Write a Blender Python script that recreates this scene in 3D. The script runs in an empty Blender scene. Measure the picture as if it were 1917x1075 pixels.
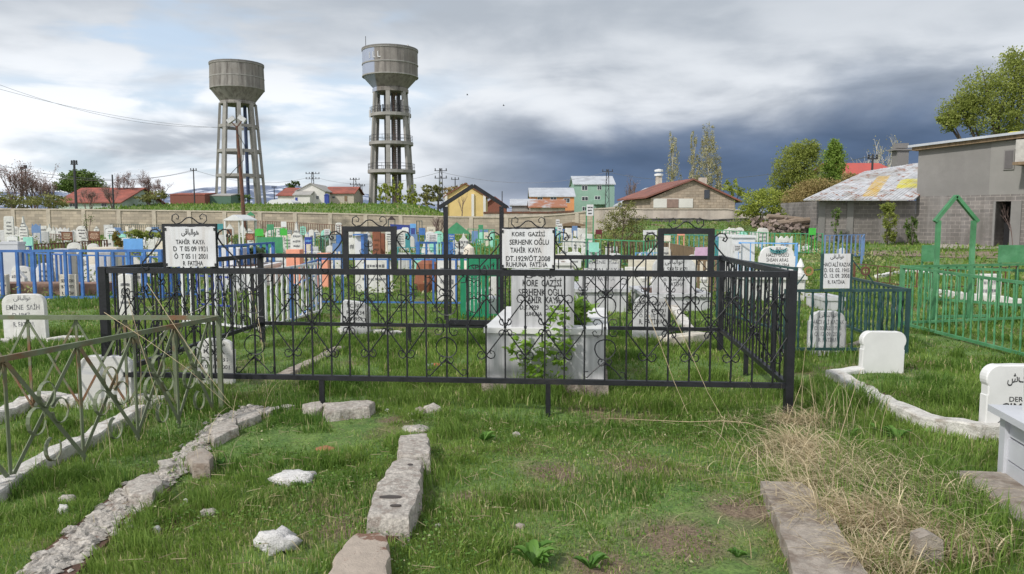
import bpy, math, random
import numpy as np
from mathutils import Vector, Matrix
random.seed(7); RNG = np.random.default_rng(11)
C = bpy.context.scene.collection
SC = bpy.context.scene
R = math.radians

# ------------------------------------------------------------------ camera, sky, sun
F, CX, CY, EYE, HOR = 1430.0, 958.5, 537.5, 1.6, 412.0
PITCH = math.atan((CY-HOR)/F)
cd = bpy.data.cameras.new('camera'); cam = bpy.data.objects.new('camera', cd); C.objects.link(cam)
cam.location = (0, 0, EYE); cam.rotation_euler = (math.pi/2-PITCH, 0, 0)
cd.sensor_width = 36; cd.lens = 36*F/1917; cd.clip_start = .05; cd.clip_end = 12000
SC.camera = cam

SUN_EL, SUN_AZ = R(42), R(-132)        # azimuth measured from +Y towards +X : sun behind the camera on the left
W = bpy.data.worlds.new('World'); SC.world = W; W.use_nodes = True
def build_sky():
    nt = W.node_tree; N = nt.nodes; L = nt.links; N.clear()
    out = N.new('ShaderNodeOutputWorld'); bg = N.new('ShaderNodeBackground')
    L.new(bg.outputs[0], out.inputs[0])
    def m(op, a, b=None, c=None, clamp=False):
        n = N.new('ShaderNodeMath'); n.operation = op; n.use_clamp = clamp
        for i, v in enumerate((a, b, c)):
            if v is None: continue
            if isinstance(v, (int, float)): n.inputs[i].default_value = v
            else: L.new(v, n.inputs[i])
        return n.outputs[0]
    def ss(v, a, b):
        n = N.new('ShaderNodeMapRange'); n.interpolation_type = 'SMOOTHSTEP'
        n.inputs[1].default_value = a; n.inputs[2].default_value = b
        L.new(v, n.inputs[0]); return n.outputs[0]
    def comb(x, y, z=0.0):
        n = N.new('ShaderNodeCombineXYZ')
        for i, v in enumerate((x, y, z)):
            if isinstance(v, (int, float)): n.inputs[i].default_value = v
            else: L.new(v, n.inputs[i])
        return n.outputs[0]
    def noise(vec, sc, det=6, rough=.55, dist=0.):
        n = N.new('ShaderNodeTexNoise'); n.inputs['Scale'].default_value = sc
        n.inputs['Detail'].default_value = det; n.inputs['Roughness'].default_value = rough
        n.inputs['Distortion'].default_value = dist; L.new(vec, n.inputs['Vector']); return n.outputs[0]
    def mix(f, a, b):
        n = N.new('ShaderNodeMix'); n.data_type = 'RGBA'; L.new(f, n.inputs[0])
        for i, v in ((6, a), (7, b)):
            if isinstance(v, tuple): n.inputs[i].default_value = (*v, 1)
            else: L.new(v, n.inputs[i])
        return n.outputs[2]
    tc = N.new('ShaderNodeTexCoord'); sp = N.new('ShaderNodeSeparateXYZ'); L.new(tc.outputs['Generated'], sp.inputs[0])
    x, y, z = sp.outputs
    az = m('ARCTAN2', x, y); el = m('ARCSINE', z)
    sky = N.new('ShaderNodeTexSky'); sky.sky_type = 'NISHITA'; sky.sun_disc = False
    sky.sun_elevation = SUN_EL; sky.sun_rotation = SUN_AZ; sky.air_density = 1.2
    skv = N.new('ShaderNodeVectorMath'); skv.operation = 'SCALE'; skv.inputs[3].default_value = .13
    L.new(sky.outputs[0], skv.inputs[0])
    # cloud-layer coordinates: broad flat bands low down, wider shapes overhead
    zz = m('ADD', m('MAXIMUM', z, 0.0), 0.10)
    cvec = comb(m('DIVIDE', x, zz), m('DIVIDE', y, zz), 0.0)
    n1 = noise(cvec, .55, 7, .5, .4)
    cv2 = comb(m('MULTIPLY', az, 3.2), m('MULTIPLY', el, 7.5), 3.7)
    n2 = noise(cv2, 1.3, 7, .48, .3)
    n3 = noise(comb(m('MULTIPLY', az, 2.2), m('MULTIPLY', el, 8.0), 8.1), 2.6, 7, .5, .3)
    n4 = noise(comb(m('MULTIPLY', az, 1.0), m('MULTIPLY', el, 5.0), 1.3), 2.2, 4, .5, .2)
    # pale clouds, white to mid grey
    tone = m('ADD', m('MULTIPLY', n2, .62), m('MULTIPLY', n3, .38))
    base = mix(ss(tone, .36, .62), (.38, .42, .475), (.72, .75, .79))
    # darker wash high up
    hi = m('MULTIPLY', ss(m('ADD', el, m('MULTIPLY', m('SUBTRACT', n2, .5), .16)), .13, .30), .62)
    base = mix(hi, base, (.37, .41, .46))
    # brilliant white lumps low on the left
    left = ss(m('SUBTRACT', m('MULTIPLY', m('SUBTRACT', n2, .5), .35), az), -.02, .30)
    low = ss(m('MULTIPLY', el, -1.0), -.24, -.10)
    wl = m('MULTIPLY', m('MULTIPLY', left, low), ss(n3, .38, .56))
    base = mix(m('MULTIPLY', wl, .95), base, (.83, .86, .90))
    # clear blue gaps on the left
    f5 = N.new('ShaderNodeValue'); f5.outputs[0].default_value = .7; mixsky = mix(f5.outputs[0], skv.outputs[0], (.50, .62, .78))
    gap = m('MULTIPLY', m('MULTIPLY', ss(n4, .45, .56), left), ss(m('MULTIPLY', n3, -1.0), -.56, -.44))
    base = mix(m('MULTIPLY', gap, .8), base, mixsky)
    # storm front: dark blue, low on the right
    wob = m('MULTIPLY', m('SUBTRACT', n2, .5), .20)
    wob3 = m('MULTIPLY', m('SUBTRACT', n3, .5), .07)
    e2 = m('ADD', m('ADD', el, wob), wob3)
    a2 = m('ADD', m('ADD', az, m('MULTIPLY', m('SUBTRACT', n2, .5), .25)), m('MULTIPLY', el, -.25))
    st1 = m('MULTIPLY', ss(m('MULTIPLY', e2, -1.0), -.195, -.10), ss(a2, -.19, .02))
    base = mix(m('MULTIPLY', st1, .74), base, (.19, .235, .315))
    e3 = m('ADD', el, m('MULTIPLY', wob, .55))
    st2 = m('MULTIPLY', ss(m('MULTIPLY', e3, -1.0), -.150, -.085), ss(az, -.08, .12))
    base = mix(m('MULTIPLY', st2, .88), base, (.068, .114, .205))
    # paler strip right on the horizon in the middle
    hz = m('MULTIPLY', ss(m('MULTIPLY', el, -1.0), -.05, -.022), m('MULTIPLY', ss(az, -.30, -.05), ss(m('MULTIPLY', az, -1.), -.16, -.02)))
    base = mix(m('MULTIPLY', hz, .45), base, (.42, .46, .55))
    lump_ = m('MULTIPLY_ADD', n3, 1.1, .45); sc_ = N.new('ShaderNodeVectorMath'); sc_.operation = 'SCALE'; L.new(base, sc_.inputs[0]); L.new(lump_, sc_.inputs[3]); base = mix(m('MULTIPLY', st1, .9), base, sc_.outputs[0])
    # behind the camera the cover breaks: brighter
    back = ss(m('MULTIPLY', y, -1.0), -.2, .7)
    base = mix(m('MULTIPLY', back, .85), base, (.98, 1.0, 1.06))
    L.new(base, bg.inputs[0]); bg.inputs[1].default_value = 1.0
build_sky()
sl = bpy.data.lights.new('sun', 'SUN'); sun = bpy.data.objects.new('sun', sl); C.objects.link(sun)
sl.energy = 2.7; sl.angle = R(2.5); sl.color = (1, .965, .91)
sd = Vector((math.sin(SUN_AZ)*math.cos(SUN_EL), math.cos(SUN_AZ)*math.cos(SUN_EL), math.sin(SUN_EL)))
sun.rotation_euler = sd.to_track_quat('Z', 'Y').to_euler(); sun.location = (0, 0, 60)
vs = SC.view_settings; vs.view_transform = 'Standard'; vs.look = 'None'; vs.exposure = .30; vs.gamma = 1

# ------------------------------------------------------------------ geometry helpers
FW = Vector((0, math.cos(PITCH), -math.sin(PITCH))); UP = Vector((0, math.sin(PITCH), math.cos(PITCH)))
def ray(px, py): return FW*F + Vector((px-CX, 0, 0)) + UP*(CY-py)
def at(px, py, Y): d = ray(px, py)*1.0; return Vector((0, 0, EYE)) + d*(Y/d.y)
def sm(a, b, v):
    t = np.clip((v-a)/(b-a), 0, 1); return t*t*(3-2*t)
def H(x, y):
    h = .5*sm(22, 52, y)
    right = sm(4.5, 8.5, x)*(1-sm(15.2, 16.2, x)*(1-sm(55, 60, y)))
    h = h + .95*sm(35, 46, y)*right
    r = x/np.maximum(y, 1.)
    left = 1-sm(-.14, -.03, r)
    h = h + left*(.9*sm(56, 60, y)+ 2.35*sm(58, 112, y)) + (1-left)*.4*sm(56, 70, y)
    h = h - 1.3*left*(1-sm(-.62, -.50, r))*sm(60, 112, y)
    h = h + .35*left*sm(112, 145, y)
    return h + .02*np.sin(x*1.3+.4)*np.sin(y*.9)*sm(2, 6, y)
def Hf(x, y): return float(H(np.float64(x), np.float64(y)))
def G(px, py, z=0.):
    d = ray(px, py); t = (z-EYE)/d.z; return Vector((0, 0, EYE))+d*t
def solve(px, py, h, lo=5., hi=130.):
    """distance at which something h high, standing on the ground, has its top at (px,py)"""
    best = None
    a = lo
    fa = at(px, py, a).z - Hf(at(px, py, a).x, a) - h
    y = a
    while y < hi:
        y += .25; p = at(px, py, y); f = p.z-Hf(p.x, y)-h
        if f <= 0: return y
    return hi

class MB:
    def __init__(s): s.v = []; s.f = []
    def quadstrip(s, ring_a, ring_b, closed=True):
        n = len(ring_a)
        for i in range(n if closed else n-1):
            j = (i+1) % n; s.f.append((ring_a[i], ring_a[j], ring_b[j], ring_b[i]))
    def box(s, c, d, rz=0., rx=0., ry=0.):
        M = Matrix.Rotation(rz, 3, 'Z') @ Matrix.Rotation(ry, 3, 'Y') @ Matrix.Rotation(rx, 3, 'X')
        k = len(s.v); c = Vector(c)
        for z in (-.5, .5):
            for x, y in ((-.5, -.5), (.5, -.5), (.5, .5), (-.5, .5)):
                s.v.append(c + M @ Vector((x*d[0], y*d[1], z*d[2])))
        for q in ((0,3,2,1), (4,5,6,7), (0,1,5,4), (1,2,6,5), (2,3,7,6), (3,0,4,7)): s.f.append(tuple(k+i for i in q))
        return s
    def beam(s, a, b, w, h=None, up=(0, 0, 1)):
        a = Vector(a); b = Vector(b); h = h or w; d = (b-a).normalized(); u = Vector(up)
        if abs(d.dot(u)) > .98: u = Vector((0, 1, 0))
        r = d.cross(u).normalized(); u = r.cross(d).normalized(); k = len(s.v)
        for p in (a, b):
            for x, y in ((-1, -1), (1, -1), (1, 1), (-1, 1)): s.v.append(p + r*(x*w/2) + u*(y*h/2))
        for q in ((0,1,2,3), (7,6,5,4), (0,4,5,1), (1,5,6,2), (2,6,7,3), (3,7,4,0)): s.f.append(tuple(k+i for i in q))
        return s
    def tube(s, pts, rad, n=5, cap=True):
        pts = [Vector(p) for p in pts]; rad = rad if isinstance(rad, (list, tuple)) else [rad]*len(pts)
        prev = None; u = None
        for i, p in enumerate(pts):
            d = (pts[min(i+1, len(pts)-1)]-pts[max(i-1, 0)])
            if d.length < 1e-9: d = Vector((0, 0, 1))
            d.normalize()
            if u is None: u = d.orthogonal().normalized()
            else:
                u = u - d*u.dot(d)
                u = u.normalized() if u.length > 1e-6 else d.orthogonal().normalized()
            r = d.cross(u); k = len(s.v)
            for j in range(n):
                a = 2*math.pi*j/n+.785; s.v.append(p + (u*math.cos(a)+r*math.sin(a))*rad[i])
            ring = list(range(k, k+n))
            if prev: s.quadstrip(prev, ring)
            elif cap: s.f.append(tuple(reversed(ring)))
            prev = ring
        if cap: s.f.append(tuple(prev))
        return s
    def lathe(s, prof, n=16, c=(0, 0, 0), cap=True):
        prev = None
        for r, z in prof:
            k = len(s.v)
            for j in range(n):
                a = 2*math.pi*(j+.5)/n; s.v.append(Vector((c[0]+r*math.cos(a), c[1]+r*math.sin(a), c[2]+z)))
            ring = list(range(k, k+n))
            if prev: s.quadstrip(prev, ring)
            elif cap: s.f.append(tuple(reversed(ring)))
            prev = ring
        if cap: s.f.append(tuple(prev))
        return s
    def prism(s, poly, t, y0=None, bev=0.):
        """outline (x,z) extruded along y, centred unless y0 given; bev = small chamfer on the front rim"""
        n = len(poly); y0 = -t/2 if y0 is None else y0
        cx = sum(p[0] for p in poly)/n; cz = sum(p[1] for p in poly)/n
        def ring(y, sh):
            k = len(s.v)
            for x, z in poly:
                dx, dz = cx-x, cz-z; l = math.hypot(dx, dz) or 1
                s.v.append(Vector((x+dx/l*sh, y, z+dz/l*sh)))
            return list(range(k, k+n))
        if bev: a = ring(y0, bev); b = ring(y0+bev, 0); s.quadstrip(a, b)
        else: a = b = ring(y0, 0)
        c_ = ring(y0+t, 0); s.quadstrip(b, c_)
        s.f.append(tuple(reversed(a))); s.f.append(tuple(c_))
        return s
    def poly3(s, pts):
        k = len(s.v); s.v += [Vector(p) for p in pts]; s.f.append(tuple(range(k, k+len(pts)))); return s
    def slab(s, pts, t):
        """a flat polygon of 3-D points given thickness t downwards"""
        k = len(s.v); n = len(pts); s.v += [Vector(p) for p in pts]; s.v += [Vector(p)-Vector((0, 0, t)) for p in pts]
        s.f.append(tuple(range(k, k+n))); s.f.append(tuple(reversed(range(k+n, k+2*n))))
        for i in range(n): j = (i+1) % n; s.f.append((k+i, k+n+i, k+n+j, k+j))
        return s
    def build(s, name, mat, parent=None, world=False, smooth=False):
        me = bpy.data.meshes.new(name); off = parent.location.copy() if (world and parent) else Vector((0, 0, 0))
        if parent and world:
            rz = parent.rotation_euler.z
            Mi = Matrix.Rotation(-rz, 3, 'Z'); vv = [tuple(Mi @ (v-off)) for v in s.v]
        else: vv = [tuple(v) for v in s.v]
        me.from_pydata(vv, [], s.f); me.update()
        import bmesh
        bm = bmesh.new(); bm.from_mesh(me); bmesh.ops.recalc_face_normals(bm, faces=bm.faces); bm.to_mesh(me); bm.free()
        if smooth: me.polygons.foreach_set('use_smooth', [True]*len(me.polygons))
        me.materials.append(mat); o = bpy.data.objects.new(name, me); C.objects.link(o)
        if parent: o.parent = parent
        return o

def tag(o, label, cat=None, group=None, kind=None):
    if label: o['label'] = label
    if cat: o['category'] = cat
    if group: o['group'] = group
    if kind: o['kind'] = kind
    return o
def thing(name, label, cat, loc=(0, 0, 0), rz=0., group=None):
    o = bpy.data.objects.new(name, None); C.objects.link(o); o.location = loc; o.rotation_euler = (0, 0, rz)
    o.empty_display_size = .2
    return tag(o, label, cat, group)
def one(mb, name, mat, label, cat, group=None, smooth=False):
    """a thing that is a single mesh, its origin at its base"""
    n = len(mb.v); c = Vector((sum(v.x for v in mb.v)/n, sum(v.y for v in mb.v)/n, min(v.z for v in mb.v)))
    mb.v = [v-c for v in mb.v]; o = mb.build(name, mat, None, smooth=smooth); o.location = c
    return tag(o, label, cat, group)

def mesh_np(name, verts, faces, mat, attr=None, smooth=False):
    me = bpy.data.meshes.new(name); nv = len(verts); nf, k = faces.shape
    me.vertices.add(nv); me.vertices.foreach_set('co', verts.astype(np.float32).ravel())
    me.loops.add(nf*k); me.loops.foreach_set('vertex_index', faces.astype(np.int32).ravel())
    me.polygons.add(nf); me.polygons.foreach_set('loop_start', np.arange(0, nf*k, k, dtype=np.int32))
    if attr is not None:
        a = me.attributes.new('rnd', 'FLOAT', 'POINT'); a.data.foreach_set('value', attr.astype(np.float32))
    if smooth: me.polygons.foreach_set('use_smooth', np.ones(nf, dtype=bool))
    me.update(calc_edges=True); me.materials.append(mat)
    o = bpy.data.objects.new(name, me); C.objects.link(o); return o

def vn(x, y, s, seed=0):
    """value noise, 0..1"""
    x = np.asarray(x)/s+seed*17.3; y = np.asarray(y)/s+seed*9.1
    xi = np.floor(x); yi = np.floor(y); fx = x-xi; fy = y-yi; fx = fx*fx*(3-2*fx); fy = fy*fy*(3-2*fy)
    def h(a, b): v = np.sin(a*127.1+b*311.7+seed*74.7)*43758.5453; return v-np.floor(v)
    return (h(xi, yi)*(1-fx)+h(xi+1, yi)*fx)*(1-fy)+(h(xi, yi+1)*(1-fx)+h(xi+1, yi+1)*fx)*fy

# ------------------------------------------------------------------ materials
MATS = {}
def mat(name, col, rough=.8, var=.12, scale=6., bump=0., metal=0., col2=None, t=(.45, .65), stretch=None, brick=None, det=6, streak=None, bscale=None, extra=None):
    """procedural surface: base colour broken by noise, optional second colour in patches, streaks, blocks, bump"""
    if name in MATS: return MATS[name]
    m = bpy.data.materials.new(name); MATS[name] = m; m.use_nodes = True; nt = m.node_tree; N = nt.nodes; L = nt.links
    b = N['Principled BSDF']; b.inputs['Roughness'].default_value = rough; b.inputs['Metallic'].default_value = metal
    tc = N.new('ShaderNodeTexCoord'); mp = N.new('ShaderNodeMapping'); L.new(tc.outputs['Object'], mp.inputs[0])
    if stretch: mp.inputs['Scale'].default_value = stretch
    def noise(sc, d=det, r=.6, src=None):
        n = N.new('ShaderNodeTexNoise'); n.inputs['Scale'].default_value = sc; n.inputs['Detail'].default_value = d
        n.inputs['Roughness'].default_value = r; L.new(src or mp.outputs[0], n.inputs['Vector']); return n.outputs[0]
    def mr(v, a, c, lo=0., hi=1.):
        n = N.new('ShaderNodeMapRange'); n.inputs[1].default_value = a; n.inputs[2].default_value = c
        n.inputs[3].default_value = lo; n.inputs[4].default_value = hi; L.new(v, n.inputs[0]); return n.outputs[0]
    def mix(f, a, c, bt='MIX'):
        n = N.new('ShaderNodeMix'); n.data_type = 'RGBA'; n.blend_type = bt
        if isinstance(f, float): n.inputs[0].default_value = f
        else: L.new(f, n.inputs[0])
        for i, v in ((6, a), (7, c)):
            if isinstance(v, tuple): n.inputs[i].default_value = (*v[:3], 1)
            else: L.new(v, n.inputs[i])
        return n.outputs[2]
    n1 = noise(scale)
    lo = tuple(max(0, c*(1-var*1.6)) for c in col); hi = tuple(min(1, c*(1+var)) for c in col)
    c = mix(mr(n1, .3, .7), lo, hi); hgt = n1
    if brick:
        bw, bh, mortar, mcol = brick
        cx = N.new('ShaderNodeCombineXYZ'); sx = N.new('ShaderNodeSeparateXYZ'); L.new(tc.outputs['Object'], sx.inputs[0])
        ad = N.new('ShaderNodeMath'); ad.operation = 'ADD'; L.new(sx.outputs[0], ad.inputs[0]); L.new(sx.outputs[1], ad.inputs[1])
        L.new(ad.outputs[0], cx.inputs[0]); L.new(sx.outputs[2], cx.inputs[1])
        br = N.new('ShaderNodeTexBrick'); L.new(cx.outputs[0], br.inputs['Vector']); br.inputs['Scale'].default_value = 1
        br.inputs['Brick Width'].default_value = bw; br.inputs['Row Height'].default_value = bh; br.inputs['Mortar Size'].default_value = mortar
        br.inputs['Mortar Smooth'].default_value = .3
        br.inputs['Color1'].default_value = (.72, .72, .72, 1); br.inputs['Color2'].default_value = (1.1, 1.08, 1.05, 1); br.inputs['Mortar'].default_value = (*mcol, 1)
        c = mix(1.0, c, br.outputs['Color'], 'MULTIPLY')
    if col2:
        f = mr(noise(scale*.45, 8, .65), t[0], t[1]); c = mix(f, c, col2)
    if streak:
        sc_, amt, scol = streak
        mp2 = N.new('ShaderNodeMapping'); mp2.inputs['Scale'].default_value = (sc_, sc_, sc_*.08); L.new(tc.outputs['Object'], mp2.inputs[0])
        f = mr(noise(1., 8, .65, mp2.outputs[0]), .46, .68, 0, amt); c = mix(f, c, scol)
    if extra: c = extra(N, L, c, tc, mix, mr, noise)
    L.new(c, b.inputs['Base Color'])
    rr = mr(n1, .3, .7, max(0, rough-.1), min(1, rough+.1)); L.new(rr, b.inputs['Roughness'])
    if bump:
        bp = N.new('ShaderNodeBump'); bp.inputs['Strength'].default_value = bump; bp.inputs['Distance'].default_value = .02
        L.new(noise(bscale or scale*6, 6, .7), bp.inputs['Height']); L.new(bp.outputs[0], b.inputs['Normal'])
    return m
def leafmat(name, c1, c2, rough=.6, trans=.35, c3=None):
    m = bpy.data.materials.new(name); m.use_nodes = True; nt = m.node_tree; N = nt.nodes; L = nt.links
    b = N['Principled BSDF']; b.inputs['Roughness'].default_value = rough; b.inputs['Specular IOR Level'].default_value = .25
    a = N.new('ShaderNodeAttribute'); a.attribute_name = 'rnd'
    r = N.new('ShaderNodeValToRGB'); r.color_ramp.elements[0].color = (*c1, 1); r.color_ramp.elements[1].color = (*c2, 1)
    if c3: e = r.color_ramp.elements.new(.93); e.color = (*c2, 1); r.color_ramp.elements[-1].color = (*c3, 1)
    L.new(a.outputs['Fac'], r.inputs[0]); L.new(r.outputs[0], b.inputs['Base Color'])
    tr = N.new('ShaderNodeBsdfTranslucent'); L.new(r.outputs[0], tr.inputs[0])
    mx = N.new('ShaderNodeMixShader'); mx.inputs[0].default_value = trans
    L.new(b.outputs[0], mx.inputs[1]); L.new(tr.outputs[0], mx.inputs[2]); L.new(mx.outputs[0], N['Material Output'].inputs[0])
    MATS[name] = m; return m

M_black = mat('black_paint', (.009, .0095, .013), .5, .3, 9, .15, col2=(.028, .024, .022), t=(.58, .78))
M_marble = mat('grey_marble', (.52, .52, .53), .35, .10, 2.2, .03, col2=(.40, .41, .44), t=(.56, .72), streak=(7., .6, (.12, .12, .13)))
M_marble2 = mat('clean_grey_marble', (.52, .53, .56), .4, .07, 2.5, .03, col2=(.42, .43, .47), t=(.52, .75))
M_marblew = mat('white_marble', (.66, .655, .64), .45, .06, 3, .03, col2=(.60, .59, .57), t=(.55, .75))
M_stonew = mat('whitewashed_stone', (.64, .63, .60), .8, .1, 8, .3, col2=(.46, .44, .40), t=(.55, .72), streak=(7., .35, (.38, .36, .33)))
M_stoneg = mat('pale_grey_stone', (.56, .56, .56), .8, .1, 8, .3, col2=(.40, .40, .40), t=(.5, .7), streak=(8., .4, (.22, .22, .21)))
M_stonec = mat('cream_stone', (.66, .60, .50), .85, .1, 8, .3, col2=(.5, .43, .34), t=(.5, .7))
M_pink = mat('pink_stone', (.55, .36, .50), .7, .1, 6, .1)
M_brown = mat('brown_board', (.16, .065, .032), .7, .2, 9, .1)
M_rust = mat('rust_stone', (.26, .095, .05), .85, .2, 6, .4, col2=(.17, .06, .035))
M_salmon = mat('salmon_paint', (.78, .33, .22), .8, .08, 5, .1)
M_blue = mat('blue_paint', (.055, .16, .42), .45, .15, 6, .1, col2=(.035, .09, .32), t=(.5, .7))
M_blue2 = mat('sky_blue_paint', (.13, .34, .66), .5, .1, 5, .1)
M_blued = mat('deep_blue_paint', (.03, .055, .28), .5, .15, 6, .1)
M_slate = mat('slate_blue_paint', (.13, .22, .40), .6, .1, 6)
M_teal = mat('teal_paint', (.05, .25, .27), .5, .15, 6, .1)
M_mint = mat('mint_paint', (.28, .62, .50), .6, .1, 6, .05)
M_kerb = mat('worn_kerb', (.62, .595, .55), .92, .14, 16, .9, col2=(.33, .29, .245), t=(.52, .66), bscale=55)
M_green = mat('green_paint', (.055, .26, .12), .45, .12, 5, .1, col2=(.05, .20, .10), t=(.5, .7))
M_greenb = mat('bright_green_paint', (.06, .42, .05), .5, .1, 6)
M_greend = mat('dark_green_paint', (.018, .055, .055), .45, .2, 9, .1)
M_greens = mat('grass_green_paint', (.06, .215, .09), .55, .2, 5, .12, col2=(.12, .31, .16), t=(.5, .7))
M_gate = mat('emerald_paint', (.02, .22, .11), .35, .12, 7, .05)
M_olive = mat('olive_paint_rust', (.135, .16, .095), .6, .15, 5, .2, col2=(.17, .075, .035), t=(.50, .62))
M_wpaint = mat('white_paint', (.66, .66, .66), .5, .06, 5, .05, col2=(.55, .53, .5), t=(.6, .75))
M_ink = mat('black_lettering', (.03, .03, .033), .6, .3, 30, col2=(.34, .34, .34), t=(.58, .70))
M_inkg = mat('faded_lettering', (.15, .15, .16), .7, .3, 30, col2=(.45, .45, .44), t=(.52, .66))
M_inkl = mat('pale_lettering', (.62, .56, .42), .7, .1, 9)
M_plate = mat('enamel_plate', (.63, .63, .64), .45, .06, 9, .05, col2=(.47, .45, .42), t=(.56, .78), streak=(14., .3, (.30, .22, .16)))
M_wood = mat('old_wood', (.20, .14, .085), .85, .25, 9, .3, stretch=(1, 1, .15))
M_bark = mat('bark', (.10, .08, .06), .9, .25, 8, .5)
M_barkw = mat('pale_bark', (.42, .40, .36), .85, .15, 8, .3)
M_twig = mat('twig', (.16, .11, .095), .9, .2, 8)
M_cable = mat('grey_cable', (.20, .20, .21), .6, .1, 4)
M_wire = mat('wire_black', (.03, .03, .035), .6, .1, 4)
M_rustm = mat('rusty_steel', (.15, .06, .035), .8, .3, 7, .3, col2=(.08, .05, .04))
M_conc = mat('rough_concrete', (.37, .32, .27), .94, .22, 16, .8, col2=(.20, .155, .12), t=(.48, .64), bscale=60)
M_rubble = mat('lime_mortar_rubble', (.50, .46, .41), .95, .3, 26, 1.0, col2=(.24, .18, .15), t=(.58, .68), bscale=60)
M_rockw = mat('white_lime_lump', (.70, .68, .66), .95, .12, 12, 1.0, bscale=50)
M_soil = mat('brown_soil', (.12, .065, .045), .98, .25, 14, .8)
M_brickred = mat('red_block', (.32, .20, .155), .9, .2, 6, .4, brick=(.42, .2, .012, (.9, .85, .75)))
M_tin = mat('tin_roof', (.50, .52, .55), .42, .10, .8, .1, metal=.25, col2=(.34, .35, .37), t=(.5, .7), stretch=(1, 1, 1))
M_ribrust = mat('rust_tin_roof', (.23, .085, .06), .75, .2, 1.2, .3, col2=(.14, .06, .045))
M_redroof = mat('red_tile_roof', (.29, .085, .06), .85, .25, 1.1, .5, col2=(.17, .06, .045), t=(.45, .6))
M_glass = mat('dark_window_glass', (.03, .04, .05), .15, .2, 3)

# ground
WORN = [(*G(*q[:2]).xy, q[2]) for q in ((1260, 1010, .34), (1390, 955, .26), (1180, 860, .30), (1040, 880, .25), (800, 1000, .14), (640, 985, .22), (600, 940, .16), (1130, 1060, .22), (880, 930, .12), (1430, 840, .2), (740, 795, .14))]
def ground_extra(N, L, c, tc, mix, mr, noise):
    n = noise(.9, 8, .62); n2 = noise(5., 8, .6)
    grass = mix(mr(n2, .35, .65), (.07, .145, .03), (.14, .22, .055))
    soilc = mix(mr(n2, .4, .6), (.13, .085, .055), (.20, .15, .09)); c = mix(mr(n, .50, .64), grass, soilc)
    fine = noise(55., 4, .7); c = mix(mr(fine, .35, .65), mix(1.0, c, (.55, .55, .5), 'MULTIPLY'), mix(1.0, c, (1.35, 1.3, 1.2), 'MULTIPLY'))
    soilc = mix(mr(fine, .35, .65), (.085, .055, .035), (.24, .18, .12))
    for qx, qy, r_ in WORN:
        v = N.new('ShaderNodeVectorMath'); v.operation = 'DISTANCE'; L.new(tc.outputs['Object'], v.inputs[0]); v.inputs[1].default_value = (qx, qy, 0)
        a = N.new('ShaderNodeMath'); a.operation = 'MULTIPLY_ADD'; L.new(noise(4., 6, .6), a.inputs[0]); a.inputs[1].default_value = r_*1.6; L.new(v.outputs['Value'], a.inputs[2])
        c = mix(mr(a.outputs[0], r_*2.0, r_*1.2), c, soilc)
    return c
M_ground = mat('grassy_soil', (.1, .1, .05), .97, .1, 6, .6, extra=ground_extra)
def far_extra(N, L, c, tc, mix, mr, noise):
    n = noise(.12, 8, .6); n2 = noise(1.3, 8, .6)
    return mix(mr(n, .4, .6), mix(mr(n2, .35, .65), (.07, .14, .022), (.11, .18, .035)), (.13, .15, .045))
M_farground = mat('far_meadow', (.1, .1, .05), .97, .1, 2, .3, extra=far_extra)

def build_ground():
    xs = np.concatenate([-np.geomspace(4000, 32, 40), np.linspace(-31, 31, 250), np.geomspace(32, 4000, 40)])
    ys = np.concatenate([[-30, -10, -3], np.linspace(0, 40, 200), np.linspace(40.4, 62, 60), np.linspace(63, 170, 80), np.geomspace(175, 6000, 30)])
    X, Y = np.meshgrid(xs, ys); Z = H(X, Y) + .035*(vn(X, Y, .55, 3)-.5)*(Y < 30)+.05*(vn(X, Y, 2.2, 5)-.5)
    ny, nx = X.shape; V = np.stack([X, Y, Z], -1).reshape(-1, 3)
    i = (np.arange(ny-1)[:, None]*nx+np.arange(nx-1)[None]).ravel()
    Fc = np.stack([i, i+1, i+nx+1, i+nx], 1)
    o = mesh_np('ground', V, Fc, M_ground, smooth=True); o.data.materials.append(M_farground)
    yy = V[Fc[:, 0], 1]; o.data.polygons.foreach_set('material_index', (yy > 54).astype(np.int32))
    o['kind'] = 'structure'
build_ground()
def build_hills():
    prof = [(-700, 352), (-300, 356), (100, 360), (330, 362), (380, 354), (430, 350), (470, 345), (505, 350), (545, 346), (590, 354), (650, 358), (700, 366), (760, 380), (1000, 392), (1400, 392), (2600, 392)]
    V = []; Fc = []; n = 120; Y = 5200
    xs = np.linspace(-700, 2600, n); top = np.interp(xs, [p[0] for p in prof], [p[1] for p in prof])
    for k, (dy, fr) in enumerate([(-1500, 0), (-700, .55), (-250, .85), (0, 1.), (600, .6)]):
        for a, b in zip(xs, top):
            p = at(a, b, Y); h = p.z*fr*(1+.14*(float(vn(a, k*7., 16, 4))-.5)); V.append((p.x, Y+dy, h if fr else -30))
    for r in range(4):
        for i in range(n-1): q = r*n+i; Fc.append((q, q+1, q+n+1, q+n))
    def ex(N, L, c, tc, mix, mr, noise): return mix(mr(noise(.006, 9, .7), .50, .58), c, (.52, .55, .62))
    o = mesh_np('hills', np.array(V), np.array(Fc), mat('hazed_mountain', (.12, .155, .24), .95, .2, .002, extra=ex), smooth=True); o['kind'] = 'structure'  # distance haze put into the colour as slate blue, no air between
build_hills()

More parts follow.
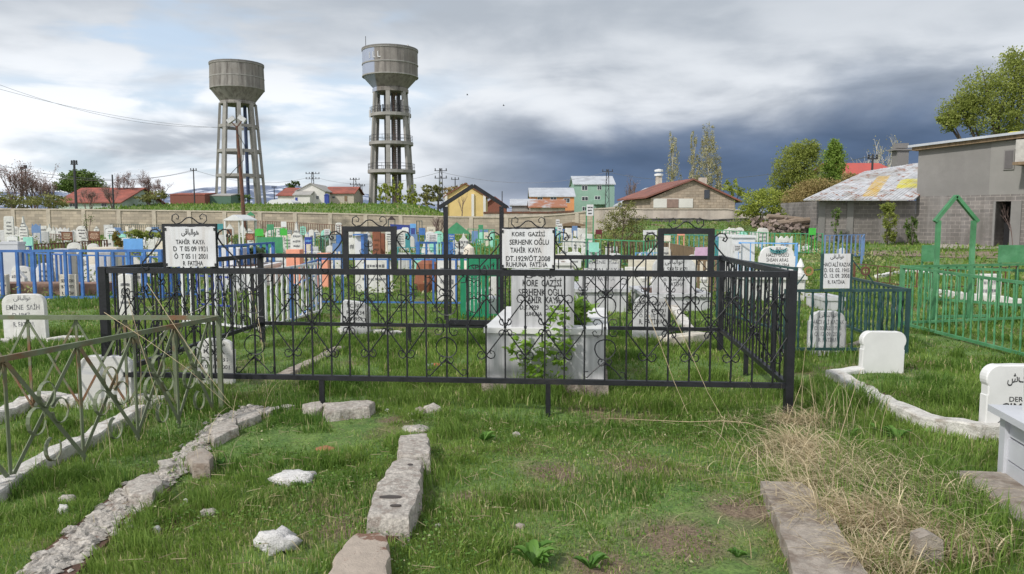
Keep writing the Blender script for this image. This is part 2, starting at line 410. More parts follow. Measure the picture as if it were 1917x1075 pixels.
# ------------------------------------------------------------------ text
_tc = {}
def text_data(s, sx=.8, bold=.012):
    key = (s, sx, bold)
    if key in _tc: return _tc[key]
    cu = bpy.data.curves.new('lettering', 'FONT'); cu.body = s; cu.size = 1; cu.align_x = 'CENTER'; cu.resolution_u = 3
    cu.offset = bold; cu.extrude = .0; o = bpy.data.objects.new('lettering_tmp', cu); C.objects.link(o)
    bpy.context.view_layer.update(); me = bpy.data.meshes.new_from_object(o.evaluated_get(bpy.context.evaluated_depsgraph_get()))
    bpy.data.objects.remove(o); bpy.data.curves.remove(cu)
    xs = [v.co.x for v in me.vertices]; w = (max(xs)-min(xs)) if xs else 1
    ys = [v.co.y for v in me.vertices]; hh = max(ys) if ys else .7
    _tc[key] = (me, w, hh, (max(xs)+min(xs))/2 if xs else 0); return _tc[key]
BAKI = ''.join(chr(c) for c in (0xFEF0, 0xFED7, 0xFE8E, 0xFE92, 0xFEDF, 0xFE8D, 0xFEEE, 0xFEEB))
def letter(parent, s, x, z, y, cap, width=None, m=None, bold=.014, name='lettering', tilt=0):
    """one line of lettering, cap height `cap`, fitted to `width`, standing 1.5 mm proud at local y"""
    me, w, hh, mx = text_data(s, bold=bold); k = cap/.67; kx = (width/w) if width else k*.8
    me2 = me.copy(); me2.name = name
    co = np.empty(len(me2.vertices)*3, np.float32); me2.vertices.foreach_get('co', co); co = co.reshape(-1, 3)
    nv = np.stack([(co[:, 0]-mx)*kx, np.zeros(len(co)), co[:, 1]*k], 1).astype(np.float32)
    if tilt: nv[:, 2] += nv[:, 0]*tilt
    ph = len(s)*1.7+z*31; nv[:, 2] += (np.sin(nv[:, 0]/cap*2.1+ph)*.022+np.sin(nv[:, 0]/cap*5.3+ph)*.010)*cap; nv[:, 0] += np.sin(nv[:, 0]/cap*3.1+ph)*.015*cap+nv[:, 2]*.04*math.sin(ph)
    me2.vertices.foreach_set('co', nv.astype(np.float32).ravel()); me2.update(); me2.materials.clear(); me2.materials.append(m or M_ink)
    o = bpy.data.objects.new(name, me2); C.objects.link(o); o.parent = parent; o.location = (x, y, z); return o
def marks(w, h, rows, top=.12, seed=0, y=0., cz=0., gap=.35):
    """the small strokes of an inscription too far away to read"""
    rd = random.Random(seed); b = MB(); rh = h*(1-top*1.6)/rows
    for r in range(rows):
        z = cz+h*(1-top)-rh*(r+.5); n = rd.randint(4, 7); span = w*rd.uniform(.5, .82); x = -span/2
        while x < span/2:
            l = span/n*rd.uniform(.45, .8); b.box((x+l/2, y, z+rd.uniform(-.06, .06)*rh), (l, .004, rh*rd.uniform(.30, .48))); x += l+span/n*.28
    return b

# ------------------------------------------------------------------ headstones and plates
def outline(style, w, h):
    a = w/2
    def arc(cx, cz, r, a0, a1, n=7, rz=None): return [(cx+r*math.cos(R(a0+(a1-a0)*i/n)), cz+(rz or r)*math.sin(R(a0+(a1-a0)*i/n))) for i in range(n+1)]
    if style == 'arch': return [(a, 0)]+arc(0, h-a*.75, a, 0, 180, 12, a*.75)+[(-a, 0)]
    if style == 'round': return [(a, 0)]+arc(a*.56, h-a*.44, a*.44, 0, 90, 6)+[(0, h+a*.02)]+arc(-a*.56, h-a*.44, a*.44, 90, 180, 6)+[(-a, 0)]
    if style == 'shoulder': return [(a, 0), (a, h-a*.55), (a*.93, h-a*.55)]+arc(a*.48, h-a*.5, a*.45, 10, 90, 6)+[(a*.45, h), (-a*.45, h)]+arc(-a*.48, h-a*.5, a*.45, 90, 170, 6)+[(-a*.93, h-a*.55), (-a, h-a*.55), (-a, 0)]
    if style == 'lobes': return [(a*.97, 0), (a*.97, h*.62), (a*.94, h*.63)]+arc(a*.60, h-a*.42, a*.42, -35, 90, 9)+[(a*.56, h-a*.01), (a*.5, h*.995), (0, h*1.0), (-a*.5, h*.995), (-a*.56, h-a*.01)]+arc(-a*.60, h-a*.42, a*.42, 90, 215, 9)+[(-a*.94, h*.63), (-a*.97, h*.62), (-a*.97, 0)]
    if style == 'step': return [(a, 0), (a, h*.72), (a*.8, h*.72), (a*.8, h*.82), (a*.6, h*.82), (a*.6, h*.92), (a*.35, h*.92), (a*.3, h), (-a*.3, h), (-a*.35, h*.92), (-a*.6, h*.92), (-a*.6, h*.82), (-a*.8, h*.82), (-a*.8, h*.72), (-a, h*.72), (-a, 0)]
    if style == 'point': return [(a, 0), (a, h*.66), (0, h), (-a, h*.66), (-a, 0)]
    if style == 'ogee': return [(a, 0), (a, h*.60), (a*.82, h*.70), (a*.45, h*.76), (a*.2, h*.84), (a*.1, h*.95), (0, h), (-a*.1, h*.95), (-a*.2, h*.84), (-a*.45, h*.76), (-a*.82, h*.70), (-a, h*.60), (-a, 0)]
    if style == 'cloud': return [(a, 0), (a, h*.42), (a*.86, h*.5), (a*.8, h*.62), (a*.55, h*.68), (a*.5, h*.82), (a*.2, h*.88), (0, h), (-a*.2, h*.88), (-a*.5, h*.82), (-a*.55, h*.68), (-a*.8, h*.62), (-a*.86, h*.5), (-a, h*.42), (-a, 0)]
    if style == 'wavy': return [(a, 0), (a, h*.86)]+[(a-2*a*i/16, h*(.93+.07*math.cos(i/16*6*math.pi))) for i in range(17)]+[(-a, h*.86), (-a, 0)]
    if style == 'cut': return [(a, 0), (a*.98, h*.8), (a*.55, h*.93), (a*.1, h*.97), (-a*.75, h), (-a*.95, h*.86), (-a, 0)]
    return [(a, 0), (a, h), (-a, h), (-a, 0)]
EXCL = []                       # footprints where no grass grows: (cx, cy, half x, half y, rz)
def excl(x, y, hx, hy, rz=0.): EXCL.append((x, y, hx, hy, rz))
def wpx(p, Y): return p*Y/F
nseed = [0]
def stone(px, ytop, w, style='arch', h=.85, m=None, rows=4, label='', Y=None, rz=None, lean=0., t=.09, ink=None, name='headstone', base=False, group=None, cat='headstone'):
    Y = Y or solve(px, ytop, h); p = at(px, ytop, Y); g = Hf(p.x, Y); hh = p.z-g; w_ = wpx(w, Y)
    nseed[0] += 1; rz = random.Random(nseed[0]).uniform(-.12, .12) if rz is None else rz
    o = thing(name, label, cat, (p.x, Y, g-.05), rz, group); hh += .05
    o.rotation_euler.y = lean
    MB().prism(outline(style, w_, hh), t, bev=.008).build('slab', m or M_stonew, o)
    if rows: marks(w_*.85, hh*.62, rows, seed=nseed[0], y=-t/2-.004, cz=hh*.30).build('inscription', ink or M_inkg, o)
    if base: MB().box((0, .02, .09), (w_*1.25, t*2.2, .18)).build('base', m or M_stonew, o)
    excl(p.x, Y, w_/2+.02, t/2+.03, rz); return o
def plate(px, ytop, w, hpx, m, label, Y=None, h=1.15, rows=0, ink=None, posts=True, shape='flat', pm=None, name='grave_sign', rz=0., group=None):
    """a thin sheet-metal name plate on two thin posts"""
    Y = Y or solve(px, ytop, h); p = at(px, ytop, Y); g = Hf(p.x, Y); hh = p.z-g; w_ = wpx(w, Y); ph = wpx(hpx, Y)
    o = thing(name, label, 'sign', (p.x, Y, g), rz, group)
    b = MB(); pr = [(x, z+hh-ph) for x, z in outline(shape, w_, ph)]; b.prism(pr, .02); pl = b.build('plate', m, o)
    nseed[0] += 1
    if rows: marks(w_*.9, ph*.86, rows, top=.1, seed=nseed[0], y=-.013, cz=hh-ph+ph*.06).build('inscription', ink or M_ink, pl)
    if posts:
        for s in (-1, 1): MB().box((s*w_*.42, .025, (hh-.01)/2), (.03, .03, hh-.01)).build('post', pm or m, o)
    return o
def tomb(px0, px1, ytop, ybase, label, m=None, depth=1.0, Y=None, rz=0., cap=True):
    """a box tomb whose front face spans px0..px1"""
    Y = Y or G((px0+px1)/2, ybase).y; a = at(px0, ytop, Y); b = at(px1, ytop, Y); cx = (a.x+b.x)/2; g = Hf(cx, Y); h = a.z-g; w = b.x-a.x
    o = thing('box_tomb', label, 'tomb', (cx, Y, g-.03), rz); h += .03
    MB().box((0, depth/2, (h-.06)/2), (w*.94, depth*.94, h-.06)).build('side_panels', m or M_marble, o)
    if cap:
        t = .06; b_ = MB(); w2 = w*.5
        b_.box((0, .07, h-t/2), (w, .14, t)); b_.box((0, depth-.07, h-t/2), (w, .14, t))
        for s in (-1, 1): b_.box((s*(w/2-.07), depth/2, h-t/2), (.14, depth-.28, t))
        b_.build('cap_stones', m or M_marble, o)
        MB().box((0, depth/2, h-.05), (w-.28, depth-.28, .04)).build('earth_bed', M_soil, o)
    excl(cx, Y+depth/2, w/2, depth/2, rz); return o
def kerb(pts, w, h, m, label, name='grave_kerb', zoff=0.):
    """a kerb along a ground polyline; pts = pixels on the ground"""
    P = [G(*p) for p in pts]; b = MB(); rings = []; rd = random.Random(len(label))
    Q = []
    for i in range(len(P)-1):
        n = max(1, int((P[i+1]-P[i]).length/.10))
        for k in range(n): Q.append(P[i].lerp(P[i+1], k/n))
    Q.append(P[-1])
    for i, p in enumerate(Q):
        d = (Q[min(i+1, len(Q)-1)]-Q[max(i-1, 0)]); d.z = 0; d.normalize(); s = Vector((d.y, -d.x, 0)); k = len(b.v); g = Hf(p.x, p.y)
        ww = w*rd.uniform(.84, 1.10); hh = h*rd.uniform(.78, 1.10)
        for u, z in ((-.5, -.06), (-.5, hh-.012), (-.44, hh), (.44, hh*1.01), (.5, hh-.012), (.5, -.06)): b.v.append(p+s*(u*ww)+Vector((0, 0, g+z+zoff-p.z)))
        r = list(range(k, k+6))
        if rings: b.quadstrip(rings[-1], r)
        rings.append(r)
        if i < len(Q)-1: q = (p+Q[i+1])/2; excl(q.x, q.y, (Q[i+1]-p).length/2+.01, w/2, math.atan2(d.y, d.x))
    b.f.append(tuple(reversed(rings[0]))); b.f.append(tuple(rings[-1]))
    return one(b, name, m, label, 'kerb')

# ------------------------------------------------------------------ fences
def fence(P, h, m, label, step=.2, bw=.02, rail=.03, post=.045, low=.12, name='grave_fence', top2=None, twist=False, group=None, hs=None, finial=False, closed=False, postm=None):
    """open metal fence: P = ground points (x,y), one panel between each pair"""
    c = Vector((P[0][0], P[0][1], Hf(*P[0]))); o = thing(name, label, 'fence', c, 0, group)
    pts = [Vector((x, y, Hf(x, y))) for x, y in P]; hs = hs or [h]*len(pts)
    if closed: pts.append(pts[0]); hs = hs+[hs[0]]
    for i in range(len(pts)-1):
        a, b = pts[i], pts[i+1]; ha, hb = hs[i], hs[i+1]; Z = Vector((0, 0, 1)); L_ = (b-a).length; n = max(2, int(round(L_/step)))
        MB().beam(a+Z*ha, b+Z*hb, rail, rail).build('top_rail', m, o, world=True)
        MB().beam(a+Z*low, b+Z*low, rail, rail).build('bottom_rail', m, o, world=True)
        if top2: MB().beam(a+Z*(ha-top2), b+Z*(hb-top2), rail*.8, rail*.8).build('middle_rail', m, o, world=True)
        k = MB()
        for j in range(1, n):
            q = a.lerp(b, j/n); hq = ha+(hb-ha)*j/n
            if twist:
                pz = [q+Z*(low+(hq-low)*t/10) for t in range(11)]
                k.tube([p_ + Vector((.003*math.sin(t*1.9), .003*math.cos(t*1.9), 0)) for t, p_ in enumerate(pz)], [bw*.55 if t % 2 else bw*.8 for t in range(11)], 4)
            else: k.beam(q+Z*low, q+Z*(hq+(.06 if finial else 0)), bw, bw, (0, 1, 0))
        k.build('pickets', m, o, world=True)
    for i, p in enumerate(pts[:len(pts)-(1 if closed else 0)]):
        MB().box(p+Vector((0, 0, hs[i]/2)), (post, post, hs[i]+.04)).build('post', postm or m, o, world=True)
    return o
def pf(px, ytop, h, Y=None):
    """ground point under a rail of height h seen at (px,ytop)"""
    Y = Y or solve(px, ytop, h); p = at(px, ytop, Y); return (p.x, Y)
exec_order = []

# ------------------------------------------------------------------ black wrought-iron enclosure
def spiral(cx, cz, r0, r1, a0, turns, n=10, dirn=1):
    return [(cx+(r0+(r1-r0)*i/n)*math.cos(a0+dirn*turns*2*math.pi*i/n), cz+(r0+(r1-r0)*i/n)*math.sin(a0+dirn*turns*2*math.pi*i/n)) for i in range(n+1)]
HORN = [(0, 0), (.012, -.018), (.034, -.030), (.058, -.022), (.070, .004), (.060, .030), (.038, .036), (.026, .020), (.040, .010)]
def horn(u, z, s, v, k=1.): return [(u+s*x*k, z+v*y*k) for x, y in HORN]
def panel_orn(units, ph):
    """units: (kind, u). Returns polylines in panel coordinates, z measured down from 0 to -ph"""
    out = []; zc = -ph/2
    for i, (k, u) in enumerate(units):
        d = .155
        if i+1 < len(units): d = abs(units[i+1][1]-u)
        if i and i+1 >= len(units): d = abs(u-units[i-1][1])
        if k == 'A':
            for s in (-1, 1):
                for v in (-1, 1):
                    out.append(horn(u, zc-v*ph*-.26 if v < 0 else zc-v*-.26*ph, s, 1) if False else horn(u, zc+(-v)*ph*.265, s, v))
                    out.append([(u, zc-v*ph*.265), (u+s*d*.86, zc-v*ph*.055), (u+s*(d-.006), zc-v*ph*.015)])
        elif k == 'B':
            for s in (-1, 1):
                for v in (-1, 1): out.append([(u+s*x*.75, zc-v*(ph*.07-.02)+(-v)*y*.8) for x, y in HORN])
        elif k == 'O':
            r = .083
            for v in (-1, 1):
                zc2 = zc-v*ph*.195; out.append([(u+r*math.cos(a*math.pi/9), zc2+r*math.sin(a*math.pi/9)) for a in range(19)])
                nz = zc2-v*(r+.015)
                for s in (-1, 1):
                    out.append(horn(u, nz-v*.01, s, -v*-1, .85)); out.append([(u, nz), (u+s*d*.55, nz-v*ph*.10), (u+s*d*.80, zc-v*(ph*.5-.035)), (u+s*d*.95, zc-v*(ph*.5-.045)), (u+s*d*.93, zc-v*(ph*.5-.085)), (u+s*d*.74, zc-v*(ph*.5-.085))])
                    out.append([(u+s*.028, zc), (u+s*.028, zc-v*.045), (u+s*.05, zc-v*.07), (u+s*.085, zc-v*.068), (u+s*.10, zc-v*.04), (u+s*.08, zc-v*.022), (u+s*.066, zc-v*.04)])
    return out
def enclosure():
    D = 'black'
    P = {}
    for k, px, yt, yb, Y in (('FR', 1483, 514, 722, 6.05), ('FL', 193, 506, 700, 6.45), ('RR', 1352, 483, 617, 9.25), ('RL', 487, 478.5, 605, 9.75)):
        a = at(px, yt, Y); b = at(px, yb, Y); P[k] = (Vector((a.x, Y, a.z)), Vector((a.x, Y, b.z)))
    o = thing('iron_enclosure', 'large black wrought iron enclosure of bars and scrolls round the family graves in front', 'fence', (P['FR'][0].x, 6.05, 0))
    Z = Vector((0, 0, 1))
    for k in P:
        t = P[k][0]; w = .062
        MB().box((t.x, t.y, (t.z+.03-.1)/2), (w, w, t.z+.03+.1)).build('post', M_black, o, world=True)
    def side(a, b, name, units, rw=.05, bars=True, half=None):
        A, A2 = P[a]; B, B2 = P[b]; L_ = (B-A).length; d = (B-A)/L_; ph = ((A.z-A2.z)+(B.z-B2.z))/2
        MB().beam(A, B, .045, rw).build('top_rail', M_black, o, world=True); MB().beam(A2, B2, .045, rw*.85).build('bottom_rail', M_black, o, world=True)
        rj = random.Random(len(units)); nrm = Vector((d.y, -d.x, 0)).normalized()
        if nrm.y > 0: nrm = -nrm
        groups = [[]]
        for k_, u in units:
            if groups[-1] and abs(u-groups[-1][-1][1]) > .5: groups.append([])
            groups[-1].append((k_, u))
        for gr in groups:
            bm = MB()
            for k, u in gr:
                t = u/L_; p, q = A.lerp(B, t), A2.lerp(B2, t); jx = Vector((rj.uniform(-.004, .004), rj.uniform(-.003, .003), 0)); mid_ = (p+q)/2+jx*1.2
                bm.beam(p, mid_, .013, .013, (0, 1, 0)); bm.beam(mid_, q+jx*.5, .013, .013, (0, 1, 0)); bm.box(mid_, (.022, .02, .02))
            bm.build('bars', M_black, o, world=True)
            sc = MB()
            for line in panel_orn(gr, ph):
                pts = []
                for u, z in line:
                    u = min(max(u+.004*math.sin(u*23+z*17), gr[0][1]-.14), gr[-1][1]+.14); u = min(max(u, .02), L_-.02); t = u/L_; top = A.lerp(B, t); pts.append(top+Z*(z+.004*math.sin(u*31))+nrm*(.011+.004*math.sin(u*13)))
                sc.tube(pts, .0052, 4)
            sc.build('scrollwork', M_black, o, world=True)
    def ufrac(a, b, px):
        A, B = P[a][0], P[b][0]; c = Vector((0, 0, EYE)); Da, Db = (A-c).dot(FW), (B-c).dot(FW); k = (px-CX)/F
        return (k*Da-A.x)/((B.x-A.x)-k*(Db-Da))*(B-A).length
    fp = [(218, 'b'), (254, 'A'), (290, 'B'), (325, 'A'), (361, 'B'), (397, 'A'), (433, 'b'), (473, 'O'), (510, 'b'), (546, 'A'), (581, 'B'), (617, 'A'), (652, 'B'), (688, 'A'), (724, 'B'), (760, 'A'), (797, 'b'), (835, 'O'), (874, 'b'), (910, 'A'), (946, 'B'), (983, 'A'), (1020, 'B'), (1057, 'A'), (1095, 'b'), (1134, 'O'), (1175, 'b'), (1214, 'A'), (1254, 'B'), (1294, 'A'), (1333, 'B'), (1372, 'A'), (1413, 'B'), (1452, 'A')]
    side('FL', 'FR', 'front', [(k, ufrac('FL', 'FR', x)) for x, k in fp], .048)
    def auto(L_, pat):
        n = int(round(L_/.158)); return [(pat[i % len(pat)], (i+1)*L_/(n+1)) for i in range(n)]
    for a, b in (('FR', 'RR'), ('FL', 'RL')):
        L_ = (P[a][0]-P[b][0]).length; side(a, b, 'side', auto(L_, 'bABAbObABABb'), .05)
    L_ = (P['RL'][0]-P['RR'][0]).length; g0, g1 = ufrac('RL', 'RR', 832), ufrac('RL', 'RR', 942)
    un = [(k, u) for k, u in auto(L_, 'bABABAbObABABbABAbObABABbABAB') if not g0-.05 < u < g1+.05]
    side('RL', 'RR', 'rear', un, .05)
    # gate in the rear side, with a little pitched top
    def rp(u): return P['RL'][0].lerp(P['RR'][0], u/L_)
    a, b = rp(g0+.02), rp(g1-.02); zt = at(885, 387, a.y).z; zp = at(886, 348, a.y).z
    for q in (a, b):
        MB().box((q.x, q.y, (zt+.35)/2), (.055, .055, zt-.35)).build('gate_post', M_black, o, world=True)
        MB().box((q.x+(.05 if q is a else -.05), q.y, .35+.45), (.03, .03, .75)).build('gate_stile', M_black, o, world=True)
    mid = (a+b)/2; pk = Vector((mid.x, mid.y, zp))
    for q, px in ((a, 822), (b, 950)):
        e = at(px, 389, a.y); MB().beam(Vector((e.x, a.y, e.z)), pk, .07, .045).build('roof_beam', M_black, o, world=True)
    sl_ = at(886, 603, a.y).z
    MB().beam(Vector((a.x, a.y-.01, sl_)), Vector((b.x, b.y-.01, sl_)), .05, .06).build('gate_sill', M_black, o, world=True)
    MB().beam(Vector((a.x, a.y-.01, a.z)), Vector((b.x, b.y-.01, b.z)), .04, .04).build('gate_rail', M_black, o, world=True)
    gb = MB()
    for t in (.2, .4, .6, .8):
        q = a.lerp(b, t); gb.beam(Vector((q.x, q.y, sl_)), q, .012, .012, (0, 1, 0))
    for line in [horn(mid.x, (sl_+a.z)/2+dz, s, v, 1.2) for dz, v in ((.08, -1), (-.08, 1)) for s in (-1, 1)]+[spiral(mid.x, (sl_+a.z)/2+dz, .09, .09, 0, 1, 18) for dz in (.22, -.2)]:
        gb.tube([Vector((u, a.y-.012, z)) for u, z in line], .0055, 4)
    gb.build('gate_bars', M_black, o, world=True)
    # scroll finials on the rear rail
    for px in (690, 860, 1138):
        q = rp(ufrac('RL', 'RR', px)); f = MB(); f.beam(q, q+Z*.19, .014, .014, (0, 1, 0)); f.tube([q+Z*.10, q+Z*.16, q+Z*.21], [.005, .016, .002], 6)
        for s in (-1, 1):
            f.tube([q+Vector((s*x, 0, z)) for x, z in ((.0, .03), (.05, .015), (.10, .03), (.11, .07), (.08, .09), (.06, .07), (.075, .055))], .0055, 4)
            f.tube([q+Vector((s*x, 0, z)) for x, z in ((.0, .12), (.035, .12), (.055, .145), (.04, .17), (.025, .155))], .0055, 4)
        f.build('finial', M_black, o, world=True)
    # intermediate legs
    def leg(a, b, t):
        p = P[a][1].lerp(P[b][1], t); MB().box((p.x, p.y, p.z/2-.06), (.04, .04, p.z+.12)).build('leg', M_black, o, world=True)
    fl = (P['FR'][0]-P['FL'][0]).length
    for px in (598, 1027): leg('FL', 'FR', ufrac('FL', 'FR', px)/fl)
    leg('FR', 'RR', .52); leg('FL', 'RL', .5); leg('RL', 'RR', ufrac('RL', 'RR', 765)/L_); leg('RL', 'RR', ufrac('RL', 'RR', 1090)/L_)
    # frames for the name signs on the front rail
    frames = []
    for px0, px1, yt in ((313, 403, 424), (648, 738, 429), (944, 1034, 431), (1236, 1330, 433)):
        ua, ub = ufrac('FL', 'FR', px0), ufrac('FL', 'FR', px1); A, B = P['FL'][0], P['FR'][0]
        a, b = A.lerp(B, ua/fl), A.lerp(B, ub/fl); za = at(px0, yt, a.y).z; zb = at(px1, yt, b.y).z
        w = .045
        for q, z in ((a, za), (b, zb)): MB().box((q.x, q.y, (q.z+z)/2), (w, w*.8, z-q.z+w)).build('sign_frame_post', M_black, o, world=True)
        MB().beam(Vector((a.x-w/2, a.y, za)), Vector((b.x+w/2, b.y, zb)), w*.82, w).build('sign_frame_bar', M_black, o, world=True)
        f = MB(); m = (a+b)/2; y = m.y; zt = (za+zb)/2+.02; hw = (b.x-a.x)/2
        for s in (-1, 1):
            f.tube([Vector((m.x+s*x*hw, y, zt+z)) for x, z in ((0, .055), (.12, .05), (.35, .01), (.55, .0), (.7, .03), (.68, .07), (.53, .085), (.42, .065), (.45, .04), (.53, .045))], .005, 4)
            sx = (b.x if s > 0 else a.x)+s*w/2; za_ = m.z+(zt-m.z)*.74
            f.tube([Vector((sx+s*x, y, za_+z)) for x, z in ((.085, .02), (.075, .0), (.095, -.01), (.11, .015), (.09, .05), (.05, .058), (.01, .03), (.0, -.01), (.03, -.06), (.10, -.14), (.17, -.215), (.185, -.25), (.165, -.285), (.13, -.275), (.13, -.25))], .0075, 4)
        f.build('frame_scrolls', M_black, o, world=True)
        frames.append((a, b, za, zb))
    excl(0, 0, 0, 0)
    return frames
FRAMES = enclosure()

def big_sign(fr, px0, px1, yt, yb, lines, label, tilt=0.):
    a, b, za, zb = fr; Y = (a.y+b.y)/2-.035; p0 = at(px0, yb, Y); p1 = at(px1, yt, Y); w = p1.x-p0.x; h = p1.z-p0.z
    ang = math.atan2(b.y-a.y, b.x-a.x)
    o = thing('name_sign', label, 'sign', ((p0.x+p1.x)/2, Y, p0.z), ang)
    pl = MB(); n = 14; rd = random.Random(len(label)); top = [(-w/2+w*i/n, h-rd.uniform(0, .006)) for i in range(n+1)]; bot = [(w/2-w*i/n, rd.uniform(0, .006)) for i in range(n+1)]
    pl.prism(top+bot, .006); pl.build('plate', M_plate, o)
    for sx in (-1, 1):
        for z in (.06*h, .93*h): MB().box((sx*w*.495, .0, z), (.02, .016, .022)).build('fixing_clip', M_black, o)
    for s, fz, fw, cap, fx in lines:
        letter(o, s, fx*w, fz*h, -.0045, cap*h, fw*w, M_ink, bold=.018)
    return o
big_sign(FRAMES[0], 310, 404, 424, 500, [(BAKI, .80, .34, .13, 0), ('TAHİR  KAYA', .565, .58, .105, 0), ('D  T 05 09 1931', .39, .68, .115, 0), ('Ö  T 05 11 2001', .205, .66, .115, 0), ('R  FATİHA', .04, .40, .105, .04)], 'white enamel sign with five lines of black lettering, hung leftmost on the black enclosure')
big_sign(FRAMES[2], 940, 1037, 428, 503, [('KORE  GAZİSİ', .81, .64, .10, .01), ('SERHENK OĞLU', .60, .76, .12, .02), ('TAHİR  KAYA', .40, .60, .12, -.04), ('DT.1929/ÖT.2008', .19, .86, .12, 0), ('RUHUNA  FATİHA', .045, .80, .11, -.02)], 'white sign with dates divided by a slash, above the big marble tomb')

# ------------------------------------------------------------------ the big marble tomb inside the enclosure
def main_tomb():
    Y = G(1020, 737).y; zt = at(1020, 615, Y).z; xl = at(908, 700, Y).x; xr = at(1133, 700, Y).x; w = xr-xl; cx = (xl+xr)/2; L_ = 1.72
    o = thing('marble_tomb', 'large grey marble box tomb with a tall inscribed headstone, behind the black bars', 'tomb', (cx, Y, 0), -.115)
    hw = w/2
    MB().box((0, .05-.03, -.02+.055), (w+.05, .24, .15)).box((0, L_/2, .0), (w+.05, L_, .08)).build('concrete_footing', M_conc, o)
    th = .035
    fp = MB(); z0, z1 = .11, zt-.055
    fp.box((-hw*.53, .02, (z0+z1)/2), (hw*.93-.0, th, z1-z0)); fp.box((hw*.47, .022, (z0+z1)/2), (hw*1.04-.01, th, z1-z0)); fp.build('front_panel', M_marble, o)
    for s in (-1, 1): MB().box((s*(hw-.03), L_/2+.02, (z0+z1)/2), (th, L_-.03, z1-z0)).build('side_panel', M_marble, o)
    MB().box((0, L_-.0, (z0+z1)/2), (w-.03, th, z1-z0)).build('rear_panel', M_marble, o)
    cap = MB(); t = .05; zc = zt-t/2
    cap.box((0, .12, zc), (w+.03, .28, t)); cap.box((0, L_-.08, zc), (w+.03, .20, t))
    for s in (-1, 1): cap.box((s*(hw-.085), L_/2+.04, zc), (.20, L_-.44, t-.004))
    cap.build('cap_slab', M_marblew, o)
    MB().box((0, L_/2+.04, zt-.10), (w-.3, L_-.4, .05)).build('earth_bed', M_soil, o)
    hw2 = wpx(119, Y)/2; hx = at(1014.5, 600, Y).x-cx; hh = at(1014, 505, Y).z-zt
    hs = MB().box((hx, .09, zt+hh/2), (hw2*2, .075, hh)).build('headstone_slab', M_marble, o)
    y = .09-.0375-.002; S = hh
    for s, py, wd, cap_ in ((BAKI, 518, 62, 9), ('KORE  GAZİSİ', 536, 74, 11.5), ('SERHENK OĞLU', 553.5, 88, 12), ('TAHİR  KAYA', 567.5, 70, 11.5), ('D.T.1929    Ö.T.2008', 580, 84, 8), ('RUHUNA  FATİHA', 592, 66, 7)):
        z = at(1014, py, Y+.05).z; letter(hs, s, hx+wpx(-1, Y), z, y, wpx(cap_, Y), wpx(wd, Y), M_ink, bold=.02)
    c, s_ = math.cos(-.115), math.sin(-.115); excl(cx-s_*L_/2*1, Y+L_/2, hw+.02, L_/2, -.115)
    return cx, Y, zt, w
TOMB = main_tomb()

def leafy(name, pts, n, size, m, label, cat='plant', group=None, stems=True, seed=1, droop=.0):
    """stems through pts with broad little leaves"""
    rd = random.Random(seed); o = thing(name, label, cat, pts[0][0], 0, group); b = MB(); V = []; Fc = []; A = []
    for line in pts:
        line = [Vector(p) for p in line] if not isinstance(line[0], (int, float)) else line
        b.tube(line, [.006*(1-.6*i/(len(line)-1)) for i in range(len(line))], 4)
        for k in range(n):
            t = rd.random()**.8*(len(line)-1); i = min(int(t), len(line)-2); p = line[i].lerp(line[i+1], t-i)
            d = Vector((rd.uniform(-1, 1), rd.uniform(-1, .5), rd.uniform(-.5, .7))).normalized(); q = p+d*rd.uniform(.02, .06)
            up = Vector((rd.uniform(-.5, .5), rd.uniform(-.8, .1), 1)).normalized(); r = d.cross(up).normalized(); sz = size*rd.uniform(.6, 1.3)
            k0 = len(V); shape = [(0, -.05), (.32, .05), (.55, .3), (.3, .42), (.42, .75), (.12, .68), (0, 1.05), (-.12, .68), (-.42, .75), (-.3, .42), (-.55, .3), (-.32, .05)]
            a = rd.random()
            for x, y in shape: V.append(tuple(q+(r*x+d*y+up*(-.25*abs(x)))*sz-o.location)); A.append(a)
            Fc += [(k0, k0+1+j, k0+2+j) for j in range(10)]
    if stems: b.build('stem', M_barkw, o, world=True)
    lf = mesh_np('leaves', np.array(V), np.array(Fc), m, np.array(A)); lf.parent = o; return o
L_vine = leafmat('young_leaf', (.14, .27, .025), (.28, .44, .07), .5, .4)
cx, TY, tz, tw = TOMB
def tp(px, py, Y): return at(px, py, Y)
leafy('climbing_plant', [[tp(1000, 740, 6.9), tp(1003, 700, 6.86), tp(990, 660, 6.86), tp(975, 625, 6.87)], [tp(1003, 705, 6.86), tp(1025, 660, 6.85), tp(1045, 640, 6.86), tp(1070, 655, 6.85)], [tp(1025, 665, 6.86), tp(1018, 630, 6.85), tp(1040, 600, 6.83), tp(1050, 580, 6.8)], [tp(1003, 706, 6.86), tp(975, 680, 6.84), tp(962, 650, 6.86)], [tp(1040, 738, 6.9), tp(1046, 690, 6.86), tp(1052, 640, 6.85), tp(1060, 600, 6.84)]], 46, .062, L_vine, 'leafy green vine growing up the front of the large grey marble tomb', seed=4)
leafy('bed_plant', [[tp(1082, 612, 7.35), tp(1080, 590, 7.35), tp(1072, 565, 7.3)], [tp(1084, 612, 7.4), tp(1086, 585, 7.4), tp(1084, 562, 7.4)], [tp(1088, 605, 7.5), tp(1090, 590, 7.6), tp(1095, 575, 7.6)]], 40, .10, L_vine, 'green leaves filling the earth bed beside the inscribed marble slab of the big tomb', seed=9)

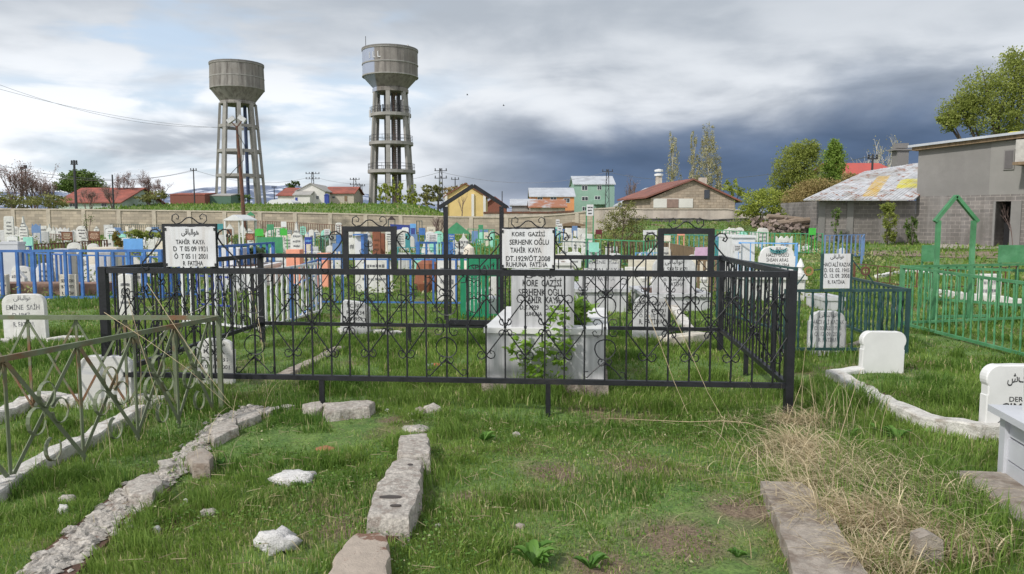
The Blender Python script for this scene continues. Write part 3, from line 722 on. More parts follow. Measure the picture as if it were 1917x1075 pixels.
# ------------------------------------------------------------------ near headstones with readable writing
def st(px, yt, yb, w, style, m, label, lines=(), t=.07, lean=0., rz=0., ink=None, name='headstone', base=False):
    Y = G(px, yb).y; o = stone(px, yt, w, style, m=m, rows=0, label=label, Y=Y, rz=rz, lean=lean, t=t, name=name, base=base)
    W_ = wpx(w, Y); g = o.location.z
    for s, py, fw, cap, dx in lines: letter(o, s, dx*W_, at(px, py, Y-t/2).z-g, -t/2-.0018, wpx(cap, Y), fw*W_, ink or M_ink, bold=.01)
    return o
st(46, 551, 636, 80, 'round', M_stonew, 'white inscribed headstone with rounded shoulders, leaning left beyond the olive fence', [(BAKI, 562, .42, 8, 0), ('EMİNE  SAİH', 580, .78, 9, 0), ('D.1947', 592, .42, 6, -.05), ('R. FATİHA', 612, .5, 9, 0)], ink=M_inkg, lean=-.02)
st(197, 666, 762, 100, 'round', mat('veined_marble', (.60, .59, .57), .45, .05, 2.4, .03, col2=(.40, .42, .47), t=(.54, .66), stretch=(.6, 1, 9)), 'blank white marble headstone with grey veins just behind the olive fence', t=.06, lean=.02)
st(400, 634, 722, 72, 'shoulder', M_stonew, 'rough white headstone with worn black script at the near left end of the black enclosure', [(BAKI, 648, .6, 8, 0), ('KAYA', 662, .55, 8, 0), ('D.T. 1931', 676, .7, 7, 0), ('Ö.05.11.2001', 690, .8, 7, 0)], lean=.04)
st(664, 562, 626, 56, 'cut', M_stoneg, 'grey headstone tilting left in the grass inside the black enclosure, its corner chipped', [('T.C. NUH', 576, .6, 7, 0), ('R.D.1341', 589, .66, 7, .05), ('D.1959', 600, .5, 6, 0), ('Ö.1992', 613, .6, 6, .05)], lean=.03, t=.08)
st(1219, 554, 634, 68, 'shoulder', M_stoneg, 'grey headstone with four lines of black letters right of the big marble tomb', [('SEFİKA  KAYA', 574, .95, 9, 0), ('D. 01. 07. 1931', 585, .72, 6, .03), ('Ö. 01. 10. 1989', 594, .72, 6, .03), ('R. FATİHA', 607, .66, 9, 0)])
st(1549, 582, 660, 70, 'shoulder', M_stoneg, 'grey headstone with black dates behind the dark green picket fence, under the hung name sign', [(BAKI, 593, .5, 8, 0), ('HACI ALİ KAZAK', 607, .86, 7.5, 0), ('D. 03. 02. 1945', 618, .72, 7, 0), ('Ö. 12. 09. 2009', 629, .72, 7, 0), ('R. FATİHA', 640, .5, 7, 0)], ink=M_inkg)
st(1652, 620, 699, 84, 'lobes', M_marblew, 'blank white headstone with a two lobed top inside the curved white kerb', t=.075, lean=.02, rz=.05)
st(1900, 682, 822, 118, 'lobes', M_marblew, 'white lobed headstone with heavy black letters, at the right edge behind the grey marble tomb', [('شفا', 716, .34, 18, 0), ('DERE', 752, .28, 9, .02), ('ÇIMAS', 770, .58, 15, .04), ('Ö.', 798, .16, 10, -.22), ('R.', 812, .14, 8, -.22)], t=.08, rz=.03)
st(1262, 484, 582, 80, 'round', M_stoneg, 'tall pale headstone with black script rising from a low grey box tomb beyond the enclosure', [(BAKI, 494, .44, 8, 0), ('H. ŞERİF KIZI', 508, .6, 7, 0), ('D. 1926', 519, .3, 4, 0), ('Ö. 14.04.2008', 526, .5, 4, 0), ('R. FATİHA', 536, .46, 7, 0)])
st(1130, 484, 580, 92, 'step', M_stoneg, 'broad grey headstone with a stepped top right of the big marble tomb', [('EMİNE  KIZI', 494, .6, 6, 0), ('CEMAL KAYA', 509, .7, 7, 0), ('R. FATİHA', 526, .45, 7, 0)], ink=M_inkg)
st(1455, 461, 560, 68, 'shoulder', M_marblew, 'white headstone with a green leaf crest, beyond the right corner of the enclosure', [('HALİT OĞLU', 481, .62, 6, 0), ('İHSAN ARAS', 490, .60, 6, 0), ('D.T. 12.10.1964', 499, .72, 5.5, -.03)])
def crest():
    Y = G(1455, 560).y-.06; p = at(1457, 468, Y); o = [x for x in bpy.data.objects if x.get('label', '').startswith('white headstone with a green leaf crest')][0]
    b = MB()
    for s in (-1, 1):
        for k in range(5):
            a = R(200+k*22) if s < 0 else R(-20-k*22); r = wpx(13, Y); c = (p.x+r*math.cos(a)*.95, Y, p.z+r*.42*math.sin(a)+.02)
            b.beam(Vector(c), Vector(c)+Vector((s*.05, 0, .035)), .012, .02); b.beam(Vector(c), Vector(c)+Vector((s*.04, 0, -.03)), .012, .02)
    b.build('crest', M_teal, o, world=True)
    letter(o, BAKI, .02, p.z-o.location.z-.02, -.038, .07, .2, M_ink)
crest()
tomb(1204, 1334, 550, 586, 'low grey box tomb carrying the tall script headstone behind the enclosure', M_marble, 1.6)
tomb(1076, 1180, 541, 585, 'low grey box tomb under the step topped headstone', M_marble, 1.6)
tomb(1396, 1512, 518, 566, 'white box tomb below the headstone with the green leaf crest', M_stonew, 1.8)
tomb(395, 480, 500, 546, 'large white box tomb on the left seen through the white picket fence', M_wpaint, 2.)
tomb(1540, 1584, 557, 582, 'small grey marble trough tomb behind the dark green picket fence', M_marble, .8)

def pillar(px, yt, yb, wp, label, m=None, name='finial_pillar'):
    Y = G(px, yb).y; p = at(px, yt, Y); h = p.z; r = wpx(wp, Y)/2
    b = MB(); b.box((0, 0, h*.33), (r*2, r*2, h*.66)); b.lathe([(r*.9, h*.66), (r*.9, h*.70), (r*.5, h*.71), (r*.55, h*.78), (r*.95, h*.80), (r*.85, h*.84), (0.01, h)], 10)
    b.v = [v+Vector((p.x, Y, 0)) for v in b.v]; return one(b, name, m or M_marblew, label, 'pillar')
pillar(1499, 484, 562, 15, 'white pointed finial pillar at the corner of the white box tomb, above the brass coloured ring')
def ball_post(px, yt, yb, wp, label):
    Y = G(px, yb).y; p = at(px, yt, Y); r = wpx(wp, Y)/2; h = p.z; b = MB(); b.box((0, 0, (h-r*2)/2), (r*1.7, r*1.7, h-r*2)); b.lathe([(.01, h-2*r), (r*.75, h-1.75*r), (r, h-r), (r*.75, h-.3*r), (.01, h)], 12)
    b.v = [v+Vector((p.x, Y, 0)) for v in b.v]; return one(b, 'ball_post', M_stonew, label, 'pillar')
ball_post(1205, 514, 560, 14, 'white round topped post left of the tall script headstone'); ball_post(1224, 520, 562, 14, 'white round topped post touching the tall script headstone')
ball_post(1318, 516, 560, 14, 'white round topped post right of the tall script headstone')

# dark green fence with the hung name sign
def P2(px, py): g = G(px, py); return (g.x, g.y)
fence([(at(1475, 540, 9.0).x, 9.05), (at(1697, 540, 8.95).x, 8.9), (at(1597, 518, 10.9).x, 11.3)], .78, M_greend, 'dark green picket fence with twisted bars in front of the grey dated headstone', step=.155, bw=.022, rail=.032, post=.04, low=.08, twist=True)
def kazak_sign():
    Y = 8.98; p0 = at(1540, 540, Y); p1 = at(1593, 475, Y); w = p1.x-p0.x; h = p1.z-p0.z
    o = thing('name_sign', 'white enamel name sign in a dark green frame standing on the dark green picket fence', 'sign', ((p0.x+p1.x)/2, Y, p0.z))
    MB().box((0, 0, h/2), (w, .006, h)).build('plate', M_plate, o)
    for s in (-1, 1): MB().box((s*(w/2+.012), .01, h/2-.02), (.028, .03, h+.04)).build('frame_post', M_greend, o)
    for s in (-1, 1):
        x = s*w*.5+s*.175
        b = MB(); b.lathe([(.035, -.008), (.055, -.008), (.055, .008), (.035, .008), (.035, -.008)], 14, cap=False); b.v = [Vector((v.x+x, v.z-.01, v.y+h*.5)) for v in b.v]; b.build('ring', M_rustm if s > 0 else mat('brass_paint', (.28, .16, .06), .5), o)
        MB().beam(Vector((s*w*.5, .01, h*.55 if s < 0 else h*.9)), Vector((x-s*.05, .01, h*.52)), .012).beam(Vector((x+s*.04, .01, h*.4)), Vector((x+s*.14, .01, .02)), .012).build('stay', M_greend, o)
    for s, py, wd, cap in ((BAKI, 484, 26, 7), ('HACI ALİ KAZAK', 499, 52, 7), ('D. 03. 02. 1945', 509.5, 47, 7), ('Ö. 12. 09. 2008', 520, 48, 7), ('R. FATİHA', 531.5, 32, 6.5)):
        letter(o, s, 0, at(1566, py, Y).z-p0.z, -.0045, wpx(cap, Y), wpx(wd, Y), M_ink)
kazak_sign()

# bright green fence on the right and its gabled gate
g0 = (at(1690, 500, 11.2).x, 11.2); g1 = (4.9, 6.3)
gd = at(1905, 527, 8.7); g1 = (gd.x+(gd.x-g0[0])*.9, 8.7+(8.7-11.2)*.9)
fence([(g0[0]+3.2, 11.9), g0, g1], .92, M_greens, 'grass green fence with twisted bars running out of the picture on the right', step=.155, bw=.02, rail=.035, post=.055, low=.10, twist=True, hs=[.92, .93, .88])
def green_gate():
    Y = 11.7; a = at(1757, 413, Y); b = at(1823, 413, Y); pk = at(1790, 367, Y); g = Hf(a.x, Y)
    o = thing('gate_arch', 'tall grass green gate arch with a pitched top, standing in the right hand fence', 'gate', ((a.x+b.x)/2, Y, g)); 
    for q in (a, b): MB().box((q.x, Y, (q.z+g)/2), (.058, .058, q.z-g)).build('post', M_greens, o, world=True)
    for px in (1750, 1830):
        e = at(px, 415, Y); MB().beam(Vector((e.x, Y, e.z)), Vector((pk.x, Y, pk.z)), .07, .05).build('roof_beam', M_greens, o, world=True)
    MB().beam(Vector((a.x, Y, g+.12)), Vector((b.x+.3, Y, g+.14)), .04, .04).build('sill', M_greens, o, world=True)
green_gate()
plate(1742, 459, 30, 31, M_greens, 'square green sheet metal sign left of the green gate arch', Y=13.6)
plate(1912, 459, 84, 33, M_greens, 'wide green sheet metal sign at the right edge beyond the green fence', Y=12.9)
fence([pf(1735, 502, .75, 14.5), pf(1905, 497, .75, 13.2), (pf(1905, 497, .75, 13.2)[0]+2, 13.6)], .72, M_greens, 'second green rail fence beyond the green gate arch', step=.3, bw=.018, rail=.045)
fence([pf(1600, 488, .6, 19), pf(1745, 494, .6, 16.5), pf(1905, 488, .6, 18)], .5, M_rustm, 'low rusty fence on the grass below the grey building', step=.45, bw=.02, rail=.02)
stone(1853, 513, 40, 'flat', m=M_stonew, rows=2, label='white square headstone seen through the bars right of the green gate arch', Y=14.8)
kerb([(1745, 553), (1830, 566), (1917, 575), (2000, 582)], .10, .16, M_stonew, 'long white kerb crossing behind the green gate arch')
kerb([(1640, 522), (1700, 511), (1760, 515), (1830, 521)], .12, .1, M_stonew, 'thin pale kerb on the grass left of the green gate arch')

# curved white kerb
kerb([(1558, 708), (1590, 728), (1640, 762), (1700, 794), (1760, 812), (1830, 826), (1880, 826)], .15, .11, M_kerb, 'curved white concrete kerb sweeping round the two lobed headstone')
kerb([(1560, 705), (1600, 700), (1612, 700)], .14, .08, M_stonew, 'short white kerb stub joining the curved kerb to the two lobed headstone')

# grey marble tomb at the right edge
def right_tomb():
    fl = G(1868, 905); f2 = G(1917, 942); h = at(1868, 768, fl.y).z; x0, y0 = fl.x, fl.y; d = (f2-fl); ang = math.atan2(d.y, d.x); L_, w = 1.75, .95
    o = thing('marble_tomb', 'grey marble box tomb with open joints, cut by the right edge of the picture', 'tomb', (x0, y0, 0), ang)
    for k, (z0, z1) in enumerate(((0.03, .36), (.38, .66), (.69, .93))): MB().box((L_/2, .03+.004*k, h*(z0+z1)/2), (L_-.1, .035, h*(z1-z0))).build('side_panel', M_marble2, o)
    MB().box((.02, w/2, h*.47), (.035, w-.05, h*.9)).build('end_panel', M_marble2, o)
    MB().box((.03, .035, h*.48), (.07, .08, h*.96)).build('corner_pillar', M_marble2, o)
    MB().box((L_/2-.02, w/2-.03, h), (L_+.08, w+.05, .04)).build('cap_slab', M_marble2, o)
    MB().box((L_/2, w/2, h*.45), (L_-.2, w-.15, h*.8)).build('core', M_conc, o)
    q = G(1908, 905); b = MB(); lx = .10; ly = .13
    b.box((lx, ly, h+.11), (.09, .09, .20)); b.lathe([(.04, h+.21), (.062, h+.235), (.066, h+.275), (.04, h+.31), (.01, h+.32)], 12, (lx, ly, 0)); b.build('corner_knob', M_marblew, o)
    c = fl+d.normalized()*L_/2; excl(c.x+w/2, c.y, w/2, L_/2, 0)
right_tomb()
def slab_ground(pts, t, m, label, name='concrete_slab', cat='slab', z=.05):
    P = [G(*p, z) for p in pts]; g = sum(Hf(p.x, p.y) for p in P)/len(P); b = MB(); rd = random.Random(3); Q = []
    for i in range(len(P)):
        a, c = P[i], P[(i+1) % len(P)]; n = max(1, int((c-a).length/.12))
        for k in range(n): q = a.lerp(c, k/n); Q.append(Vector((q.x+rd.uniform(-.008, .008), q.y+rd.uniform(-.008, .008), g+z)))
    b.slab(Q, t)
    for i in range(len(P)): pass
    c = sum(P, Vector())/len(P)
    POLY.append([(p.x, p.y) for p in P])
    return one(b, name, m, label, cat)
POLY = []
slab_ground([(1772, 882), (1862, 884), (2100, 900), (2150, 1010), (1960, 1010), (1850, 940)], .12, M_conc, 'pinkish concrete slab on the ground under the grey marble tomb at the right edge', z=.08)
slab_ground([(1425, 900), (1500, 902), (1530, 925), (1560, 975), (1660, 1130), (1500, 1130), (1478, 1040), (1450, 960)], .2, M_conc, 'weathered brown concrete kerb running out of the picture bottom right', 'concrete_kerb', 'kerb', z=.09)
def post_stub():
    g = G(1730, 1060); b = MB(); b.prism([(-.06, 0), (.07, 0), (.06, .14), (0, .17), (-.05, .15)], .08); b.v = [v+Vector((g.x, g.y, 0)) for v in b.v]
    one(b, 'stone_stub', M_conc, 'small upright grey stone stub among the dry straw bottom right', 'stone')
post_stub()

# kerbs on the left
kerb([(-60, 800), (0, 786), (40, 768), (72, 752), (140, 757), (240, 762), (310, 760)], .15, .10, M_kerb, 'white painted kerb running under the blank marble headstone behind the olive fence')
kerb([(-40, 960), (0, 930), (60, 885), (110, 860), (160, 835), (230, 795), (262, 778)], .13, .09, M_kerb, 'cracked white kerb slanting through the grass below the olive fence')
kerb([(88, 640), (120, 637), (160, 636)], .12, .06, M_kerb, 'short white kerb at the foot of the headstone leaning left')
kerb([(-40, 642), (0, 641), (20, 640)], .12, .06, M_kerb, 'short white kerb at the left edge of the picture')
kerb([(700, 624), (730, 628), (748, 626)], .14, .06, M_kerb, 'low white kerb right of the chipped grey headstone')
kerb([(640, 622), (655, 630)], .14, .06, M_kerb, 'stub of white kerb left of the chipped grey headstone')
kerb([(880, 590), (905, 560), (918, 556)], .2, .2, M_kerb, 'white broken kerb in front of the emerald grave case')
kerb([(1240, 645), (1285, 642), (1316, 636)], .22, .11, M_stonec, 'cream stone kerb beside the grey headstone with four lines of letters')
kerb([(1290, 628), (1272, 600), (1262, 585)], .14, .12, M_kerb, 'rough white kerb running back towards the tall script headstone')
kerb([(1560, 660), (1610, 645), (1640, 632)], .1, .05, M_conc, 'brown concrete edging behind the two lobed headstone')
kerb([(520, 712), (560, 692), (600, 672), (640, 652)], .14, .05, M_conc, 'mossy concrete strip in the grass on the left inside the black enclosure')

# ------------------------------------------------------------------ olive fence, front left
def olive_fence():
    a = at(-120, 699, 4.02); b = at(408, 596, 6.3); zt = .80
    A = Vector((G(-150, 1000).x, G(-150, 1000).y, 0))
    # near side: from beyond the left edge to the corner
    p1 = at(0, 673, 4.4); zt = p1.z; c = at(409, 595, 6.25); dz = c.z
    d = Vector((c.x-p1.x, c.y-p1.y, 0)); s0 = Vector((p1.x, p1.y, 0))-d*.35
    o = thing('olive_fence', 'weathered olive green fence with crossed bars and looped flat strips, front left', 'fence', (c.x, c.y, 0))
    def top(t): q = s0+d*t*1.35/1.0 if False else Vector((s0.x+d.x*1.35*t, s0.y+d.y*1.35*t, 0)); z = zt+(dz-zt)*((t*1.35)-.35); q.z = z; return q
    MB().beam(top(0), top(1), .024, .034).build('top_rail', M_olive, o, world=True)
    far_l = Vector((at(-220, 594, 6.3).x, 6.3, dz)); C_ = top(1)
    MB().beam(far_l, C_, .03, .036).build('top_rail', M_olive, o, world=True)
    def frac(px):
        D = lambda q: (q-Vector((0, 0, EYE))).dot(FW); A_, B_ = top(0), top(1); k = (px-CX)/F
        return (k*D(A_)-A_.x)/((B_.x-A_.x)-k*(D(B_)-D(A_)))
    ts = [frac(x) for x in (-140, 7, 146, 250, 328, 392)]
    def upright(q, w=.020, name='upright'): MB().box((q.x, q.y, q.z/2-.03), (w, .01, q.z+.04), math.atan2(d.y, d.x)).build(name, M_olive, o, world=True)
    for t in ts: upright(top(t))
    MB().box((C_.x, C_.y, C_.z/2-.03), (.035, .035, C_.z+.06)).build('post', M_olive, o, world=True)
    n = Vector((d.y, -d.x, 0)).normalized()*.014
    for i, t in enumerate(ts):
        q = top(t)
        for s in (-1, 1):
            j = i+s
            if 0 <= j < len(ts): e = top(ts[j]); e = Vector((e.x, e.y, .04)); MB().beam(q-Vector((0, 0, .02))+n*s, e+n*s, .006, .025).build('brace', M_olive, o, world=True)
    for i in range(len(ts)-1):
        m_ = (top(ts[i])+top(ts[i+1]))/2; du = d.normalized(); zc = m_.z*.47
        for ox, oz, r, a0, tn in ((-.085, .0, .078, .2, .95), (.085, .03, .074, 2.8, -.95), (-.005, .15, .074, -1.2, .93), (.02, -.20, .070, 1.8, .8)):
            lp = MB(); pts = [Vector((m_.x, m_.y, zc))+du*(ox+r*.8*math.cos(a0+tn*2*math.pi*k/12))+Vector((0, 0, oz+r*1.1*math.sin(a0+tn*2*math.pi*k/12)))+n*1.4 for k in range(13)]
            for k in range(12): lp.beam(pts[k], pts[k+1], .024, .004, (pts[k]-Vector((m_.x, m_.y, zc))-du*ox-Vector((0, 0, oz))))
            lp.build('flat_loop', M_olive, o, world=True)
    # far side, seen through it
    xs = np.linspace(far_l.x, C_.x, 8); lf = MB()
    for i, x in enumerate(xs[1:-1]):
        MB().box((x, 6.3, dz/2), (.022, .01, dz)).build('upright', M_olive, o, world=True)
        for s in (-1, 1): MB().beam((x, 6.3-.01*s, dz-.02), (x+s*(xs[1]-xs[0]), 6.3-.01*s, .06), .007, .018).build('brace', M_olive, o, world=True)
olive_fence()

# ------------------------------------------------------------------ the crowded graveyard: fences first
def run(pix, h, m, label, **k):
    return fence([pf(a, b, h) for a, b in pix], h, m, label, **k)
bf = 15.1
fence([(at(-120, 471, bf).x, bf), (at(300, 467, bf+.2).x, bf+.2), (at(345, 470, bf).x+.35, bf+4.5)], 1.0, M_blue, 'long blue fence of flat bars across the left, behind the olive fence', step=.30, bw=.05, rail=.05, post=.075, low=.07)
fence([(at(-60, 481, 19).x, 21.5), (at(0, 480, 19).x-1.0, 19.5), (at(170, 494, 17).x, 16.2), (at(345, 480, 15).x, 15.6)], .85, M_blue, 'second blue picket fence slanting behind the long blue one', step=.22, bw=.035, rail=.03, low=.1)
fence([(at(548, 508, 11.9).x, 11.8), (at(604, 488, 14.6).x, 14.4), (at(940, 491, 14.4).x, 14.2)], .86, M_blue, 'thin blue double railed fence behind the chipped grey headstone', step=.42, bw=.035, rail=.03, top2=.27, low=.05, post=.05)
fence([(at(358, 530, 11.9).x, 11.6), (at(492, 533, 10.9).x, 10.75), (at(604, 512, 13.2).x, 13.0)], .88, M_wpaint, 'white picket fence with twisted bars around the white box tomb', step=.19, bw=.03, rail=.03, low=.07, twist=True)
fence([(at(352, 520, 13).x, 13.4), (at(430, 520, 13).x, 13.1)], .62, M_blued, 'deep blue picket fence beside the white box tomb', step=.2, bw=.05, rail=.03)
fence([(at(1352, 469, 12).x, 12.2), (at(1490, 492, 9.9).x, 9.9)], .98, M_greend, 'dark fence with spear finials just right of the black enclosure', step=.19, bw=.018, rail=.03, finial=True, twist=True)
run([(65, 459), (200, 450)], .8, M_rustm, 'brown rusted picket fence under the dark brown lettered board', step=.16, bw=.03)
run([(50, 415), (178, 418)], .8, M_greend, 'long dark fence below the far blue signs on the left', step=.3, bw=.035)
run([(65, 408), (126, 409)], .8, M_greend, 'short dark fence close to the perimeter wall, left', step=.35, bw=.03)
run([(218, 409), (272, 411)], .9, M_slate, 'far pale blue fence below a small round topped blue sign', step=.3, bw=.05)
run([(272, 411), (345, 411)], .9, M_pink, 'far mauve fence beside a white arched headstone', step=.3, bw=.04)
run([(190, 419), (310, 422)], .8, M_greend, 'thin dark fence line in front of the far blue fence', step=.4, bw=.02)
run([(365, 413), (455, 414)], .9, M_rustm, 'far brown fence left of the white canopy', step=.3, bw=.03)
run([(455, 413), (640, 422)], .9, M_rustm, 'long brown fence in front of the perimeter wall, right of the rusty pole', step=.35, bw=.03)
run([(500, 428), (532, 428)], .8, M_green, 'green fence between the two bright green house shaped signs', step=.3, bw=.04)
run([(600, 443), (636, 438)], .9, M_greend, 'dark fence left of the blue panels', step=.15, bw=.025)
run([(728, 420), (778, 423)], .8, M_blued, 'far deep blue fence right of the dark pediment', step=.25, bw=.04)
run([(782, 455), (845, 455)], .95, M_blue, 'bright blue fence carrying the white text sign in the middle', step=.25, bw=.06, rail=.06, post=.10)
run([(745, 464), (880, 466)], .6, M_teal, 'teal thin railed fence in front of the bright blue fence', step=.5, bw=.02, top2=.2)
run([(876, 429), (925, 430)], .95, M_green, 'light green pipe fence under the small square green sign', step=.35, bw=.025)
run([(892, 448), (932, 449)], 1.0, M_green, 'green grave cage with an arched rail beside the white sign', step=.18, bw=.03)
run([(1040, 430), (1070, 430)], .8, M_blue, 'blue fence below two small white signs in front of the wall', step=.2, bw=.04)
run([(1036, 452), (1100, 454), (1100, 470)], .8, M_greend, 'dark thin fence around the white pointed headstones', step=.5, bw=.02)
run([(1100, 448), (1205, 452), (1260, 446)], .9, M_green, 'green fence in front of the budding shrub', step=.3, bw=.03)
run([(1140, 455), (1235, 452)], .8, M_wood, 'grey wooden paling fence in front of the budding shrub', step=.16, bw=.05, rail=.03)
run([(1235, 440), (1345, 441)], .9, M_teal, 'teal fence with fine pickets below the mountain grass, right', step=.2, bw=.03)
run([(1235, 453), (1298, 464)], .75, M_wood, 'brown paling fence under the beige sign', step=.15, bw=.05)
run([(1340, 451), (1400, 456)], .85, M_teal, 'pale teal mesh fence behind the small white lettered plate', step=.10, bw=.02)
run([(1385, 455), (1492, 457), (1490, 461)], 1.0, M_blue2, 'light blue thin fence around the crested white headstone', step=.30, bw=.02)
run([(1340, 431), (1450, 437), (1540, 438)], .9, M_green, 'long green fence below the yellow green tree', step=.22, bw=.03)
run([(1545, 441), (1618, 440), (1614, 446)], .95, M_slate, 'grey blue fence at the foot of the block wall', step=.25, bw=.04)

B_ = M_brown
S = stone; Pl = plate
for a, b, h_, m_, st_, lab in (((20, 441), (62, 443), .6, M_wpaint, .2, 'low white picket rail beside the mint sign on the left'), ((88, 438), (112, 439), .6, M_rustm, .2, 'small brown picket rail left of the dark brown board'), ((205, 440), (245, 441), .6, M_green, .2, 'small green picket rail above the big sky blue sign'), ((268, 452), (306, 455), .6, M_wpaint, .18, 'low white picket rail left of the left name sign'), ((410, 447), (450, 448), .6, M_greend, .2, 'small dark rail under the white canopy'), ((455, 458), (498, 459), .6, M_rustm, .2, 'low brown rail left of the wide green panel'), ((540, 470), (600, 472), .55, M_wpaint, .16, 'low white picket rail between the salmon walls'), ((585, 448), (604, 449), .6, M_green, .2, 'small green rail right of the dark blue square sign'), ((742, 478), (790, 478), .5, M_wpaint, .16, 'low white picket rail right of the second frame'), ((800, 470), (860, 471), .5, M_greend, .18, 'low dark rail before the scalloped headstone'), ((1045, 462), (1090, 463), .55, M_wpaint, .18, 'low white picket rail right of the big white sign'), ((1110, 478), (1180, 478), .5, M_greend, .16, 'low dark rail behind the step topped headstone'), ((1190, 474), (1232, 474), .55, M_blue2, .18, 'low light blue rail left of the right frame'), ((1345, 446), (1380, 447), .6, M_blue2, .2, 'small light blue rail right of the right frame')):
    run([a, b], h_, m_, lab, step=st_, bw=.022, rail=.022, post=.035, low=.06)
# row of far stones, left to right: px, top, width, style, height ...
S(16, 405, 17, 'round', .95, label='far white headstone at the left edge, standing before the perimeter wall', Y=40)
S(11, 416, 22, 'flat', .9, label='broad flat white headstone at the left edge, in front of the farthest one')
Pl(29, 409, 8, 11, M_green, 'small green sign between two tall white headstones, far left')
S(43, 405, 17, 'ogee', 1.05, label='tall white headstone with a pointed top, second from the left edge', rows=6, Y=34)
S(28, 424, 14, 'arch', .7, label='small white arched stone under the small green sign, far left')
Pl(67, 419, 17, 17, M_slate, 'slate blue house shaped sign over a pale box', shape='point')
S(68, 434, 12, 'flat', .6, m=M_marble, rows=0, label='pale lilac box stone under the slate blue house shaped sign')
S(81, 434, 19, 'flat', .75, m=M_stoneg, rows=0, label='plain grey slab right of the slate blue house shaped sign')
S(78, 423, 18, 'flat', .8, label='white slab partly behind the slate blue house shaped sign', rows=2)
S(92, 419, 9, 'ogee', .95, label='narrow white stone with a spire, left of the brown board', rows=0)
S(100, 424, 8, 'ogee', .85, label='smaller narrow white spire stone nearer the brown board', rows=0)
S(117, 426, 24, 'wavy', .85, label='white headstone partly hidden by the dark brown lettered board', rows=2)
Pl(125, 434, 21, 16, B_, 'dark brown board with pale lettering, far left', rows=4, ink=M_inkl, pm=M_rustm)
S(153, 423, 22, 'arch', .95, label='white arched headstone with dark crest between the two brown boards', rows=3, ink=M_ink)
Pl(176, 433, 21, 17, B_, 'brown board with broad cream stripes of lettering', rows=5, ink=mat('cream_lettering', (.75, .55, .40)), pm=M_rustm)
Pl(84, 399, 5, 9, M_wpaint, 'tiny white sign high before the perimeter wall on the left')
Pl(76, 408, 7, 6, M_wpaint, 'tiny pale sign on the short dark fence by the wall')
Pl(112, 406, 9, 9, M_blued, 'deep blue sign by the wall, right of the short dark fence')
Pl(122, 407, 9, 6, B_, 'dark brown sign next to the deep blue one')
Pl(52, 444, 17, 16, M_mint, 'mint green sign above the long blue fence, far left')
S(139, 454, 26, 'arch', .9, label='white arched headstone just above the blue rail, left of two', rows=3)
S(174, 456, 21, 'arch', .9, label='white arched headstone just above the blue rail, right of two', rows=1)
S(118, 474, 30, 'flat', .8, label='white headstone plate behind the bars of the blue fence', rows=4)
S(142, 474, 12, 'flat', .8, label='narrow bluish white stone behind the bars of the blue fence', rows=2)
S(82, 495, 28, 'arch', .62, label='white arched headstone in grass behind the blue bars, far left', rows=3, m=M_wpaint)
S(235, 513, 27, 'shoulder', .72, label='white headstone with faint lines inside the left end of the black enclosure view', rows=4)
S(5, 514, 20, 'flat', .5, m=M_stonec, label='cream plaque with brown letters at the left edge, behind the blue bars', rows=3, Y=15.6)
o_ = S(128, 514, 32, 'flat', .5, m=M_stonec, rows=0, label='cream plaque with three rows of black letters leaning on the red block kerb', Y=15.5)
for s_, z_, w_ in (('SEREF DIA', .68, .75), ('B.T. 1972', .46, .7), ('R. FATİHA', .22, .7)): letter(o_, s_, 0, z_*(at(128, 514, 15.5).z+.05)+.0, -.05, .06, wpx(32, 15.5)*w_, M_ink)
b_ = MB(); pa, pb = G(-140, 556), G(205, 556); b_.box(((pa.x+pb.x)/2, 16.0, .13), (pb.x-pa.x, .5, .32)); one(b_, 'block_kerb', M_brickred, 'low reddish block kerb behind the blue bars on the left', 'kerb')
S(194, 415, 10, 'arch', .95, m=M_slate, label='bluish arched stone right of the striped brown board', rows=0)
S(203, 421, 17, 'flat', .85, m=M_stoneg, label='grey white square headstone right of the striped brown board', rows=2)
S(238, 424, 6, 'flat', .8, m=M_stonec, label='narrow cream slab below the far pale blue fence', rows=0)
S(249, 423, 14, 'cloud', .75, m=M_stonec, label='cream stone with a ragged top above the big sky blue sign', rows=1)
Pl(248, 402, 8, 9, M_blue2, 'small round topped blue sign in front of the wall', shape='arch')
S(296, 407, 13, 'arch', .95, label='white arched headstone by the far mauve fence', rows=1)
Pl(318, 408, 14, 8, M_blue2, 'blue boxy sign left of the mint scroll sign, close to the wall')
Pl(342, 407, 19, 13, M_mint, 'mint sign glimpsed behind the iron scroll above the left name sign')
S(283, 417, 10, 'flat', .85, m=M_mint, label='pale mint headstone above the big sky blue sign', rows=0)
S(293, 418, 12, 'flat', .85, label='pale grey headstone left of the left name sign', rows=0)
o_ = Pl(249, 447, 36, 24, M_blue2, 'big sky blue sheet metal sign above the blue rail', rows=0, Y=16.5)
MB().box((.06, -.014, .86), (.13, .004, .025)).build('inscription', M_blued, o_)
S(290, 445, 24, 'flat', .8, label='white slab right of the big sky blue sign', rows=0)
S(302, 452, 18, 'flat', .7, m=M_stonec, label='cream slab tucked left of the left name sign', rows=0)
b_ = MB(); pa = at(180, 463, 18.5); pb = at(232, 463, 18.5); b_.box(((pa.x+pb.x)/2, 18.5, pa.z/2), (pb.x-pa.x, .7, pa.z)); one(b_, 'box_tomb', M_stonec, 'long cream tomb side just above the blue rail', 'tomb')
tomb(-8, 33, 453, 500, 'long white box tomb at the left edge above the blue rail', M_marble2, .3, Y=17.5)
tomb(100, 128, 466, 512, 'white tomb block seen above the blue rail below the brown fence', M_marble, .35, Y=18)
tomb(176, 206, 470, 512, 'pale tomb block behind the blue bars near the black corner post', M_marble, .35, Y=17)

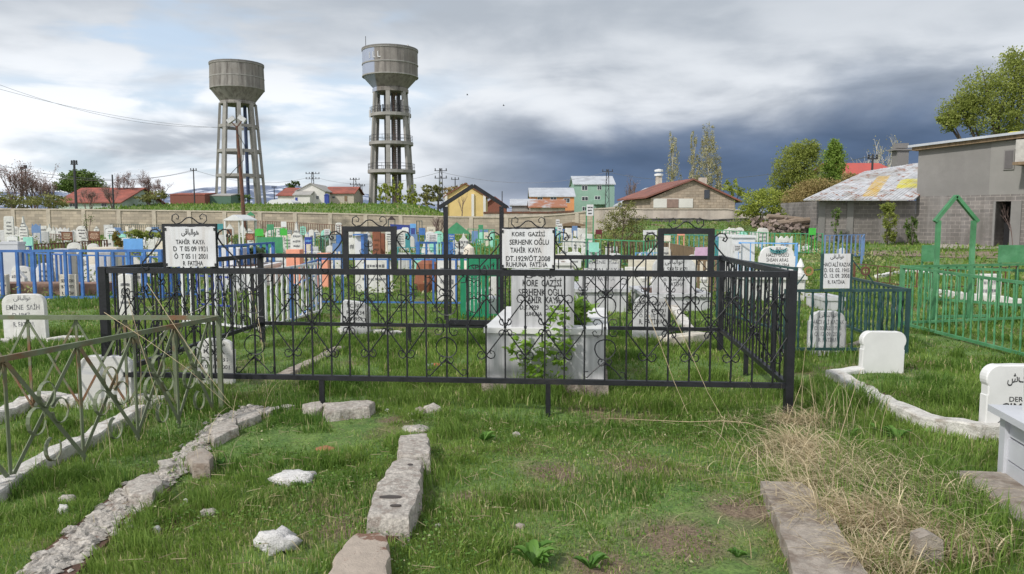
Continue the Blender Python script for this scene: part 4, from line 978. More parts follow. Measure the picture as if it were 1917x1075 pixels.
# white canopy
def canopy():
    Y = 31.; a = at(421, 413, Y); b = at(454, 413, Y); g = Hf(a.x, Y); pk = at(437, 402, Y)
    o = thing('grave_canopy', 'white grave canopy with a pitched roof on slim posts, left of the rusty pole', 'canopy', ((a.x+b.x)/2, Y, g))
    for q in (a, b):
        for dy in (0, 1.6): MB().box((q.x, Y+dy, (q.z+g)/2), (.06, .06, q.z-g)).build('post', M_wpaint, o, world=True)
    r = MB(); m_ = (a.x+b.x)/2; e = .06
    r.prism([(a.x-e, a.z), (b.x+e, b.z), (b.x, b.z+.06), (m_, pk.z), (a.x, a.z+.06)], 1.7, Y-.05); r.build('roof', M_wpaint, o, world=True)
canopy()
S(430, 419, 14, 'point', .9, label='white pointed stone framed by the left post of the white canopy', rows=0)
Pl(429, 429, 9, 9, B_, 'brown plate under the white canopy')
S(453, 420, 13, 'point', .9, label='white pointed stone at the right post of the white canopy', rows=0)
Pl(412, 419, 11, 11, M_teal, 'teal sign left of the white canopy')
S(413, 440, 15, 'flat', .8, m=M_stoneg, label='bluish white slab right of the left name sign', rows=0)
Pl(468, 437, 17, 13, B_, 'brown wooden board with orange stripes by the rusty pole', rows=4, ink=M_salmon)
def pediment(px, yt, hw, ybot, Y, m, pm, label):
    pk = at(px, yt, Y); l = at(px-hw, ybot, Y); r = at(px+hw, ybot, Y); g = Hf(pk.x, Y)
    o = thing('gable_sign', label, 'sign', (pk.x, Y, g)); b = MB(); b.prism([(l.x, l.z), (r.x, r.z), (pk.x, pk.z)], .03, Y-.015); b.build('gable_plate', m, o, world=True)
    for q in (l, r): s = 1 if q is l else -1; MB().box((q.x+s*.05, Y+.02, (q.z+g)/2), (.035, .035, q.z-g)).build('post', pm, o, world=True)
pediment(469, 396, 9, 404, 42, M_green, M_greend, 'green gable sign on thin posts against the wall, right of the rusty pole')
pediment(733, 404, 8, 412, 40, mat('dark_roof', (.05, .035, .035)), M_greend, 'small dark gable above the iron scroll of the second frame')
pediment(855, 416, 27, 438, 25, M_green, M_greend, 'large green gable sign right of the tall black gate post')
Pl(485, 428, 16, 14, M_greenb, 'bright green house shaped sign, left of two', shape='arch')
Pl(531, 426, 13, 15, M_greenb, 'bright green house shaped sign beside the ornate white headstone', shape='point')
Pl(506, 420, 13, 11, M_green, 'dark green square sign between the bright green ones')
Pl(531, 415, 10, 10, M_wpaint, 'small white plate above the bright green sign by the ornate headstone')
Pl(505, 444, 48, 30, M_green, 'wide green sheet metal panel below the bright green signs', h=.95)
S(555, 415, 24, 'ogee', 1.25, label='tall ornate white headstone with a spire, middle left', rows=5, base=True, Y=25)
S(539, 441, 22, 'cloud', .8, label='white scalloped headstone at the foot of the tall spired one, left', rows=3)
S(556, 452, 17, 'arch', .75, label='white arched headstone at the foot of the tall spired one, right', rows=4)
S(574, 433, 11, 'cloud', .85, label='small white ragged stone right of the tall spired headstone', rows=1)
S(583, 430, 10, 'arch', .9, label='small white round stone above the dark blue square sign', rows=1)
Pl(577, 444, 14, 13, M_blued, 'dark blue square sign right of the spired headstone', rows=1, ink=M_blue2)
tomb(534, 561, 463, 486, 'salmon pink tomb wall below the spired headstone', M_salmon, .4, Y=18.5, cap=False)
tomb(592, 613, 470, 487, 'salmon pink tomb wall left of the black sign frame', M_salmon, .4, Y=18, cap=False)
S(572, 458, 18, 'flat', .75, m=M_stonec, label='cream slab between the two salmon walls', rows=0)
S(590, 462, 12, 'flat', .7, m=M_stoneg, label='small grey slab just left of the right salmon wall', rows=0)
Pl(574, 477, 34, 6, M_green, 'green rail topped sign between the two salmon walls', h=.7)
S(510, 463, 9, 'arch', .6, label='small grey arched stone on the green slope above the enclosure rail', rows=0, m=M_stoneg)
S(504, 487, 19, 'arch', .55, label='white round topped stone behind the left rear corner of the enclosure', rows=1)
tomb(405, 446, 461, 490, 'white tomb with blue trim right of the left name sign', M_wpaint, 1.6, Y=18, cap=False)
Pl(411, 469, 14, 8, M_blued, 'deep blue plate on the white tomb right of the left name sign', h=.7)
S(458, 492, 22, 'wavy', .5, label='white wavy low stone behind the enclosure rail', rows=0)
Pl(612, 429, 10, 12, M_plate, 'small white text plate on a stalk left of the second frame', rows=3)
S(634, 417, 12, 'shoulder', 1.0, label='white headstone left of the second black frame, upper', rows=4)
S(624, 440, 14, 'shoulder', .85, label='white headstone left of the second black frame, lower', rows=3)
Pl(634, 440, 9, 17, M_blue, 'upright blue panel touching the second black frame')
Pl(631, 456, 17, 15, M_slate, 'grey blue square panel left of the second black frame')
S(617, 460, 12, 'arch', .7, label='small white stone below the dark fence left of the second frame', rows=1)
S(656, 431, 10, 'flat', .95, label='white stone in the left upper corner of the second frame', rows=2)
S(670, 432, 12, 'flat', .95, label='pale blue white stone in the second frame', rows=0)
S(688, 431, 20, 'cloud', .95, m=M_stoneg, label='lilac grey stone with a blurred crest inside the second frame', rows=2)
def cabinet():
    Y = 22.; a = at(663, 441, Y); b = at(681, 441, Y); g = Hf(a.x, Y); o = thing('grave_cabinet', 'white grave case with bright blue frame inside the second black frame', 'grave case', ((a.x+b.x)/2, Y, g)); h = a.z-g; w = b.x-a.x
    MB().box((-w*.1, .25, h/2), (w*.7, .5, h*.96)).build('case', M_wpaint, o); MB().box((w*.42, .2, h/2), (w*.3, .62, h)).build('side_panel', M_blue, o); MB().box((0, .2, h+.02), (w*1.1, .66, .04)).build('top_rail', M_blue, o)
cabinet()
S(659, 446, 12, 'shoulder', .8, label='white low stone left in the second frame', rows=1)
S(705, 432, 15, 'round', 1.0, m=M_rust, label='large rust red headstone with a round head in the second frame', rows=5, ink=M_brown, Y=22)
S(714, 437, 13, 'round', .95, m=M_rust, label='second rust red headstone behind the large one', rows=0, Y=22.8)
S(720, 449, 12, 'arch', .7, m=M_stonec, label='pale mossy arched stone right of the rust red headstones', rows=0)
S(730, 430, 17, 'flat', 1.0, label='white headstone with rows of black text at the right side of the second frame', rows=5, ink=M_ink)
S(751, 430, 17, 'round', 1.0, label='white text headstone just right of the second frame', rows=5)
S(683, 463, 30, 'point', .7, label='low white gabled tomb end under the rust red headstones', rows=0)
S(700, 480, 70, 'shoulder', .72, label='wide white headstone seen through the enclosure below the second frame', rows=3, m=M_stonew, Y=16.5)
Pl(763, 437, 9, 26, M_teal, 'narrow upright teal panel right of the second frame')
Pl(773, 419, 11, 8, M_blue2, 'blue sign by the black wire square in front of the wall')
Pl(790, 427, 12, 13, M_blue, 'blue slatted panel in front of the wall')
fence([pf(780, 414, 1.3), pf(790, 414, 1.3)], 1.3, M_greend, 'thin black wire square frame in front of the wall', step=2, rail=.03, post=.03, low=.75)
Pl(810, 437, 18, 19, M_plate, 'white text sign above the bright blue fence', rows=5)
Pl(822, 443, 6, 11, M_mint, 'small mint plate beside the white text sign')
S(797, 447, 18, 'cloud', .85, label='white ragged stone behind the bright blue fence', rows=0)
Pl(845, 438, 12, 12, M_blue, 'blue lettered plate under the large green gable sign', rows=2, ink=M_plate)
S(868, 436, 36, 'cloud', 1.0, label='broad white scalloped headstone right of the tall black gate post', rows=4, Y=23)
S(851, 450, 18, 'step', .75, label='pale stepped slab left of the scalloped headstone', rows=0)
def basket():
    Y = 15.5; p = at(878, 457, Y); g = Hf(p.x, Y); b = MB(); b.lathe([(.13, g), (.17, g+.15), (.16, g+p.z*.6), (.10, p.z-.08), (.01, p.z)], 12, (p.x, Y, 0)); one(b, 'clay_mound', M_stonec, 'tan rounded cairn before the scalloped headstone', 'cairn')
basket()
Pl(900, 421, 9, 9, M_green, 'small square green sign on a pipe, left of the big white sign')
S(922, 432, 9, 'arch', .9, m=M_mint, label='mint arched stone peeking out left of the big white sign', rows=0)
S(836, 482, 36, 'round', .72, label='white headstone crossed by the blue rail left of the rear gate', rows=2, Y=15.2)
S(890, 500, 14, 'flat', .6, label='white narrow stone with script right of the rear gate post', rows=2, Y=14.8)
S(924, 500, 12, 'flat', .62, label='white slim box behind the emerald grave case', rows=0, Y=14.)
b_ = MB(); p_ = at(800, 484, 17); b_.lathe([(.22, 0), (.30, .2), (.24, p_.z*.85), (.05, p_.z)], 7, (p_.x, 17, Hf(p_.x, 17)*0)); one(b_, 'boulder', M_rust, 'rust coloured boulder behind the blue rail', 'stone')
# emerald grave case
def emerald():
    Y = 12.3; a = at(865, 480, Y); b = at(936, 480, Y); g = Hf(a.x, Y); w = b.x-a.x; o = thing('grave_case', 'emerald green grave case with a lettered head panel, left of the big tomb', 'grave case', ((a.x+b.x)/2, Y, g)); h = a.z-g
    z1 = at(900, 513, Y).z-g
    pn = MB().box((w*.06, 0, (h+z1)/2), (w*.88, .03, h-z1)).build('head_panel', M_gate, o); letter(pn, 'SELAVİ', w*.05, z1+(h-z1)*.22, -.018, .085, w*.62, M_ink, bold=.02)
    k = MB()
    for i in range(7): k.box((-w*.44+w*.6*i/6, 0, z1/2), (.05, .035, z1))
    k.build('bars', M_gate, o)
    for s in (-.5, .5): MB().box((s*w, .01, h*.5), (.06, .06, h)).build('post', M_gate, o)
    k = MB()
    for y in (.0, .7):
        k.box((0, y, z1-.02), (w, .04, .04)); k.box((0, y, .05), (w, .04, .04))
    for s in (-.5, .5): k.box((s*w, .35, z1-.02), (.04, .66, .038)); k.box((s*w, .35, .05), (.04, .66, .038))
    k.build('frame', M_gate, o); MB().box((w*.3, .35, .16), (w*.3, .5, .3)).build('bench', M_wpaint, o)
emerald()
# right of the big white sign
Pl(1044, 411, 7, 10, M_plate, 'tiny white sign, upper of two, before the perimeter wall', rows=2)
Pl(1048, 419, 9, 13, M_plate, 'tiny white sign, lower of two, before the perimeter wall', rows=2)
def hut():
    Y = 46.; a = at(1053, 423, Y); b = at(1092, 423, Y); g = Hf(a.x, Y); o = thing('wooden_hut', 'low hut with a brown pitched roof against the perimeter wall', 'hut', ((a.x+b.x)/2, Y, g)); m_ = (a.x+b.x)/2
    MB().box((m_, Y+1, (g+a.z)/2), (b.x-a.x-.3, 1.6, a.z-g)).build('wall', M_wood, o, world=True); r = MB(); pk = at(1073, 416, Y)
    r.prism([(a.x-.15, a.z-.02), (b.x+.15, a.z-.02), (b.x+.1, a.z+.08), (m_, pk.z), (a.x-.1, a.z+.08)], 2.0, Y); r.build('roof', M_wood, o, world=True)
hut()
S(1064, 427, 12, 'flat', .95, label='white slab below the brown hut roof', rows=1)
Pl(1076, 423, 10, 9, M_slate, 'grey blue plate below the brown hut roof')
S(1091, 428, 17, 'flat', .95, label='white framed slab left of the tall sign on green posts', rows=1)
S(1058, 440, 9, 'point', .9, label='white pointed stone right of the big white sign', rows=0)
S(1077, 446, 11, 'arch', .8, label='white blurred stone between the pointed one and the broad arched one', rows=1)
S(1100, 438, 23, 'round', .98, label='broad white headstone behind the green posts of the tall sign', rows=4)
def tall_sign():
    Y = 24.; a = at(1098, 383, Y); b = at(1111, 383, Y); g = Hf(a.x, Y); zb = at(1100, 404, Y).z; o = thing('tall_sign', 'tall white sign on two slim green posts reaching above the wall', 'sign', ((a.x+b.x)/2, Y, g))
    MB().box(((a.x+b.x)/2, Y, (a.z+zb)/2), (b.x-a.x, .02, a.z-zb)).build('plate', M_plate, o, world=True)
    mk = marks((b.x-a.x)*.9, a.z-zb, 3, y=-.014, cz=zb-g, seed=5); mk.build('inscription', M_ink, o)
    for x in (a.x, b.x): MB().box((x, Y+.03, (a.z+g)/2), (.035, .035, a.z-g)).build('post', M_green, o, world=True)
tall_sign()
Pl(1112, 454, 19, 18, M_mint, 'pale mint square sign with a small orange mark', Y=17)
Pl(1121, 430, 12, 9, mat('maroon_paint', (.12, .02, .025)), 'small maroon sign on the green fence', rows=0)
Pl(1217, 431, 26, 9, M_plate, 'long white lettered sign on the fence left of the right black frame', rows=1, ink=M_ink)
Pl(1245, 441, 21, 11, M_stonec, 'beige square sign inside the right black frame')
S(1228, 465, 30, 'round', .62, label='white rounded headstone left of the right frame post', rows=1)
S(1245, 463, 22, 'shoulder', .68, label='white headstone inside the lower part of the right black frame', rows=2)
Pl(1315, 463, 28, 26, M_pink, 'pink mauve sheet sign inside the right black frame', rows=0, h=.85)
Pl(1380, 457, 15, 14, M_plate, 'small white lettered plate with black script left of the crested headstone', rows=3)
Pl(1275, 436, 14, 5, M_salmon, 'tiny orange sign on the teal fence')
tomb(1370, 1416, 441, 470, 'white box tomb with lilac panels right of the right black frame', M_wpaint, 1.4, Y=20.5)
S(1428, 427, 22, 'shoulder', 1.0, label='white headstone with grey text beside the pale tree trunk', rows=3)
S(1468, 442, 31, 'wavy', .8, label='white headstone with a wavy top before the long green fence', rows=1)
Pl(1521, 427, 13, 13, M_greenb, 'bright green plate at the corner of the block wall')
MK = []
for px, yt, w in ((1497, 458, 4), (1504, 461, 3), (1510, 457, 5), (1515, 460, 3), (1570, 466, 5), (1577, 464, 7)):
    MK.append(S(px, yt, w, 'arch', .35, label='tiny white marker', rows=0, group='tiny marker stones below the block wall', name='marker_stone', m=M_wpaint))
kerb([(1500, 480), (1535, 479)], .3, .12, M_stonec, 'orange tan kerb on the grass left of the dark green framed sign')
S(1190, 500, 40, 'flat', .5, m=M_stonew, label='low white wall stone behind the round topped posts', rows=0, Y=17)
tomb(1040, 1075, 492, 512, 'white tomb edge right of the big white sign', M_stonew, 1.2, Y=16.2)
tomb(1185, 1340, 483, 495, 'long cream tomb ledge behind the tall script headstone', M_stonec, 1.2, Y=18.5, cap=False)
run([(1308, 489), (1352, 489)], .75, M_wood, 'short brown paling fence under the pink mauve sign', step=.14, bw=.05)
# scattered smaller stones that fill the rows further back
rd = random.Random(21); SCAT = {}
zones = [(8, 230, 'at the left, beyond the long blue fence'), (232, 300, 'beyond the big sky blue sign'), (455, 545, 'near the wide green panel'), (560, 640, 'between the spired headstone and the second frame'), (745, 830, 'right of the second frame'), (880, 935, 'left of the big white sign'), (1345, 1420, 'below the yellow green tree'), (1040, 1100, 'right of the big white sign')]
k = 0
looks = [('arch', M_stonew, 'white arched'), ('flat', M_stoneg, 'grey square'), ('shoulder', M_stonew, 'white shouldered'), ('round', M_wpaint, 'bright white rounded'), ('flat', M_stonec, 'cream square'), ('point', M_stonew, 'white pointed'), ('flat', M_slate, 'slate blue square'), ('arch', M_mint, 'mint arched')]
used = set()
for x0, x1, where in zones:
    for i in range(int((x1-x0)/9)):
        px = rd.uniform(x0, x1); li = rd.randrange(len(looks)); stl, m_, nm = looks[li]; yt = rd.triangular(417, 452, 424); w = rd.uniform(.35, .55)
        Yq = solve(px, yt, .68); 
        lab = 'low %s stone %s' % (nm, where)
        o_ = S(px, yt, w*F/Yq, stl, .68, m=m_, rows=rd.choice((0, 2, 3)), label=lab, group='%s stones %s' % (nm, where)); SCAT.setdefault((nm, where), []).append((px, o_))

for x0, x1, y0, y1, where in ((408, 470, 452, 482, 'right of the left name sign, low down'), (480, 640, 458, 492, 'just above the rear rail, middle left'), (745, 832, 462, 492, 'behind the thin blue double railed fence'), (1042, 1180, 458, 486, 'behind the step topped headstone'), (1190, 1345, 466, 490, 'behind the tall script headstone'), (30, 300, 474, 505, 'seen between the blue bars on the left')):
    for i in range(max(3, int((x1-x0)/17))):
        px = rd.uniform(x0, x1); stl, m_, nm = looks[rd.randrange(len(looks)-2 if rd.random() < .8 else len(looks))]; yt = rd.uniform(y0, y1); Yq = solve(px, yt, .55)
        SCAT.setdefault((nm, where), []).append((px, S(px, yt, rd.uniform(.32, .5)*F/Yq, stl, .55, m=m_, rows=rd.choice((0, 2, 3)), label='low %s stone %s' % (nm, where), group='%s stones %s' % (nm, where))))
ORD = ['leftmost']+[w_+' from left' for w_ in 'second third fourth fifth sixth seventh eighth ninth tenth eleventh'.split()]
for (nm, where), L_ in SCAT.items():
    L_.sort(key=lambda q: q[0])
    if len(L_) > 1:
        for i, (_, o_) in enumerate(L_): o_['label'] = '%s low %s stone %s' % (ORD[i], nm, where)
for i, o_ in enumerate(MK): o_['label'] = '%s tiny white marker stone below the block wall' % ORD[i]

# ------------------------------------------------------------------ perimeter walls
M_wall = mat('block_wall', (.42, .36, .285), .9, .16, 1.2, .3, col2=(.32, .27, .21), t=(.5, .75), brick=(.55, .19, .012, (.62, .60, .58)))
M_cope = mat('wall_coping', (.46, .40, .32), .9, .15, 3, .3)
M_plast = mat('pale_plaster', (.50, .44, .37), .9, .12, 1.5, .2, col2=(.36, .30, .25), t=(.5, .62), streak=(2.5, .5, (.22, .20, .18)))
M_dstone = mat('dark_rubble_stone', (.17, .16, .155), .95, .3, 3, 1., brick=(.4, .25, .02, (.5, .5, .5)))
def wall(pts, Y, thick, m, mc, label, cap=.10, base=None, pil=None):
    """pts: (px, top py)"""
    P = []
    for i in range(len(pts)-1):
        n = max(1, int(abs(pts[i+1][0]-pts[i][0])/25))
        for k in range(n):
            t = k/n; x = pts[i][0]*(1-t)+pts[i+1][0]*t; y = pts[i][1]*(1-t)+pts[i+1][1]*t; Yq = Y(x) if callable(Y) else Y; P.append(at(x, y, Yq))
    P.append(at(pts[-1][0], pts[-1][1], Y(pts[-1][0]) if callable(Y) else Y))
    c = P[0]; o = thing('perimeter_wall', label, 'wall', (c.x, c.y, Hf(c.x, c.y))); b = MB(); cp = MB(); pr = None; pc = None
    for i, p in enumerate(P):
        g = Hf(p.x, p.y)-.5; k = len(b.v)
        for y, z in ((0, g), (0, p.z-cap), (thick, p.z-cap), (thick, g)): b.v.append(Vector((p.x, p.y+y, z)))
        r = list(range(k, k+4)); 
        if pr: b.quadstrip(pr, r)
        pr = r; k = len(cp.v)
        for y, z in ((-.05, p.z-cap), (-.05, p.z-.01), (thick+.05, p.z), (thick+.05, p.z-cap)): cp.v.append(Vector((p.x, p.y+y, z)))
        r = list(range(k, k+4))
        if pc: cp.quadstrip(pc, r)
        pc = r
    b.build('wall_body', m, o, world=True); cp.build('coping', mc, o, world=True)
    if pil:
        for x in np.arange(pts[0][0], pts[-1][0], pil):
            yy = np.interp(x, [q[0] for q in pts], [q[1] for q in pts]); Yq = Y(x) if callable(Y) else Y; p = at(x, yy, Yq); g = Hf(p.x, Yq)-.3
            MB().box((p.x, p.y-.01, (g+p.z-cap)/2), (.28, .08, p.z-cap-g)).build('pilaster', M_cope, o, world=True)
    return o
wall([(-900, 380), (-330, 384), (-100, 387), (0, 390), (150, 391), (300, 393), (480, 395.5), (640, 399), (760, 402.5), (860, 405), (960, 405.5), (1026, 402), (1070, 398.5), (1112, 393)], 55., .35, M_wall, M_cope, 'long beige block wall with stone coping across the back of the graveyard', pil=66)
wall([(1112, 390), (1160, 388), (1205, 390), (1300, 390), (1362, 390), (1400, 396), (1440, 402)], 49.5, .35, M_plast, M_cope, 'pale stained plaster wall right of the budding shrub', cap=.08)
wall([(1180, 408), (1215, 409), (1300, 408), (1330, 411), (1395, 408), (1470, 412)], 48.6, .5, M_dstone, M_dstone, 'dark rubble stone footing below the pale stained wall', cap=.05)

# ------------------------------------------------------------------ water towers
M_tower = mat('tower_concrete', (.25, .235, .215), .9, .14, .5, .3, col2=(.19, .17, .145), t=(.5, .7), streak=(1.6, .85, (.07, .06, .052)))
M_leg = mat('tower_leg_concrete', (.275, .265, .245), .9, .14, .8, .2, col2=(.20, .185, .16), t=(.52, .72))
def ex_blue(N, L, c, tc, mix, mr, noise):
    s = N.new('ShaderNodeSeparateXYZ'); L.new(tc.outputs['Object'], s.inputs[0]); f = mr(s.outputs[0], -1.9, -2.2)
    f2 = mr(s.outputs[1], 3, 1)
    m_ = N.new('ShaderNodeMath'); m_.operation = 'MULTIPLY'; L.new(f, m_.inputs[0]); L.new(f2, m_.inputs[1])
    m2 = N.new('ShaderNodeMath'); m2.operation = 'MULTIPLY'; m2.inputs[1].default_value = .85; L.new(m_.outputs[0], m2.inputs[0])
    return mix(m2.outputs[0], c, (.30, .34, .44))
M_tower2 = mat('tower_concrete_painted', (.23, .21, .19), .9, .14, .5, .3, col2=(.17, .15, .13), t=(.5, .7), streak=(1.6, .75, (.075, .065, .06)), extra=ex_blue)
def tower(cx, yb, Y, bowl, rings, legs, n_legs, a0, label, kind):
    base = at(cx, yb, Y); px = lambda w: w*base_d/F; base_d = (base-Vector((0, 0, EYE))).dot(FW); zz = lambda y: at(cx, y, Y-4.6).z; g = Hf(base.x, Y)
    o = thing('water_tower', label, 'water tower', (base.x, Y, g)); loc = lambda z: z-g
    mt = M_tower if kind == 0 else M_tower2
    tk = MB().lathe([(px(bowl[k][0])/2, loc(zz(bowl[k][1]))) for k in range(len(bowl))][::-1], 24).build('tank', mt, o)
    # ribs of shuttering and rims
    rb = MB(); r0 = px(bowl[1][0])/2
    for y in (bowl[1][1]+1.2, (bowl[1][1]*.45+bowl[2][1]*.55), bowl[2][1]):
        z = loc(zz(y)); rb.lathe([(r0, z-.12), (r0+.10, z-.10), (r0+.10, z+.10), (r0, z+.12)], 24, cap=False)
    rb.build('tank_bands', M_leg, o)
    ztop = loc(zz(legs[0][1])); r1 = px(legs[0][0])/2; r2 = px(legs[1][0])/2
    hw = px(10 if kind == 0 else 11)/2*1.0
    for i in range(n_legs):
        a = R(a0)+2*math.pi*i/n_legs; d = Vector((math.cos(a), math.sin(a), 0))
        p0 = d*(r1-.4); p0.z = ztop+.2; p1 = d*(r2-.5); p1.z = -.8
        MB().beam(p1, p0, (.70 if kind == 0 else .74), .48, d).build('leg', M_leg, o)
    for y in rings:
        z = loc(zz(y)); t = (ztop-z)/ztop; rr = (r1-.4)+(r2-r1-.05)*t; b = MB()
        if kind == 0:
            for i in range(n_legs):
                a = R(a0)+2*math.pi*i/n_legs; c = R(a0)+2*math.pi*(i+1)/n_legs
                b.beam((rr*math.cos(a), rr*math.sin(a), z), (rr*math.cos(c), rr*math.sin(c), z), .42, .55)
            b.build('ring_beam', M_leg, o)
        else:
            b.lathe([(.9, z), (rr+.45, z), (rr+.45, z+.55), (.9, z+.56)], 24); b.build('platform', M_leg, o)
            k = MB(); R_ = rr+.35; N_ = 24
            for h in (.55, 1.1): k.tube([(R_*math.cos(2*math.pi*j/N_), R_*math.sin(2*math.pi*j/N_), z+.56+h) for j in range(N_+1)], .035, 4)
            for j in range(N_): k.beam((R_*math.cos(2*math.pi*j/N_), R_*math.sin(2*math.pi*j/N_), z+.5), (R_*math.cos(2*math.pi*j/N_), R_*math.sin(2*math.pi*j/N_), z+1.66), .05)
            k.build('railing', M_wire, o)
    if kind == 0:
        for i in (.2, 2.6): MB().tube([(1.4*math.cos(i*2), 1.4*math.sin(i*2), -.5), (1.2*math.cos(i*2), 1.2*math.sin(i*2), ztop+.5)], .32, 6).build('riser_pipe', M_rustm if i > 1 else mat('dull_blue_pipe', (.05, .07, .14)), o)
    else:
        for x, y, r in ((-.95, .4, .34), (1.3, .9, .32), (.25, -.5, .14)): MB().tube([(x, y, -.5), (x, y, ztop+.5)], r, 8).build('riser_pipe', mat('dark_pipe', (.09, .09, .095)), o)
        ld = MB()
        for s in (-.3, .3): ld.beam((.9+s, -1.1, 0), (.9+s, -1.1, ztop), .09)
        for j in range(55): ld.beam((.6, -1.1, ztop*j/55), (1.2, -1.1, ztop*j/55), .06)
        ld.build('ladder', M_rustm, o)
        an = MB()
        for x, z, h in ((r1+.1, ztop-4.5, 2.2), (r1-.5, ztop-3.2, 1.8), (-r1-.3, ztop-3.8, 1.2)): an.box((x, -.9, z), (.28, .18, h)); an.beam((x, -.8, z-h), (x, -.8, z+h), .08)
        an.build('antenna', mat('antenna_shell', (.5, .5, .5)), o)
        eq = MB(); rdq = random.Random(4)
        for j in range(26): a = rdq.uniform(0, 6.28); q = rdq.uniform(1.5, r1-.2); h = rdq.uniform(.8, 2.6); eq.box((q*math.cos(a), q*math.sin(a), loc(zz(rings[0]))+h/2+.5), (rdq.uniform(.12, .4), .25, h))
        eq.build('equipment', mat('grey_equipment', (.16, .16, .16)), o)
    rf = MB(); z = loc(zz(bowl[1][1])); r = px(bowl[1][0])/2; rf.lathe([(r+.12, z-.05), (r+.12, z+.22), (r*.3, z+(.55 if kind == 0 else .35)), (.01, z+(.62 if kind == 0 else .4))], 24); rf.build('roof', mat('tower_roof', (.16, .15, .14), .8), o)
    if kind:
        MB().beam((-r*.88, 0, z), (-r*.88, 0, z+2.6), .09).build('mast', M_wire, o); k = MB()
        for x, h in ((-.5, .55), (.2, .35), (1.6, .6), (3.3, .7), (4.3, .3)): k.lathe([(.25, z+.1), (.4, z+h*.6), (.35, z+h), (.05, z+h*1.5)], 8, (x, -.6-abs(x)*.1, 0))
        k.build('roof_vents', mat('vent_metal', (.4, .4, .4)), o)
        bl = MB()
        for x, hh, w in ((-2.95, 1.05, .16), (-2.25, 1.05, .16), (-1.35, 1.0, .16), (-2.0, .16, .42), (-1.1, .16, .42)):
            a = math.acos(max(-1, min(1, x/(r+.12)))); yy = -math.sin(a)*(r+.06); bl.box((x, yy, z-1.5-(0 if hh > .5 else .45)), (w, .06, hh), -(x/(r+.12)))
        bl.build('painted_letters', M_wpaint, o)
    return o
tower(451, 379, 146., [(10, 108.5), (95, 113), (97, 160), (62, 184), (64, 186.5), (64, 190), (56, 190.5)], (232, 280, 327), [(70, 190), (99, 375)], 8, 22, 'left concrete water tower, shorter and stained, with plain ring beams', 0)
tower(734, 386, 140., [(10, 82), (101, 85), (101, 136), (63, 158), (66, 159.5), (66, 166), (58, 166.5)], (213, 268, 322), [(68, 166), (96, 384)], 6, 30, 'right concrete water tower, taller, with railed platforms and faded white and blue paint', 1)

# ------------------------------------------------------------------ houses
M_win = M_glass
def house(pxl, pxr, yeave, yridge, Y, depth, mw, mr_, label, ridge='x', wins=(), extra=None, ext=.3, ybase=None, yrr=None):
    """front face spans pxl..pxr; ridge along x (eave in front) or along y (gable to the viewer)"""
    a = at(pxl, yeave, Y); b = at(pxr, yeave, Y); g = min(Hf(a.x, Y), Hf(b.x, Y))-.6; w = b.x-a.x; cx = (a.x+b.x)/2; h = a.z-g
    o = thing('house', label, 'house', (cx, Y, g)); zr = at((pxl+pxr)/2, yridge, Y+(depth/2 if ridge == 'x' else 0)).z-g
    if ridge == 'x':
        MB().box((0, depth/2, h/2), (w, depth, h)).build('wall', mw, o)
        t = .14; r = MB()
        for k, (y0, y1, z0, z1) in enumerate(((-ext, depth/2, h, zr), (depth+ext, depth/2, h, zr))): r.slab([(-w/2-ext, y0, z0+.03), (w/2+ext, y0, z0+.03), (w/2+ext, y1, z1+.03+k*.002), (-w/2-ext, y1, z1+.03+k*.002)], t)
        r.build('roof', mr_, o); gb = MB()
        for s in (-1, 1): x = s*(w/2-.12); gb.v += [Vector((x, .05, h)), Vector((x, depth-.05, h)), Vector((x, depth/2, zr-.12))]; gb.f.append((len(gb.v)-3, len(gb.v)-2, len(gb.v)-1))
        gb.build('gable', mw, o)
    else:
        b_ = MB(); b_.prism([(-w/2, 0), (w/2, 0), (w/2, h), (0, zr-.05), (-w/2, h)], depth, 0); b_.build('wall', mw, o); r = MB()
        for k, s in enumerate((-1, 1)): e = ext; sl_ = (zr-h)/(w/2); r.slab([(s*(w/2+e), -e, h-sl_*e+.03), (s*(w/2+e), depth+e, h-sl_*e+.03), (0, depth+e, zr+.03+k*.002), (0, -e, zr+.03+k*.002)], .12)
        r.build('roof', mr_, o)
    for x0, y0, x1, y1, kind in wins:
        p = at(x0, y1, Y); q = at(x1, y0, Y); ww = q.x-p.x; hh = q.z-p.z; c = ((p.x+q.x)/2-cx, -.02, (p.z+q.z)/2-g)
        if kind == 'd': MB().box(c, (ww, .06, hh)).build('door', M_blued if 'blue' in label else M_wood, o); continue
        f = MB().box(c, (ww, .05, hh)).build('window', M_wpaint, o)
        gl = MB()
        for s in (-.25, .25): gl.box((c[0]+s*ww*.94, -.05, c[2]), (ww*.40, .02, hh*.80))
        gl.build('pane', M_win, f)
    return o
C_ = mat
M_cream = mat('cream_render', (.62, .60, .56), .85, .08, .6)
M_gren = mat('sage_render', (.24, .38, .30), .85, .08, .5, col2=(.20, .31, .25), t=(.5, .7))
M_oran = mat('orange_render', (.60, .26, .11), .85, .1, .5)
M_yel = mat('yellow_render', (.62, .46, .19), .85, .1, .6, col2=(.52, .38, .15), t=(.5, .7))
M_grayr = mat('grey_render', (.33, .32, .30), .9, .1, .6)
house(108, 225, 379, 352, 95, 12, mat('pale_green_render', (.42, .5, .42)), M_redroof, 'low pale green house with a wide red tiled roof behind the wall, left', wins=((130, 379, 142, 388, 'w'), (190, 378, 200, 388, 'w')))
house(318, 383, 364, 361.5, 118, 8, mat('red_brown_hoarding', (.20, .07, .05)), M_redroof, 'long low dark red building on the far bank', ext=.05)
house(383, 432, 366, 363, 120, 6, mat('green_hoarding', (.08, .15, .11)), M_grayr, 'long low green building on the far bank by the left water tower', ext=.05)
